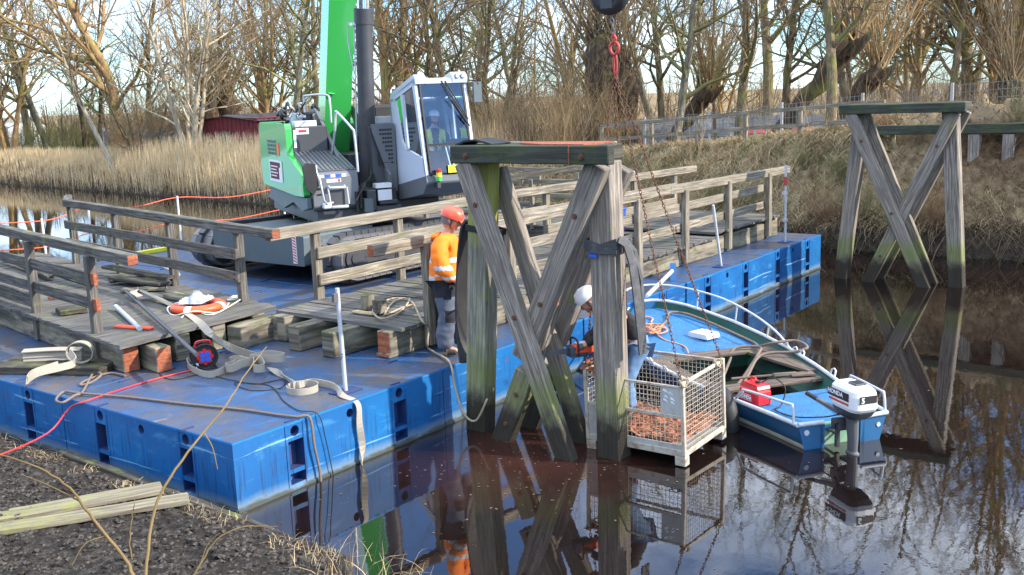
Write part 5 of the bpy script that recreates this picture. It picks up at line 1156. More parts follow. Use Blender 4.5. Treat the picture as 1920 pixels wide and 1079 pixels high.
# chainsaw: bar points back into the trestle
cwm = Matrix.Translation((3.70, -2.07, .27)) @ Matrix.Rotation(R(132), 4, 'Z'); cw_ = cwm @ Vector((.59, .20, .84))
sw = thing('chainsaw', 'orange and white chainsaw held against the cut trestle brace', 'chainsaw', cw_, R(150))
g = MB(); g.box(-.20, .06, -.06, .06, -.05, .06); g.box(-.24, -.18, -.045, .045, -.02, .05); g.build('housing', M['orange'], sw, bevel=.02)
g = MB(); g.box(-.10, .10, -.07, .065, -.07, -.02); g.box(.04, .10, -.065, .065, -.05, .05); g.build('engine_cover', M['dark_steel'], sw, bevel=.01)
g = MB(); g.box(-.12, .0, -.062, .062, .055, .07); g.box(-.16, -.11, -.066, -.058, -.01, .035); g.box(-.24, -.16, -.05, .05, .045, .06); g.build('trim', M['white'], sw, bevel=.004)
g = MB(); g.tube(smooth_path([(.02, .08, -.06), (.03, .085, .10), (.03, .0, .13), (.03, -.085, .10), (.02, -.08, -.06)], 4), .012, 8); g.build('front_handle', M['black'], sw)
g = MB(); g.tube(smooth_path([(-.18, 0, .05), (-.30, 0, .07), (-.36, 0, .02), (-.33, 0, -.05), (-.18, 0, -.05)], 4), .014, 8); g.build('rear_handle', M['black'], sw)
g = MB(); g.prism([(.08, -.03), (.30, -.026), (.325, -.01), (.325, .01), (.30, .026), (.08, .03)], 1, -.003, .003); g.build('guide_bar', M['dark_steel'], sw)
# operator in the cab
cm_ = Matrix.Translation((8.4, 6.8, H)) @ Matrix.Rotation(HD_, 4, 'Z'); ol = cm_ @ Vector((1.55, 1.06, 1.20))
J = dict(pelvis=(-.05, 0, .95), waist=(-.05, 0, 1.08), chest=(-.02, 0, 1.30), neck=(.0, 0, 1.46), skull=(.02, 0, 1.54), head=(.045, 0, 1.62),
         shR=(-.02, -.18, 1.38), elR=(.06, -.26, 1.12), wrR=(.30, -.22, 1.08), hdR=(.38, -.2, 1.08), shL=(-.02, .18, 1.38), elL=(.06, .26, 1.12), wrL=(.30, .22, 1.08), hdL=(.38, .2, 1.08),
         hipR=(-.03, -.09, .90), knR=(.42, -.11, .92), anR=(.50, -.11, .50), toR=(.64, -.11, .46), hipL=(-.03, .09, .90), knL=(.42, .11, .92), anL=(.50, .11, .50), toL=(.64, .11, .46))
p3, Mx = person('bearded crane operator in a pale cap and yellow vest sitting behind the windscreen', (ol.x, ol.y, ol.z-.08), HD_-R(4), J, {'skin': M['skin']}, .1, 0, 1.05); eyes(p3, Mx); hairpiece(p3, Mx, M['beard'])
g = MB(); n = 20; rings = []
for (z, r_) in ((.03, 1.0), (.08, .97), (.115, .72), (.13, .2)): rings.append([Mx @ Vector((r_*.112*math.cos(2*PI*k/n), r_*.09*math.sin(2*PI*k/n), z)) for k in range(n)])
vs = [p for r_ in rings for p in r_]; g.add(vs, [(i*n+k, i*n+(k+1) % n, (i+1)*n+(k+1) % n, (i+1)*n+k) for i in range(3) for k in range(n)]+[tuple(3*n+k for k in range(n))], smooth=True); g.add([Mx @ Vector(p) for p in ((.09, -.07, .045), (.18, -.045, .035), (.18, .045, .035), (.09, .07, .045))], [(0, 1, 2, 3)]); g.build('cap', M['white'], p3)
bd_ = skin_eval([[(tuple(Mx @ Vector((.055, -.05, -.05))), .025), (tuple(Mx @ Vector((.075, 0, -.09))), .04), (tuple(Mx @ Vector((.055, .05, -.05))), .025)]], 'beard', 1); link_mesh(bd_, 'beard', M['beard'], p3)
jk = skin_eval([[((-.05, 0, .95), (.16, .13)), ((-.02, 0, 1.28), (.175, .135)), ((.0, 0, 1.43), .085)], [((-.02, 0, 1.28), (.175, .135)), ((-.02, -.18, 1.37), .085), ((.06, -.26, 1.12), .06), ((.29, -.22, 1.08), .045)], [((-.02, 0, 1.28), (.175, .135)), ((-.02, .18, 1.37), .085), ((.06, .26, 1.12), .06), ((.29, .22, 1.08), .045)]], 'vest', 3)
link_mesh(jk, 'vest', [M['hivisy'], M['navy'], M['reflect']], p3, .006, 9, lambda c: 1 if (abs(c.y) > .19 or (c.x > .03 and abs(c.y) < .035+.06*max(0, (c.z-1.0)*2))) else (2 if 1.12 < c.z < 1.16 else 0))
tr_ = skin_eval([[((-.05, 0, .94), .15), ((-.03, -.09, .9), .1), ((.42, -.11, .92), .08), ((.5, -.11, .52), .06)], [((-.05, 0, .94), .15), ((-.03, .09, .9), .1), ((.42, .11, .92), .08), ((.5, .11, .52), .06)]], 'trousers', 2); link_mesh(tr_, 'trousers', M['navy'], p3)
# ------------------------------------------------------------------ small things on the raft
def ray(u, v): return fw+r2*((u-960)/1914.6)+d2*((v-539.5)/1914.6)
def onz(u, v, z=H): q = ray(u, v); return CAMP+q*((z-CAMP.z)/q.z)       # surveyed point on a level surface
def onx(u, v, x): q = ray(u, v); return CAMP+q*((x-CAMP.x)/q.x)
def ony(u, v, y): q = ray(u, v); return CAMP+q*((y-CAMP.y)/q.y)
def far(u, D): q = ray(u, 300); h = math.hypot(q.x, q.y); return CAMP.x+q.x/h*D, CAMP.y+q.y/h*D
def tubeobj(name, pts, r, mat, label, cat, n=6, sub=6, n8=None): g = MB(); g.tube(smooth_path(pts, sub), r, n8 or 8); return setp(g.build(name, mat), label, cat)
# upright scaffold pipes
def pipe(label, b, t, r=.024, extra=None):
    p = thing('steel_pipe', label, 'pipe', b); g = MB(); d = Vector(t)-Vector(b); g.tube([(0, 0, 0), d], r, 14); g.build('tube', M['steel'], p)
    g = MB(); g.box(-.16, .16, -.10, .10, .0, .012); g.build('base_plate', M['hull_dark'], p)
    return p, d
p, d = pipe('upright galvanised steel pipe at the near edge of the raft beside the strap', (1.76, .32, H+.003), (1.75, .33, 1.84))
g = MB(); g.tube([(-.02, -.02, .42), (-.06, -.03, .44), (-.06, -.03, .38), (-.02, -.02, .40)], .006, 6); g.box(-.09, -.03, -.02, .02, d.z-.14, d.z-.05, mat=0); g.build('clip', M['grey_steel'], p)
pipe('galvanised pipe leaning to the left in front of the railings of the long bridge section', (10.65, .18, H+.003), (10.42, .22, 1.80))
p, d = pipe('steel pipe with a red top and clamps at the far corner of the raft', (13.72, .27, H+.003), (13.66, .25, 1.86))
g = MB(); g.cyl(d*.98, d*1.13, .034, 10); g.build('red_sleeve', M['red_paint'], p); g = MB(); g.cyl(d*1.1, d*1.32, .026, 10); g.box(-.10, .03, -.03, .03, .95, 1.02); g.box(-.08, .03, -.03, .03, .42, .48); g.build('clamp', M['steel'], p)
pipe('pale pipe standing behind the far railing near the end of the raft', (15.0-.3, 4.1, H), (14.45, 4.15, 2.0))
# wedge plate and white tube near the boat bow
g = MB(); q = onz(1262, 522, H+.002); g.prism([(-.25, 0), (.22, 0), (.22, .22), (-.02, .26)], 1, -.05, .05, M=Matrix.Translation(q) @ Matrix.Rotation(.5, 4, 'Z')); setp(g.build('wedge_plate', M['hull']), 'small blue steel wedge standing on the raft edge above the boat bow', 'steel plate')
g = MB(); g.tube([(7.35, -.22, .80), (8.75, .12, .92)], .03, 10); setp(g.build('white_tube', M['white']), 'white plastic tube lying over the raft edge behind the bow rail', 'tube')
# cable reel
rp_ = onz(385, 690, H); ang = math.atan2(CAMP.y-rp_.y, CAMP.x-rp_.x)+.15
cr_ = thing('cable_reel', 'black cable reel with a red and blue socket face standing on the raft', 'cable reel', (rp_.x, rp_.y, H+.15), ang)
def disc(mb, x0, x1, r, n=28, mat=0): mb.cyl((x0, 0, 0), (x1, 0, 0), r, n, mat=mat)
g = MB(); g.tube([(.05, .145*math.cos(a), .145*math.sin(a)) for a in np.linspace(0, 2*PI, 29)[:-1]], .014, 8, closed=True); g.tube([(-.09, .145*math.cos(a), .145*math.sin(a)) for a in np.linspace(0, 2*PI, 29)[:-1]], .014, 8, closed=True); disc(g, .03, .045, .142); disc(g, -.09, -.08, .142)
g.tube([(-.15, -.12, -.14), (-.15, .12, -.14), (.10, .12, -.14), (.12, -.12, -.14), (-.15, -.12, -.14)], .01, 6); g.build('drum_flange', M['black'], cr_)
g = MB()
for k in range(6): g.tube([(-.07+.02*k, .115*math.cos(a), .115*math.sin(a)) for a in np.linspace(0, 2*PI, 25)[:-1]], .011, 6, closed=True)
g.build('wound_cable', M['cable_red'], cr_)
g = MB(); vs = []; n = 40
for x in (.045, .065): vs += [(x, (.092+.010*math.cos(8*a))*math.cos(a), (.092+.010*math.cos(8*a))*math.sin(a)) for a in [2*PI*k/n for k in range(n)]]
g.add(vs, [tuple(range(n-1, -1, -1)), tuple(range(n, 2*n))]+[(k, (k+1) % n, n+(k+1) % n, n+k) for k in range(n)]); g.build('socket_plate', M['red'], cr_)
for a in (PI/4, 3*PI/4, 5*PI/4, 7*PI/4):
    g = MB(); c = Vector((.066, .042*math.cos(a), .042*math.sin(a))); g.cyl(c, c+Vector((.012, 0, 0)), .031, 14, mat=0); g.build('socket_lid', M['blue_plastic'], cr_)
g = MB(); g.box(.045, .06, -.115, -.085, -.12, -.07); g.build('rating_label', M['white'], cr_)
g = MB(); g.tube(smooth_path([(-.02, -.10, .11), (-.02, -.07, .175), (-.02, .07, .175), (-.02, .10, .11)], 5), .012, 8); g.build('grip', M['red'], cr_)
tubeobj('red_cable', [(onz(-60, 862, .45)), onz(0, 853, .42), onz(90, 812, .42), Vector((-.06, 2.72, .62)), Vector((.02, 2.50, H+.02)), onz(245, 725, H+.012), onz(300, 709, H+.012), onz(350, 697, H+.012), onz(368, 694, H+.012)], .0085, M['cable_red'], 'bright red cable running from the soil bank up onto the raft to the reel', 'cable')
# life ring with bag
LR = onz(372, 575, 1.13); lr = thing('life_ring', 'orange life ring with white bands lying on the left bridge section', 'life ring', (LR.x, LR.y, 1.135), .4)
g = MB(); n = 48
for k in range(n):
    pass
cir = [2*PI*k/n for k in range(n)]; vs = []; m8 = 12
for a in cir:
    for b in range(m8): t = 2*PI*b/m8; r_ = .285+.085*math.cos(t); vs.append((r_*math.cos(a), r_*math.sin(a), .055*math.sin(t)))
for k in range(n): 
    g.add([vs[k*m8+b] for b in range(m8)]+[vs[((k+1) % n)*m8+b] for b in range(m8)], [(b, (b+1) % m8, m8+(b+1) % m8, m8+b) for b in range(m8)], mat=1 if (k % 12) in (0, 1) else 0, smooth=True)
g.build('ring', [M['orange'], M['white']], lr)
g = MB(); g.tube(smooth_path([(.40*math.cos(a), .40*math.sin(a), -.02+.03*math.sin(4*a)) for a in np.linspace(0, 2*PI*.98, 18)], 3), .009, 6); g.build('grab_line', M['rope_wh'], lr)
pb = NT('clear_plastic_bag'); n_ = pb.noise(pb.obj(), 9, 4); pb.bump(n_, .9, .03); pb.b.inputs['Transmission Weight'].default_value = .35; M['bag'] = pb.fin((.55, .62, .70), .22)
g = MB(); vs = []; nn = 14
for j in range(nn):
    for i in range(nn):
        x = -.23+.46*i/(nn-1); y = -.17+.34*j/(nn-1); e = 1-max(abs(x)/.23, abs(y)/.17)**3; vs.append((x+.03*nz3(x, y, 7), y, .055+.10*e*(1+.8*nz3(x, y, 8, 2))))
g.add(vs, [(j*nn+i, j*nn+i+1, (j+1)*nn+i+1, (j+1)*nn+i) for j in range(nn-1) for i in range(nn-1)], smooth=False); g.build('bag', M['bag'], loc=(LR.x, LR.y+.03, 1.15), rz=.5); bpy.data.objects['bag'].name = 'plastic_bag'; setp(bpy.data.objects['plastic_bag'], 'crumpled clear plastic bag lying on the life ring', 'plastic bag')
def coil2(c, r0, n, rad, mat, label, seed, name='rope_coil', tail=None):
    rg = random.Random(seed); pts = []
    for k in range(n*8): a = k*2*PI/8; rr = r0*(1+rg.uniform(-.25, .25)); pts.append((c.x+rr*math.cos(a)+.02*(k//8), c.y+.8*rr*math.sin(a), c.z+rad+.008*(k//8)))
    pts += tail or []; return tubeobj(name, pts, rad, mat, label, 'rope', sub=4)
coil2(onz(440, 562, 1.10), .10, 4, .008, M['rope_wh'], 'yellow and white floating line coiled beside the life ring', 3, tail=[onz(400, 590, 1.1), onz(360, 582, 1.1), onz(340, 596, 1.1)])
# poles on the left deck
tubeobj('steel_pole', [onz(236, 546, 1.17), onz(300, 604, 1.14), onz(368, 665, 1.10)], .026, M['dark_steel'], 'long dark steel pole sloping from the left deck down to the raft', 'pole', sub=2)
g = MB(); g.tube([onz(217, 575, 1.14), onz(262, 617, 1.11)], .033, 12); setp(g.build('plastic_pipe', M['steel']), 'short pale grey pipe lying on the left deck', 'pipe')
fl = onz(250, 613, 1.10); g = MB(); g.beam(onz(217, 612, 1.105), onz(285, 616, 1.105), .10, .03, seg=4, jit=.004); setp(g.build('orange_strip', M['orange'], bevel=.01), 'flat orange plastic strip lying under the short grey pipe', 'plastic strip')
# pile of old boards on the left deck
for k, (a, b, z, w_, lb) in enumerate((((200, 500), (318, 522), 1.24, .20, 'long blackened plank on top of the board pile on the left deck'), ((215, 520), (310, 533), 1.19, .24, 'dark split board in the middle of the pile on the left deck'), ((228, 545), (312, 540), 1.13, .18, 'short mossy board at the bottom of the pile on the left deck'), ((205, 528), (290, 518), 1.15, .15, 'broken black board poking out of the pile towards the left'))):
    timber(lb, onz(*a, z), onz(*b, z), w_, .05, M['wood_black'] if k != 2 else M['wood_beam'], name='old_board', cat='board')
timber('old board lying crosswise under the left rails of the short section', onz(0, 480, 1.2), onz(95, 520, 1.16), .12, .045, M['wood_black'], name='old_board', cat='board')
timber('thin dark stick leaning across the left deck near the mossy post', onz(100, 515, 1.2), onz(180, 540, 1.14), .04, .04, M['wood_black'], name='old_board', cat='board')
timber('flat dark block lying on the left deck between the two near posts', onz(108, 585, 1.13), onz(160, 578, 1.13), .35, .07, M['wood_black'], name='old_board', cat='board')
timber('rusty red splinter of wood on the left deck beside the pile', onz(90, 560, 1.12), onz(130, 548, 1.18), .06, .04, M['cut'], name='old_board', cat='board')
timber('thick mossy sleeper lying at the right of the board pile', onz(318, 553, 1.14), onz(372, 566, 1.12), .22, .07, M['wood_beam'], name='old_board', cat='board')
# straps
def strapf(name, pts, wd, w_, label, mat='strap', sub=5): 
    P = smooth_path(pts, sub); g = MB(); n = len(P)
    if isinstance(wd, list):
        W = []; 
        for i in range(n): t = i/(n-1)*(len(wd)-1); a = int(min(t, len(wd)-2)); W.append(Vector(wd[a]).lerp(Vector(wd[a+1]), t-a))
    else: W = wd
    g.ribbon(P, W, w_, .010); return setp(g.build(name, M[mat]), label, 'strap')
Z = (0, 0, 1)
strapf('lifting_strap', [onz(262, 556, 1.22), onz(250, 548, 1.26), onz(262, 545, 1.22), onz(300, 562, 1.14), onz(340, 582, 1.12), onz(368, 600, 1.10), onz(382, 613, 1.10), onz(398, 630, 1.05), onz(418, 644, .86), onz(445, 657, .77), onz(480, 668, .78)], [(1, .3, .1), (1, .3, 0), (.7, .7, 0), (.8, .6, 0), (.7, .6, .2), (.6, .6, .4), (.2, .3, 1), (0, 0, 1)], .095, 'cream lifting strap running from the pole over the deck end down to the strap heap')
kx = onz(480, 690, H)
rg = random.Random(5)
for k in range(5):
    a = k*1.25+.4; L_ = (.42, .36, .32, .38, .30)[k]; d = Vector((math.cos(a), math.sin(a), 0)); s_ = Vector((-d.y, d.x, 0)); c = kx+Vector((0, 0, .03+.022*k))
    pts = [c-d*.05, c+d*L_*.5+s_*.05+Vector((0, 0, .03)), c+d*L_+s_*.06, c+d*(L_+.05), c+d*L_-s_*.06, c+d*L_*.5-s_*.04, c-d*.06]
    strapf('lifting_strap', pts, [Z, (d.x*.2, d.y*.2, .9), Z, Z, (d.x*.3, d.y*.3, .8), Z], .095, ('strap loop at the back of the knotted heap on the raft', 'strap loop pointing left in the knotted heap', 'strap loop lying at the front of the knotted heap', 'strap loop at the right end of the knotted heap', 'topmost twisted strap loop of the knotted heap')[k])
strapf('lifting_strap', [onz(455, 672, .76), onz(400, 702, .74), onz(360, 692, .74), onz(352, 676, .74), onz(380, 672, .74)], Z, .075, 'cream strap curving round the cable reel on its edge')
ring_c = onz(568, 734, H)
rpts = [onz(505, 690, .74), onz(530, 704, .735), onz(556, 722, .735)]; rr = [ring_c+Vector((.17*math.cos(a), .17*math.sin(a), .04)) for a in np.linspace(2.3, 2.3+2*PI*.95, 14)]
strapf('lifting_strap', rpts+[onz(585, 716, .74), onz(625, 724, .74), onz(642, 742, .72), Vector((1.60, -.02, .66)), Vector((1.58, -.05, .45)), Vector((1.60, -.05, .2)), Vector((1.56, -.05, -.1))], [(.3, .8, 0), (.3, .8, .1), Z, (0, .3, 1), (.9, .2, .2), (1, 0, 0), (.6, -.6, 0), (.3, .9, 0)], .07, 'cream strap running over the raft edge and hanging down into the water')
strapf('lifting_strap', rr, Z, .075, 'round coil of cream strap standing on its edge on the raft', sub=3)
# folded strap on the dark timber block
fc = onz(105, 672, H+.12)
for k in range(3): strapf('lifting_strap', [fc+Vector((-.25, .30, .02+.045*k)), fc+Vector((0, 0, .025+.045*k)), fc+Vector((.18, -.28, .02+.045*k))], (.35, .2, 1) if k < 2 else (.8, .5, .2), .10, ('lowest fold of the strap bundle on the dark timber block', 'middle fold of the strap bundle on the dark timber block', 'top fold of the strap bundle on the dark timber block')[k])
lc = onz(152, 668, H+.18)
strapf('lifting_strap', [lc+Vector((.16*math.cos(a)*.6, -.16*math.cos(a)*.8, .05+.13*math.sin(a))) for a in np.linspace(-1, 2*PI-1, 12)], (.7, .6, 0), .10, 'upright loop of strap at the right end of the folded bundle', sub=3)
strapf('lifting_strap', [onz(130, 660, H+.26), onz(140, 680, H+.16), onz(110, 690, H+.14), onz(70, 700, H+.12), onz(50, 714, H+.10), onz(62, 700, H+.10), onz(110, 684, H+.13)], (.4, .2, 1), .085, 'loose tail of strap hanging off the folded bundle over the timber')
# ropes on the raft
tubeobj('mooring_rope', [onz(235, 705, H+.02), onz(205, 700, H+.02), onz(165, 712, H+.02), onz(150, 722, H+.02), onz(170, 718, H+.02), onz(190, 703, H+.06), onz(175, 700, H+.02), onz(155, 735, H+.02), onz(140, 742, H+.03), onz(118, 755, H-.0), onz(105, 750, H+.01), onz(120, 735, H+.02), onz(150, 738, H+.03), onz(240, 745, H+.02), onz(350, 758, H+.02), onz(450, 768, H+.02), onz(520, 778, H+.02), onz(555, 782, H+.02), Vector((.93, -.03, H-.0)), Vector((.95, -.045, .4)), Vector((1.0, -.04, .1)), Vector((1.0, -.04, -.2))], .014, M['rope'], 'long brown mooring rope across the raft with a knotted loop at the bank end', 'rope')
tubeobj('black_wire', [onz(330, 690, H+.01), onz(300, 700, H+.01), onz(325, 712, H+.01), onz(380, 702, H+.01), onz(430, 712, H+.01), onz(480, 720, H+.01), onz(530, 712, H+.01), onz(525, 728, H+.01), onz(470, 732, H+.01), onz(440, 718, H+.01), onz(500, 722, H+.01), onz(520, 735, H+.01), onz(532, 752, H+.01), onz(560, 770, H+.01), Vector((1.05, -.02, H)), Vector((1.12, -.03, .4)), Vector((1.2, -.03, -.1))], .0055, M['black'], 'thin black wire wandering over the raft and down its side', 'wire')
tubeobj('hose', [ony(905, 770, -.42)+Vector((0, 0, 0)), Vector((3.02, -.62, .42)), Vector((2.98, -.48, .16)), Vector((2.96, -.32, .22)), Vector((3.05, -.12, .5)), Vector((3.1, -.05, .68)), Vector((3.3, .2, H+.02)), onz(805, 655, H+.02), Vector((3.5, .68, H+.12)), Vector((3.55, .70, 1.0)), onz(790, 600, 1.12), onz(770, 565, 1.1), onz(735, 560, 1.1), onz(700, 580, 1.1), onz(715, 598, 1.1), onz(750, 585, 1.1), onz(768, 560, 1.1), onz(740, 565, 1.1), onz(722, 590, 1.1), onz(760, 575, 1.1), onz(775, 572, 1.1)], .013, M['rope_lt'], 'pale rope looped on the long deck and hanging down to the trestle leg', 'rope')
tubeobj('air_hose', [onz(705, 565, 1.16), onz(745, 556, 1.14), Vector((3.75, .66, 1.32)), Vector((3.7, .5, 1.36)), Vector((3.78, .1, 1.42)), Vector((3.6, -.15, 1.5))], .011, M['black'], 'thin black hose stretched behind the worker at waist height', 'hose')
# things on the long bridge deck
b0 = onz(690, 578, 1.08); g = MB(); g.cyl((0, 0, 0), (0, 0, .19), .095, 10, r1=.09); o = g.build('post_stump', M['wood_beam'], loc=(b0.x, b0.y, 1.075)); setp(o, 'short round post stump standing on the near end of the long deck', 'stump')
timber('small split block of wood beside the round stump', onz(712, 575, 1.17)-Vector((0, 0, .09)), onz(712, 575, 1.17)+Vector((0, 0, .09)), .12, .16, M['wood_beam'], name='wood_block', cat='wood')
timber('fresh pale offcut board lying on the edge of the long deck', onz(665, 584, 1.085), onz(705, 590, 1.085), .13, .022, M['wood_raw'], name='offcut_board', cat='wood')
timber('dark upright tall post at the near end of the long section, right beside the worker', (3.80, .70, H+.02), (3.80, .70, 1.98), .12, .12, M['wood_black'], name='dark_post', cat='post')
for (u, v, lb) in ((1159, 398, 'blue plastic bucket hanging behind the near trestle leg, the upper one'), (1157, 420, 'blue plastic bucket standing behind the near trestle leg, the lower one')):
    p = ony(u, v, 2.0); bk_ = thing('bucket', lb, 'bucket', (p.x, p.y, p.z-.05)); g = MB(); g.cyl((0, 0, -.12), (0, 0, .12), .12, 18, r1=.15); g.build('pail', M['blue_plastic'], bk_); g = MB(); g.tube([(.152*math.cos(a), .152*math.sin(a), .12) for a in np.linspace(0, 2*PI, 21)[:-1]], .012, 6, closed=True); g.build('rim', M['blue_plastic'], bk_)
# slings round the near trestle legs
g = MB()
for k in range(3):
    z = 2.30-.055*k; y0, y1 = -2.335, -1.985; x0, x1 = 3.05, 3.33; q = .012
    P = [(x0-q, y1+q, z+.01*k), (x0-q-.004*k, (y0+y1)/2, z-.045+.03*k), (x0-q, y0-q, z+.02), (x1+q, y0-q, z+.03), (x1+q, y1+q, z+.02), (x0-q, y1+q, z+.012*k)]
    g.ribbon(P, Z, .045, .008)
g.ribbon([(3.07, -2.36, 2.33), (3.12, -2.42, 2.28), (3.14, -2.47, 2.1), (3.16, -2.50, 1.8), (3.18, -2.53, 1.4), (3.2, -2.54, 1.15)], (1, -.3, 0), .10, .02)
g.ribbon([(3.2, -2.36, 2.31), (3.24, -2.44, 2.2), (3.26, -2.50, 1.9), (3.26, -2.53, 1.2)], (1, .2, 0), .08, .02); setp(g.build('sling', M['greystrap']), 'grey webbing sling wound round the right leg of the near trestle with a hanging tail', 'sling')
g = MB(); g.beam((3.035, -2.03, 2.16), (3.035, -2.12, 2.15), .02, .03); setp(g.build('blue_tape', M['blue_plastic']), 'scrap of bright blue tape on the right leg of the near trestle', 'tape')
g = MB()
g.ribbon(smooth_path([(3.28, -.34, 2.40), (3.24, -.28, 2.36), (3.26, -.20, 2.1), (3.28, -.14, 1.8), (3.28, -.10, 1.4), (3.26, -.12, 1.0), (3.2, -.20, .75)], 4), (.9, -.2, 0), .20, .03); g.ribbon([(3.06, -.74, 2.32), (3.05, -.40, 2.36), (3.30, -.36, 2.37), (3.33, -.74, 2.3), (3.05, -.76, 2.3)], Z, .07, .012); setp(g.build('rubber_sling', M['black']), 'wide black rubber sling hanging from the left leg of the near trestle behind the worker', 'sling')
# red rope fence on the back edge of the raft
posts = [(332, 368, 405), (165, 388, 470), (78, 410, 470), (530, 352, 375)]
P3 = []
for k, (u, v0, v1) in enumerate(posts):
    p = ony(u, v0, 11.85); P3.append(p); g = MB(); g.tube([(p.x, p.y, H), p], .022, 8); setp(g.build('barrier_pole', M['white']), ('white barrier pole behind the left bridge section, the one beside the dark sprocket', 'pale barrier pole left of the kinked handrail', 'pale barrier pole at the far left edge of the raft', 'white barrier pole beside the green crane side')[k], 'pole')
def ropeline(pts, label): tubeobj('barrier_rope', pts, .010, M['orange'], label, 'rope', sub=4)
q = [ony(-20, 420, 11.85), P3[2]-Vector((0, 0, .05)), ony(120, 400, 11.85)+Vector((0, 0, -.05)), P3[1]-Vector((0, 0, .02)), ony(250, 384, 11.85)-Vector((0, 0, .06)), P3[0]-Vector((0, 0, .03)), ony(430, 366, 11.85)-Vector((0, 0, .05)), P3[3]]
ropeline(q, 'upper orange barrier rope strung along the back edge of the raft'); ropeline([p-Vector((0, 0, .52)) for p in q], 'lower orange barrier rope strung along the back edge of the raft')
timber('yellow painted board lying along the back edge of the raft', (6.6, 11.9, H+.05), (9.2, 11.9, H+.05), .08, .09, M['yellow'], name='edge_board', cat='board')
tubeobj('grey_conduit', [onz(255, 478, 1.15), onz(300, 497, 1.13), onz(335, 515, 1.12)], .03, M['steel'], 'pale grey conduit lying at the far side of the left deck', 'pipe', sub=2)

# ------------------------------------------------------------------ near bank
timber('wide weathered plank lying on the soil, the one nearer the raft', onz(-60, 981, .325), onz(304, 915, .32), .25, .05, M['wood_plank'], name='plank', cat='plank')
timber('weathered plank with a mossy light edge lying on the soil, the nearer one', onz(-60, 1003, .33), onz(354, 935, .325), .19, .055, M['wood_plank'], name='plank', cat='plank')
mb = MB(); mb.beam((-.27, 2.6, .18), (-.33, -.9, .13), .09, .12, seg=10, jit=.008); mb.beam((-.33, -.9, .13), (-.75, -2.6, .06), .09, .12, seg=10, jit=.008); setp(mb.build('bank_edging', M['wood_black'], bevel=.01), 'dark rotten timber edging along the soil bank at the water', 'timber edging')

# ------------------------------------------------------------------ far bank furniture
ab = thing('abutment_frame', 'dark abutment beam on short posts in the dug bank at the far right', 'timber frame', (0, 0, 0))
mb = MB(); mb.beam((18.6, .5, 2.66), (18.6, -7.5, 2.74), .22, .22, seg=8, jit=.006); mb.build('cross_beam', M['wood_cap'], ab, bevel=.012)
for y in (-2.05, -2.75, -5.2): mb = MB(); mb.beam((18.62, y, .9), (18.62, y, 2.56), .24, .24); mb.build('post', M['wood_pile'], ab, bevel=.012)
st = thing('marker_frame', 'pale wooden stakes with a cross board set in the dug soil behind the far trestle', 'stakes', (0, 0, 0)); c = onx(1655, 245, 18.9)
for dy in (0, -.42): mb = MB(); mb.beam((c.x-.2*(dy < 0), c.y+.1+dy, c.z-.5), (c.x-.2*(dy < 0), c.y+.1+dy, c.z+.16), .07, .05); mb.build('stake', M['wood_raw'], st)
mb = MB(); mb.beam((c.x-.06, c.y+.25, c.z-.02), (c.x-.26, c.y-.5, c.z+.08), .03, .12); mb.build('cross_board', M['wood_raw'], st)
mb = MB(); mb.beam(onx(1638, 228, 20.2), onx(1765, 216, 19.6), .12, .05, seg=4); setp(mb.build('levelling_board', M['wood_raw']), 'long pale board laid on the excavated road behind the far trestle', 'board')
mb = MB(); mb.beam(onx(1525, 238, 20.2), onx(1590, 232, 20.0), .05, .05); setp(mb.build('white_batten', M['white']), 'thin white batten lying on the crest left of the far trestle', 'batten')
def grd(x, y): return gh(x, y)
# two-rail fence along the ramp
rf = thing('rail_fence', 'weathered two-rail wooden fence along the ramp behind the raft', 'fence', (0, 0, 0))
fpts = [(19.9, 1.1), (20.3, 2.6), (20.7, 4.3), (21.0, 5.9), (21.2, 7.5), (21.3, 9.3)]
tops = [3.26, 3.16, 3.07, 2.95, 2.86, 2.74]
for k, (x, y) in enumerate(fpts):
    mb = MB(); mb.beam((x, y, grd(x, y)-.2), (x, y, tops[k]-.03), .10, .10, seg=3, jit=.006); mb.build('fence_post', M['wood_rail'], rf)
    if k: 
        a = fpts[k-1]
        for dz, h_ in ((0, .10), (-.42, .10)): mb = MB(); mb.beam((a[0]-.03, a[1], tops[k-1]+dz), (x-.03, y, tops[k]+dz), .07, h_, seg=5, jit=.008); mb.build('rail', M['wood_rail'], rf)
mb = MB(); mb.beam((19.5, .2, 3.3), (19.9, 1.15, 3.27), .07, .10, seg=3, jit=.01); mb.build('rail', M['wood_rail'], rf)
# double-rod mesh fence
def mesh_fence(label, pts, hgt, pitch=.11, mat='mesh_grey', post='mesh_grey', solid=False):
    f = thing('mesh_fence', label, 'fence', (0, 0, 0)); wires = MB()
    for k in range(len(pts)):
        x, y, zt = pts[k]; g = MB(); g.box(x-.035, x+.035, y-.035, y+.035, zt-hgt-.3, zt+.05); g.build('fence_post', M[post], f)
        if not k: continue
        x0, y0, z0 = pts[k-1]; L_ = math.hypot(x-x0, y-y0); n = int(L_/pitch)
        for i in range(n):
            t = i/n; X = x0+(x-x0)*t; Y = y0+(y-y0)*t; Zt = z0+(zt-z0)*t; wires.box(X-.004, X+.004, Y-.004, Y+.004, Zt-hgt, Zt)
        for j in range(int(hgt/.2)+1): wires.beam((x0, y0, z0-.2*j-.02), (x, y, zt-.2*j-.02), .014, .014)
    wires.build('wire_mesh', M[mat], f); return f
mesh_fence('grey mesh fence with pale posts behind the two-rail fence', [(24.3, -5.5, 3.8), (24.0, -2.8, 3.76), (23.9, -.2, 3.62), (23.9, 2.2, 3.42), (23.9, 4.6, 3.22), (24.0, 7.0, 3.02), (24.1, 9.4, 2.86), (24.2, 11.8, 2.70), (24.3, 14.2, 2.6)], 1.0, post='concrete_post')
lf = thing('board_fence', 'grey weathered panel fence behind the reeds at the left', 'fence', (0, 0, 0))
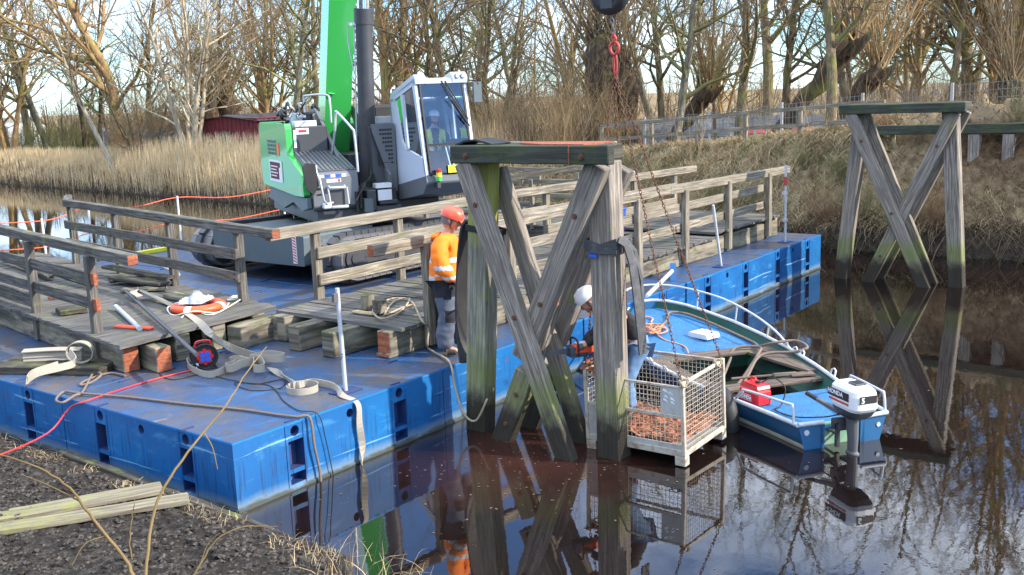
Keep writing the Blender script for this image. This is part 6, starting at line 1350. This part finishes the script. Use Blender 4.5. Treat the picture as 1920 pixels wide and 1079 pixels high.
P_ = [(27.0, 46.0), (27.0, 42.5), (26.9, 39), (26.8, 35.5), (26.6, 32), (26.4, 28.5), (26.2, 25), (26, 21.5), (25.8, 18)]
for k, (x, y) in enumerate(P_):
    zt = 2.78; g = MB(); g.box(x-.06, x+.06, y-.06, y+.06, .9, zt+.05); g.build('fence_post', M['concrete_post'], lf)
    if k:
        x0, y0 = P_[k-1]; g = MB()
        for j in range(7): 
            if random.random() < .82: g.beam((x0, y0, 1.4+.19*j), (x, y, 1.4+.19*j+random.uniform(-.02, .02)), .03, .15)
        g.build('fence_panel', M['fence_panel'], lf)
# sheds and roofs behind
def shed(label, c, sx, sy, h_, rh, wall, rz=0, roof='roof', door=True):
    s_ = thing('garden_shed', label, 'shed', (c[0], c[1], c[2]), rz); g = MB(); g.box(-sx, sx, -sy, sy, -1, h_); g.prism([(-sy, h_), (sy, h_), (0, h_+rh)], 0, -sx, sx)
    for k in range(int(2*sy/.25)): g.box(-sx-.02, -sx, -sy+.25*k, -sy+.25*k+.03, -1, h_)
    g.build('walls', M[wall], s_); g = MB()
    for sgn in (-1, 1):
        n = int(sx*2/.18)
        for k in range(n):
            x0 = -sx-.2+(2*sx+.4)*k/n; x1 = x0+(2*sx+.4)/n
            g.add([(x0, sgn*(sy+.25), h_-.12), (x1, sgn*(sy+.25), h_-.12+.05*(k % 2)), (x1, 0, h_+rh+.05+.05*(k % 2)), (x0, 0, h_+rh+.05)], [(0, 1, 2, 3)])
    g.build('roof', M[roof], s_)
    g = MB(); g.box(-sx-.03, -sx, -.3, .4, .9, 1.6); g.build('window', M['dark_steel'], s_)
    return s_
x, y = far(480, 52); shed('dark red wooden shed behind the panel fence left of the crane', (x, y, 1.0), 2.0, 1.9, 2.15, .12, 'red_shed', .2, roof='dark_steel')
x, y = far(1150, 41); shed('low shed with a pale corrugated roof behind the mesh fence, the left one', (x, y, .4), 2.6, 2.6, 1.4, .55, 'dark_steel', 2.1)
x, y = far(1330, 44); shed('low shed with a pale corrugated roof behind the mesh fence, the middle one', (x, y, .5), 2.4, 3.0, 1.4, .55, 'dark_steel', 2.0)
x, y = far(1455, 40); shed('low shed with orange-red boards and a pale roof, right of the other roofs', (x, y, .9), 1.5, 1.8, 1.2, .5, 'red_paint', 2.0)
x, y = far(1085, 46); shed('dark shed half hidden behind the pollard willow', (x, y, .3), 2.2, 2.0, 1.5, .8, 'dark_steel', .3)
x, y = far(12, 95); shed('small far white cottage at the left edge', (x, y, 1.6), 2.5, 2.5, 1.2, .5, 'white', 2.0, roof='roof')
# ------------------------------------------------------------------ vegetation
def fastmesh(name, V, F, mats, mi=None, smooth=False):
    me = bpy.data.meshes.new(name); V = np.asarray(V, np.float32); F = np.asarray(F, np.int32); nf, k = F.shape
    me.vertices.add(len(V)); me.vertices.foreach_set('co', V.ravel()); me.loops.add(nf*k); me.loops.foreach_set('vertex_index', F.ravel()); me.polygons.add(nf)
    me.polygons.foreach_set('loop_start', np.arange(0, nf*k, k, dtype=np.int32)); me.polygons.foreach_set('loop_total', np.full(nf, k, np.int32))
    for mt in mats: me.materials.append(mt)
    if mi is not None: me.polygons.foreach_set('material_index', np.asarray(mi, np.int32))
    me.polygons.foreach_set('use_smooth', [smooth]*nf); me.update(calc_edges=True); me.validate(); return me
def tubes_np(P, Rd, n):
    """P (N,K,3) polylines, Rd (N,K) radii -> verts, quads"""
    N, K, _ = P.shape; T = np.empty_like(P); T[:, 1:-1] = P[:, 2:]-P[:, :-2]; T[:, 0] = P[:, 1]-P[:, 0]; T[:, -1] = P[:, -1]-P[:, -2]
    T /= np.linalg.norm(T, axis=2, keepdims=True)+1e-9; ref = np.zeros_like(T); ref[..., 0] = .37; ref[..., 1] = .61; ref[..., 2] = .7
    m_ = np.abs((T*ref).sum(2)) > .9; ref[m_] = (1, 0, 0); A = np.cross(T, ref); A /= np.linalg.norm(A, axis=2, keepdims=True)+1e-9; B = np.cross(T, A)
    an = 2*np.pi*np.arange(n)/n; V = P[:, :, None]+Rd[:, :, None, None]*(A[:, :, None]*np.cos(an)[None, None, :, None]+B[:, :, None]*np.sin(an)[None, None, :, None])
    idx = np.arange(N*K*n).reshape(N, K, n); a = idx[:, :-1]; b = idx[:, 1:]; F = np.stack([a, np.roll(a, -1, 2), np.roll(b, -1, 2), b], -1).reshape(-1, 4); return V.reshape(-1, 3), F
class Tree:
    def __init__(s, seed): s.r = np.random.default_rng(seed); s.L = {}
    def put(s, lev, P, Rd, sides): s.L.setdefault((lev, len(P), sides), []).append((P, Rd))
    def branch(s, p, d, L, r0, lev, prm):
        """recursive branch; prm per level: (n points, sides, wander, up, children, start, angle, length ratio, end radius ratio)"""
        K, sides, wan, up, nch, st, ang, lr, er = prm[lev]; rg = s.r; P = [np.array(p, float)]; d = np.array(d, float); d /= np.linalg.norm(d); D = [d]
        for k in range(K-1):
            d = d+rg.normal(0, wan, 3)+np.array([0, 0, up]); d /= np.linalg.norm(d); P.append(P[-1]+d*L/(K-1)); D.append(d)
        P = np.array(P); Rd = r0*(1-(1-er)*np.linspace(0, 1, K)**.9); s.put(lev, P, Rd, sides)
        if lev+1 < len(prm):
            n = int(nch*(.7+.6*rg.random()))
            for k in range(n):
                t = st+(1-st)*((k+rg.random())/n); i = min(int(t*(K-1)), K-2); f = t*(K-1)-i; q = P[i]*(1-f)+P[i+1]*f; dd = D[i]
                a = rg.random()*2*np.pi; u = np.cross(dd, [math.cos(a), math.sin(a), .3]); u /= np.linalg.norm(u)+1e-9; th = ang*(.7+.6*rg.random())
                nd = dd*math.cos(th)+u*math.sin(th); rr = r0*(1-(1-er)*t)*(.42+.25*rg.random()); s.branch(q, nd, L*lr*(1.15-.6*t)*(.7+.6*rg.random()), max(rr, .0035), lev+1, prm)
    def mesh(s, name, levels, mat):
        VV = []; FF = []; o = 0
        for (lev, K, n), it in s.L.items():
            if lev not in levels: continue
            V, F = tubes_np(np.array([a for a, b in it]), np.array([b for a, b in it]), n); VV.append(V); FF.append(F+o); o += len(V)
        return fastmesh(name, np.concatenate(VV), np.concatenate(FF), [mat], smooth=True)
def make_tree(name, tr_, trunk_lv, mats, label, cat='tree', group=None, knob=None):
    t = thing(name, label, cat, (0, 0, 0), 0, group)
    o = bpy.data.objects.new('trunk', tr_.mesh('trunk', trunk_lv, mats[0])); COL.objects.link(o); o.parent = t
    c = bpy.data.objects.new('crown', tr_.mesh('crown', [l for l in range(9) if l not in trunk_lv], mats[1])); COL.objects.link(c); c.parent = t
    return t
PRO = {}
def proto_upright(seed, Ht, r, n1=22, n2=9, n3=6, wan=.05, lean=(0, 0), st=.12, ang=.95, lr=.34):
    t = Tree(seed); t.branch((0, 0, -.3), (lean[0], lean[1], 1), Ht, r, 0, [(12, 8, wan, .02, n1, st, ang, lr, .18), (7, 5, .16, .06, n2, .15, .75, .45, .22), (5, 3, .2, .06, n3, .1, .7, .55, .35), (4, 3, .22, .05, 0, 0, 0, 0, .5)]); return t
def proto_multi(seed, n, Ht, r, spread=.35, n1=14, n2=7, n3=5):
    t = Tree(seed); rg = t.r
    for k in range(n):
        a = 2*np.pi*k/n+rg.random(); sp = spread*(.4+rg.random()); t.branch((.12*math.cos(a), .12*math.sin(a), -.3), (sp*math.cos(a), sp*math.sin(a), 1), Ht*(.75+.35*rg.random()), r*(.7+.5*rg.random()), 0, [(10, 7, .06, .03, n1, .15, .8, .34, .15), (6, 4, .15, .08, n2, .15, .7, .45, .25), (5, 3, .2, .06, n3, .1, .7, .55, .4), (4, 3, .2, .05, 0, 0, 0, 0, .5)])
    return t
def proto_pollard(seed, lean, Ht, r, shoots=46, sl=4.5):
    t = Tree(seed); rg = t.r; d = np.array([lean[0], lean[1], 1.]); d /= np.linalg.norm(d); K = 9; P = np.array([d*(Ht*k/(K-1))+rg.normal(0, .05, 3)*(k > 0) for k in range(K)])-np.array([0, 0, .3]); Rd = r*np.array([1.25, 1.0, .92, .9, .9, .95, 1.1, 1.35, .9]); t.put(0, P, Rd, 10)
    top = P[-1]
    for k in range(6): q = top+rg.normal(0, r*.6, 3); t.put(0, np.array([q-d*.4, q, q+d*.25+rg.normal(0, .1, 3)]), np.array([r*.5, r*.62, r*.2]), 8)
    for k in range(shoots):
        a = rg.random()*2*np.pi; sp = .12+.9*rg.random()**1.4; t.branch(top+rg.normal(0, r*.5, 3), (sp*math.cos(a), sp*math.sin(a), 1), sl*(.5+.7*rg.random()), .022+.02*rg.random(), 1, [None, (8, 4, .07, .05, 6, .15, .45, .35, .25), (5, 3, .12, .06, 3, .2, .5, .5, .4), (4, 3, .15, .05, 0, 0, 0, 0, .5)])
    return t
def proto_bush(seed, n, Ht, r=.016, spread=.55, n1=8, n2=4):
    t = Tree(seed); rg = t.r
    for k in range(n):
        a = rg.random()*2*np.pi; sp = spread*rg.random(); b = .5*rg.random()**.5
        t.branch((b*math.cos(a), b*math.sin(a), -.15), (sp*math.cos(a), sp*math.sin(a), 1), Ht*(.5+.6*rg.random()), r*(.6+.7*rg.random()), 0, [(8, 4, .08, .01, n1, .12, .6, .38, .3), (5, 3, .16, .03, n2, .15, .6, .5, .45), (4, 3, .2, .02, 0, 0, 0, 0, .5)])
    return t
def place(name, x, y, label, rz=0, s=1.0, group=None, z=None):
    p, used = PRO[name]; o = p if not used else copy_tree(p); PRO[name][1] = True
    o.location = (x, y, gh(x, y) if z is None else z); o.rotation_euler = (0, 0, rz); o.scale = (s, s, s); o['label'] = label
    if group: o['group'] = group
    elif 'group' in o: del o['group']
    return o
MT = {'alder': (proto_upright(11, 13, .22, 24, 9, 6, st=.22), 'bark_brown', 'twig', 'tall_tree'), 'alder2': (proto_upright(12, 12, .18, 26, 8, 6, .07, (.12, .05), .2), 'bark_grey', 'twig_green', 'tall_tree'),
      'poplar': (proto_upright(13, 16, .30, 24, 9, 6, .045, (0, 0), .22, .8, .3), 'bark_brown', 'twig', 'tall_tree'), 'oak': (proto_upright(14, 11, .27, 18, 11, 7, .09, (.05, 0), .16, 1.05, .5), 'bark_gold', 'twig_gold', 'spreading_tree'),
      'birch': (proto_multi(15, 5, 11, .13, .16), 'bark_pale', 'twig_gold', 'birch_tree'), 'multi': (proto_multi(16, 6, 9, .11, .42, 16), 'bark_brown', 'twig', 'multi_stemmed_tree'),
      'multi2': (proto_multi(17, 4, 12, .17, .25, 18), 'bark_gold', 'twig', 'multi_stemmed_tree'), 'pollard': (proto_pollard(18, (.1, .0), 3.5, .46, 40, 5), 'bark_dark', 'twig', 'pollard_willow'),
      'pollard_lean': (proto_pollard(19, (.15, -.75), 3.7, .25, 34, 4.5), 'bark_dark', 'twig_gold', 'pollard_willow'), 'thin': (proto_upright(20, 9, .06, 16, 6, 4, .05), 'bark_gold', 'twig_gold', 'slender_tree'),
      'lean': (proto_upright(21, 8.5, .15, 12, 8, 5, .05, (.0, .0), .42, .8, .45), 'bark_pale', 'twig', 'leaning_tree'), 'dark': (proto_upright(22, 12, .17, 28, 8, 6, .06, (0, 0), .18, 1.1, .3), 'bark_dark', 'twig_green', 'tall_tree'),
      'bushA': (proto_bush(31, 46, 3.4), 'twig_gold', 'twig_gold', 'bare_bush'), 'bushB': (proto_bush(32, 46, 2.6, .014, .8), 'twig_red', 'twig_red', 'bare_bush'), 'bushC': (proto_bush(33, 40, 4.4, .02, .45), 'twig', 'twig', 'bare_bush'), 'bushD': (proto_bush(34, 40, 3.0, .014, 1.1), 'twig_green', 'twig_green', 'bare_bush')}
for k, (t_, a, b, nm) in MT.items():
    PRO[k] = [make_tree(nm, t_, [0, 1] if k in ('alder', 'oak', 'poplar', 'multi2', 'birch') else [0], (M[a], M[b]), nm, 'bush' if 'bush' in k else 'tree'), False]
TL = [  # photo column, distance, kind, turn, scale, label
 (20, 70, 'multi2', .3, 1.3, 'forked bare tree at the far left edge with thin drooping twigs'), (62, 80, 'alder', 1.0, 1.35, 'tall straight bare tree behind the forked one at the left edge'),
 (95, 72, 'alder2', 2.0, 1.35, 'slim grey bare tree rising behind the green lawn'), (160, 76, 'dark', 1.1, 1.1, 'dark slim tree standing far behind the leaning tree'),
 (215, 60, 'oak', .6, 1.35, 'broad golden-barked tree with thick spreading limbs left of the birch'), (285, 66, 'alder', 3.0, .9, 'bare tree with dark ivy-like bark between the broad tree and the birch'),
 (268, 54, 'multi', 2.2, .7, 'bushy many-stemmed tree in front of the panel fence'), (362, 51, 'birch', .2, 1.1, 'pale sunlit birch with several stems behind the reeds'),
 (415, 64, 'dark', 2.5, 1.1, 'dark straight tree right of the pale birch'), (440, 55, 'pollard', 1.2, 1.0, 'thick pollard stump lit orange left of the red shed'),
 (400, 55, 'pollard', 4.0, .85, 'smaller pollard stump just right of the pale birch'), (490, 66, 'poplar', .4, .85, 'tall straight tree behind the red shed'), (540, 50, 'alder2', 4.2, 1.1, 'mossy slanting tree left of the green boom'),
 (600, 57, 'alder', 5.0, 1.0, 'bare tree just left of the green boom'), (575, 70, 'dark', .7, 1.1, 'far dark tree seen between trunks left of the boom'),
 (742, 44, 'multi2', 1.6, 1.05, 'forked mossy tree right behind the lifting cylinder'), (770, 60, 'poplar', 2.6, .8, 'straight far tree above the crane cab'),
 (845, 42, 'alder', .9, .95, 'mossy tree behind the right corner of the cab'), (905, 50, 'dark', 3.3, 1.1, 'dark tree right of the cab mirror'), (935, 42, 'multi', .1, 1.0, 'dense many-stemmed tree right of the cab'),
 (985, 56, 'alder2', 1.9, 1.1, 'slim tree left of the crane hook'), (1010, 40, 'thin', 1.4, 1.0, 'slender golden sapling left of the crane hook'), (1072, 41, 'thin', 3.9, 1.1, 'slender sunlit tree just left of the hook chain'),
 (1095, 50, 'multi2', 4.4, 1.0, 'mossy tree behind the crane hook'), (1133, 35, 'pollard', .5, 1.15, 'big old pollard willow behind the hanging chains'), (1185, 35.5, 'pollard', 2.9, .85, 'smaller pollard willow right of the chains'),
 (1215, 39, 'pollard_lean', .4, 1.0, 'dark willow trunk leaning right behind the chains'), (1245, 50, 'alder', .8, 1.0, 'tall grey tree between the willows'),
 (1262, 37, 'alder2', 5.2, 1.0, 'slanting tree beside the leaning willow'), (1300, 58, 'dark', 1.7, 1.0, 'dark thin tree behind the pale shed roofs'), (1345, 40, 'thin', .6, 1.2, 'slender pale tree right of the shed roofs'),
 (1378, 36, 'poplar', .4, .72, 'thick grey-green trunk right of the shed roofs'), (1428, 33, 'pollard_lean', .0, 1.15, 'dark fissured willow leaning to the right over the mesh fence'),
 (1470, 47, 'alder', 2.3, 1.0, 'tall bare tree behind the dark leaning willow'), (1505, 34, 'pollard_lean', .35, 1.0, 'second dark leaning willow left of the straight trunk'),
 (1556, 29.5, 'poplar', 1.2, .58, 'straight round trunk lit at its right edge beside the far trestle'), (1610, 46, 'alder2', 1.1, 1.3, 'grey tree behind the far trestle'), (1690, 44, 'multi2', 3.1, 1.15, 'curving tree rising over the middle of the far trestle'),
 (1725, 56, 'dark', 4.5, 1.0, 'far thin tree above the far trestle'), (1775, 40, 'alder', 3.7, .85, 'bare tree right of the far trestle'), (1815, 50, 'alder', .2, 1.4, 'tall slim tree right of the far trestle'), (1862, 42, 'multi2', 5.1, 1.35, 'broad many-limbed tree by the mesh fence at the right'),
 (1905, 35, 'pollard', 1.0, .8, 'dark pollard at the right edge of the picture'), (1935, 42, 'multi2', .9, 1.5, 'forked tree at the right edge of the picture')]
rx = random.Random(21)
for i in range(15):
    u = 170+1800*(i+rx.random())/15; TL.append((u, rx.uniform(58, 84), rx.choice(['alder', 'alder2', 'dark', 'poplar', 'multi2']), rx.uniform(0, 6), rx.uniform(1.0, 1.5), None))
for (u, D, k, rz, s_, lb) in TL:
    x, y = far(u, D); place(k, x, y, lb or 'tall bare tree far back in the wood, seen between nearer trunks', rz, s_, None if lb else 'tall trees far back in the wood')
# trees upriver on the right whose mirror image fills the lower right water
# leaning tree by the reeds
x, y = 22.0, 37.0; o = place('lean', x, y, 'slender pale tree leaning left out of the reeds at the left bank', 0, 1.0); dl = Vector((-.36*r2.x, -.36*r2.y, .93)); o.rotation_euler = dl.to_track_quat('Z', 'Y').to_euler(); o.location.z = .4
# bushes
rgb = random.Random(3); kinds = ['bushA', 'bushB', 'bushC', 'bushD']
def bushes(n, u0, u1, D0, D1, s0, s1, lab, grp, ks=kinds):
    for i in range(n):
        u = u0+(u1-u0)*(i+rgb.random())/n; D = rgb.uniform(D0, D1); x, y = far(u, D); place(rgb.choice(ks), x, y, lab, rgb.uniform(0, 6.28), rgb.uniform(s0, s1), grp)
bushes(16, -40, 300, 70, 84, .6, 1.0, 'bare bush in the far thicket behind the lawn at the left', 'bushes behind the lawn')
bushes(18, 230, 620, 54, 64, .6, 1.05, 'bare leafless bush in the thicket behind the reeds and panel fence', 'bushes in the left thicket')
bushes(14, 560, 960, 40, 52, .6, 1.0, 'bare leafless bush in the thicket behind the crane', 'bushes behind the crane', ['bushA', 'bushC', 'bushD'])
bushes(18, 900, 1200, 33, 42, .45, .85, 'bare brown bush behind the mesh fence near the willows', 'bushes near the willows', ['bushA', 'bushB', 'bushC'])
bushes(14, 1200, 1560, 44, 60, .4, .75, 'bare bush behind the shed roofs', 'bushes behind the shed roofs')
bushes(24, 1560, 1960, 33, 42, .45, .85, 'bare reddish bush behind the fence at the right', 'bushes at the right behind the fence', ['bushA', 'bushB', 'bushC'])
# far wood: one mass
t = Tree(77); rg = t.r
for k in range(520):
    u = rg.uniform(60, 2080); D = rg.uniform(75, 120); x, y = far(u, D); hgt = rg.uniform(1.8, 4.0)+2*rg.random()**3
    t.branch((x, y, .8), (rg.normal(0, .12), rg.normal(0, .12), 1), hgt, .05+.008*hgt, 0, [(6, 4, .07, .02, 9, .1, .8, .35, .2), (5, 3, .15, .05, 3, .2, .6, .5, .3), (3, 3, .2, .0, 0, 0, 0, 0, .5)])
me = t.mesh('far_wood', [0, 1, 2], M['twig']); o = bpy.data.objects.new('far_wood', me); COL.objects.link(o); setp(o, 'far hazy wood of bare trees behind everything', 'wood', kind='stuff')
# blades: reeds and grasses
def blades(name, pts, hts, wid, mat, label, cat, lean=.15, seed=1, droop=.0, K=4, dirb=None):
    rg = np.random.default_rng(seed); N = len(pts); P0 = np.array(pts, float); a = rg.random(N)*2*np.pi; ln = np.abs(rg.normal(0, lean, N)); D = np.stack([np.cos(a)*ln, np.sin(a)*ln, np.ones(N)], 1)
    if dirb is not None: D[:, :2] += np.array(dirb)
    h_ = np.array(hts)*(.4+.8*rg.random(N)**.7); t = np.linspace(0, 1, K)
    Pc = P0[:, None]+D[:, None]*(h_[:, None]*t[None])[..., None]; Pc[:, :, 2] -= (droop*h_*(ln+.3)*1.6)[:, None]*(t**2)[None]; Pc[:, :, 0] += (droop*h_*np.cos(a)*.6)[:, None]*(t**2)[None]; Pc[:, :, 1] += (droop*h_*np.sin(a)*.6)[:, None]*(t**2)[None]
    b = rg.random(N)*np.pi; S_ = np.stack([np.cos(b), np.sin(b), np.zeros(N)], 1); w_ = wid*(.6+.8*rg.random(N))[:, None]*(1-.85*t[None]**1.5)
    V = np.stack([Pc-S_[:, None]*w_[..., None], Pc+S_[:, None]*w_[..., None]], 2).reshape(-1, 3); idx = np.arange(N*K*2).reshape(N, K, 2)
    F = np.stack([idx[:, :-1, 0], idx[:, :-1, 1], idx[:, 1:, 1], idx[:, 1:, 0]], -1).reshape(-1, 4); me = fastmesh(name, V, F, [mat]); o = bpy.data.objects.new(name, me); COL.objects.link(o); return setp(o, label, cat, kind='stuff')
rg = np.random.default_rng(5)
def scatter(n, y0, y1, d0, d1, zoff=0, clump=0, flt=None):
    o = []
    while len(o) < n:
        y = rg.uniform(y0, y1); d = rg.uniform(d0, d1); x = xw(y)+d
        if clump and mnoise.noise(Vector((x*clump, y*clump, 3))) < -.05+.0*d and rg.random() < .8: continue
        if flt and not flt(x, y): continue
        o.append((x, y, gh(x, y)-.03+zoff))
    return o
RB = scatter(24000, 12, 60, .0, 4.2)
blades('reed_bed', RB, np.interp(np.array([p[1] for p in RB]), [20, 34, 39, 44, 60], [1.3, 1.2, .85, .6, .6]), .0095, M['reed'], 'pale dry reed bed along the left far bank', 'reeds', .17, 1)
blades('reed_fringe', scatter(9000, 12, 60, -.15, 1.2), np.full(9000, .6), .010, M['twig_dark'], 'collapsed dead reed leaves hanging over the water at the left bank', 'reeds', .5, 2, .5)
blades('dead_grass', scatter(58000, -9, 13, .15, 4.2, 0, 1.4, lambda x, y: not (y < -.3 and x > 18.2 and x < 23)), np.full(58000, .40), .0065, M['deadgrass'], 'dead brown grass matted over the right bank slope', 'grass', .5, 3, .75, dirb=(-.35, 0))
blades('green_grass', scatter(16000, -9, 16, .9, 5.0, 0, 1.6, lambda x, y: not (y < -.3 and x > 18.2 and x < 23)), np.full(16000, .2), .010, M['grassg'], 'tufts of green grass on the crest of the right bank', 'grass', .5, 4, .4)
blades('dug_bank_litter', [(x_, y_, gh(x_, y_)) for x_, y_ in [(rg.uniform(18.0, 23), rg.uniform(-9, -.2)) for k in range(11000)]], np.full(11000, .2), .010, M['twig_dark'], 'roots and torn grass littering the dug bank behind the far trestle', 'roots', .9, 17, .7)
blades('lawn', scatter(9000, 38, 75, 4.0, 16), np.full(9000, .18), .02, M['grassg'], 'green lawn strip behind the reeds at the far left', 'grass', .4, 6, .3)
blades('bank_overhang', scatter(9000, -12, 12, -.12, .5), np.full(9000, .5), .008, M['twig_dark'], 'dead roots and grass hanging over the water edge at the right bank', 'grass', .6, 7, .9, dirb=(-.5, 0))
def nearpts(n, f):
    o = []
    while len(o) < n:
        x = rg.uniform(-3.2, -.3); y = rg.uniform(-3.5, 4.5)
        if f(x, y): o.append((x, y, gh(x, y)-.01))
    return o
blades('dry_tufts', nearpts(900, lambda x, y: (abs(x+.45) < .18 and mnoise.noise(Vector((y*1.7, 0, 5))) > -.05)), np.full(900, .14), .003, M['deadgrass'], 'dry grass tufts along the edge of the near soil bank', 'grass', .8, 8, .6)
blades('corner_tuft', [(-.62+rg.normal(0, .16), -2.25+rg.normal(0, .35), .22) for k in range(90)], np.full(90, .30), .003, M['reed'], 'dry yellow stalks at the bottom edge beside the water', 'grass', .5, 9, .3)
# taller single stems on the right bank
for k in range(60):
    y = rgb.uniform(-1.0, 13); x = xw(y)+rgb.uniform(.4, 3.2); 
    if y < .2 and x > 18: continue
    t = Tree(200+k); t.branch((0, 0, 0), (rgb.uniform(-.15, .15), rgb.uniform(-.15, .15), 1), rgb.uniform(.8, 2.3), .009, 0, [(7, 4, .06, .02, 5, .3, .4, .35, .4), (4, 3, .1, .05, 0, 0, 0, 0, .5)])
    o = bpy.data.objects.new('thin_stem', t.mesh('thin_stem', [0, 1], M['twig_gold'])); COL.objects.link(o); o.location = (x, y, gh(x, y)-.05); setp(o, 'thin dry stem sticking up from the right bank slope', 'plant stem', 'thin stems on the right bank')
for k in range(22):
    y = rgb.uniform(-4, 13); x = xw(y)+rgb.uniform(.2, 1.8); place(rgb.choice(['bushB', 'bushD']), x, y, 'small bare shrub on the right bank slope by the water', rgb.uniform(0, 6), rgb.uniform(.22, .42), 'small shrubs on the right bank slope')
# saplings close to the camera on the near bank
def sapling(pts, r, label, side=()):
    s_ = thing('sapling', label, 'sapling', pts[0]); o = Vector(pts[0]); P = smooth_path([Vector(p)-o for p in pts], 6); n = len(P)
    P = [p+Vector((random.uniform(-1, 1), random.uniform(-1, 1), 0))*.004 for p in P]; g = MB(); g.tube(P, [r*(1-.7*k/n) for k in range(n)], 7); g.build('stem', M['sapling'], s_)
    for q in side:
        g = MB(); Q = smooth_path([Vector(p)-o for p in q], 4); m_ = len(Q); g.tube(Q, [r*.5*(1-.6*k/m_) for k in range(m_)], 5); g.build('side_twig', M['sapling'], s_)
def onr(u, v, D): q = ray(u, v); return CAMP+q*(D/q.dot(fw))
sapling([onr(268, 1110, 4.6), onr(290, 960, 4.7), onr(340, 865, 4.8), onr(420, 765, 4.95), onr(462, 700, 5.05), onr(500, 650, 5.15)], .008, 'bare brown sapling bending right in front of the raft corner', [[onr(382, 812, 4.9), onr(398, 838, 4.9), onr(408, 880, 4.9)]])
sapling([onr(262, 1110, 4.5), onr(235, 1050, 4.5), onr(175, 975, 4.5), onr(130, 915, 4.5), onr(60, 872, 4.5), onr(-30, 845, 4.5)], .009, 'bare golden sapling arching left over the soil bank', [[onr(150, 940, 4.5), onr(90, 910, 4.55), onr(40, 890, 4.6)], [onr(200, 1005, 4.5), onr(160, 1020, 4.5), onr(135, 1060, 4.5)]])
sapling([onr(350, 1100, 4.9), onr(400, 1020, 4.9), onr(450, 990, 4.9), onr(520, 987, 4.9)], .005, 'short bare twig with a pale tip at the bottom edge', [[onr(375, 1060, 4.9), onr(390, 1020, 4.9), onr(412, 1000, 4.9)]])
sapling([onr(246, 1050, 4.8), onr(243, 1000, 4.8), onr(250, 960, 4.8), onr(252, 935, 4.8)], .004, 'thin upright twig between the two larger saplings')
sapling([onr(660, 1079, 5.4), onr(655, 1020, 5.4), onr(664, 990, 5.4)], .004, 'thin upright dead stalk at the water edge, bottom centre')
for k in range(14):   # stones and clods on the soil
    x = rgb.uniform(-3.0, -.5); y = rgb.uniform(-3, 4); s_ = rgb.uniform(.02, .05); bm = bmesh.new(); bmesh.ops.create_icosphere(bm, subdivisions=2, radius=s_)
    for v in bm.verts: v.co = v.co*(1+.5*mnoise.noise(v.co*30+Vector((k, 0, 0)))); v.co.z *= .7
    me = bpy.data.meshes.new('soil_clod'); bm.to_mesh(me); bm.free(); me.materials.append(M['wood_black']); o = bpy.data.objects.new('soil_clod', me); COL.objects.link(o); o.location = (x, y, gh(x, y)+s_*.3); setp(o, 'small dark clod on the near soil bank', 'stone', 'stones and clods on the near soil')

# rough crumbly soil: many small lumps
bm = bmesh.new(); bmesh.ops.create_icosphere(bm, subdivisions=1, radius=1); iv = np.array([v.co[:] for v in bm.verts]); itf = np.array([[v.index for v in f.verts] for f in bm.faces]); bm.free()
rg = np.random.default_rng(44); N = 12000; C_ = []
while len(C_) < N:
    x = rg.uniform(-3.4, -.38); y = rg.uniform(-2.6, 4.2)
    if x > -.36-max(0, -1.9-y)*1.6-.03: continue
    if mnoise.noise(Vector((x*2.3, y*2.3, 9))) < -.15 and rg.random() < .7: continue
    C_.append((x, y, gh(x, y)))
C_ = np.array(C_); sz = .007+.026*rg.random(N)**2.2; V = iv[None]*(1+.5*rg.normal(0, .5, (N, len(iv), 1))).clip(.4, 1.8)*sz[:, None, None]*np.array([1.2, 1, .7]); V = V+C_[:, None]
F = (itf[None]+(np.arange(N)*len(iv))[:, None, None]).reshape(-1, 3); me = fastmesh('soil_crumbs', V.reshape(-1, 3), F, [M['ground_lump']]); o = bpy.data.objects.new('soil_crumbs', me); COL.objects.link(o); setp(o, 'crumbs of dark soil covering the near bank', 'soil', kind='stuff')
# floating leaves and scum
rg = np.random.default_rng(9); N = 420; P_ = []
while len(P_) < N:
    if rg.random() < .6: x = 2.7+rg.normal(0, .9); y = -1.6+rg.normal(0, .8)
    else: x = rg.uniform(-.2, 8); y = rg.uniform(-7, -.3)
    if y > -.06: continue
    P_.append((x, y, .004))
P_ = np.array(P_); a = rg.random(N)*6.28; s_ = .006+.018*rg.random(N)**2; d = np.stack([np.cos(a), np.sin(a), 0*a], 1)*s_[:, None]; e = np.stack([-np.sin(a), np.cos(a), 0*a], 1)*s_[:, None]*.6
V = np.stack([P_-d, P_+e, P_+d*1.1, P_-e], 1).reshape(-1, 3); F = np.arange(N*4).reshape(-1, 4); me = fastmesh('floating_leaves', V, F, [M['wood_thwart']]); o = bpy.data.objects.new('floating_leaves', me); COL.objects.link(o); setp(o, 'scattered leaves and bark crumbs floating on the dark water', 'floating leaves', kind='stuff')
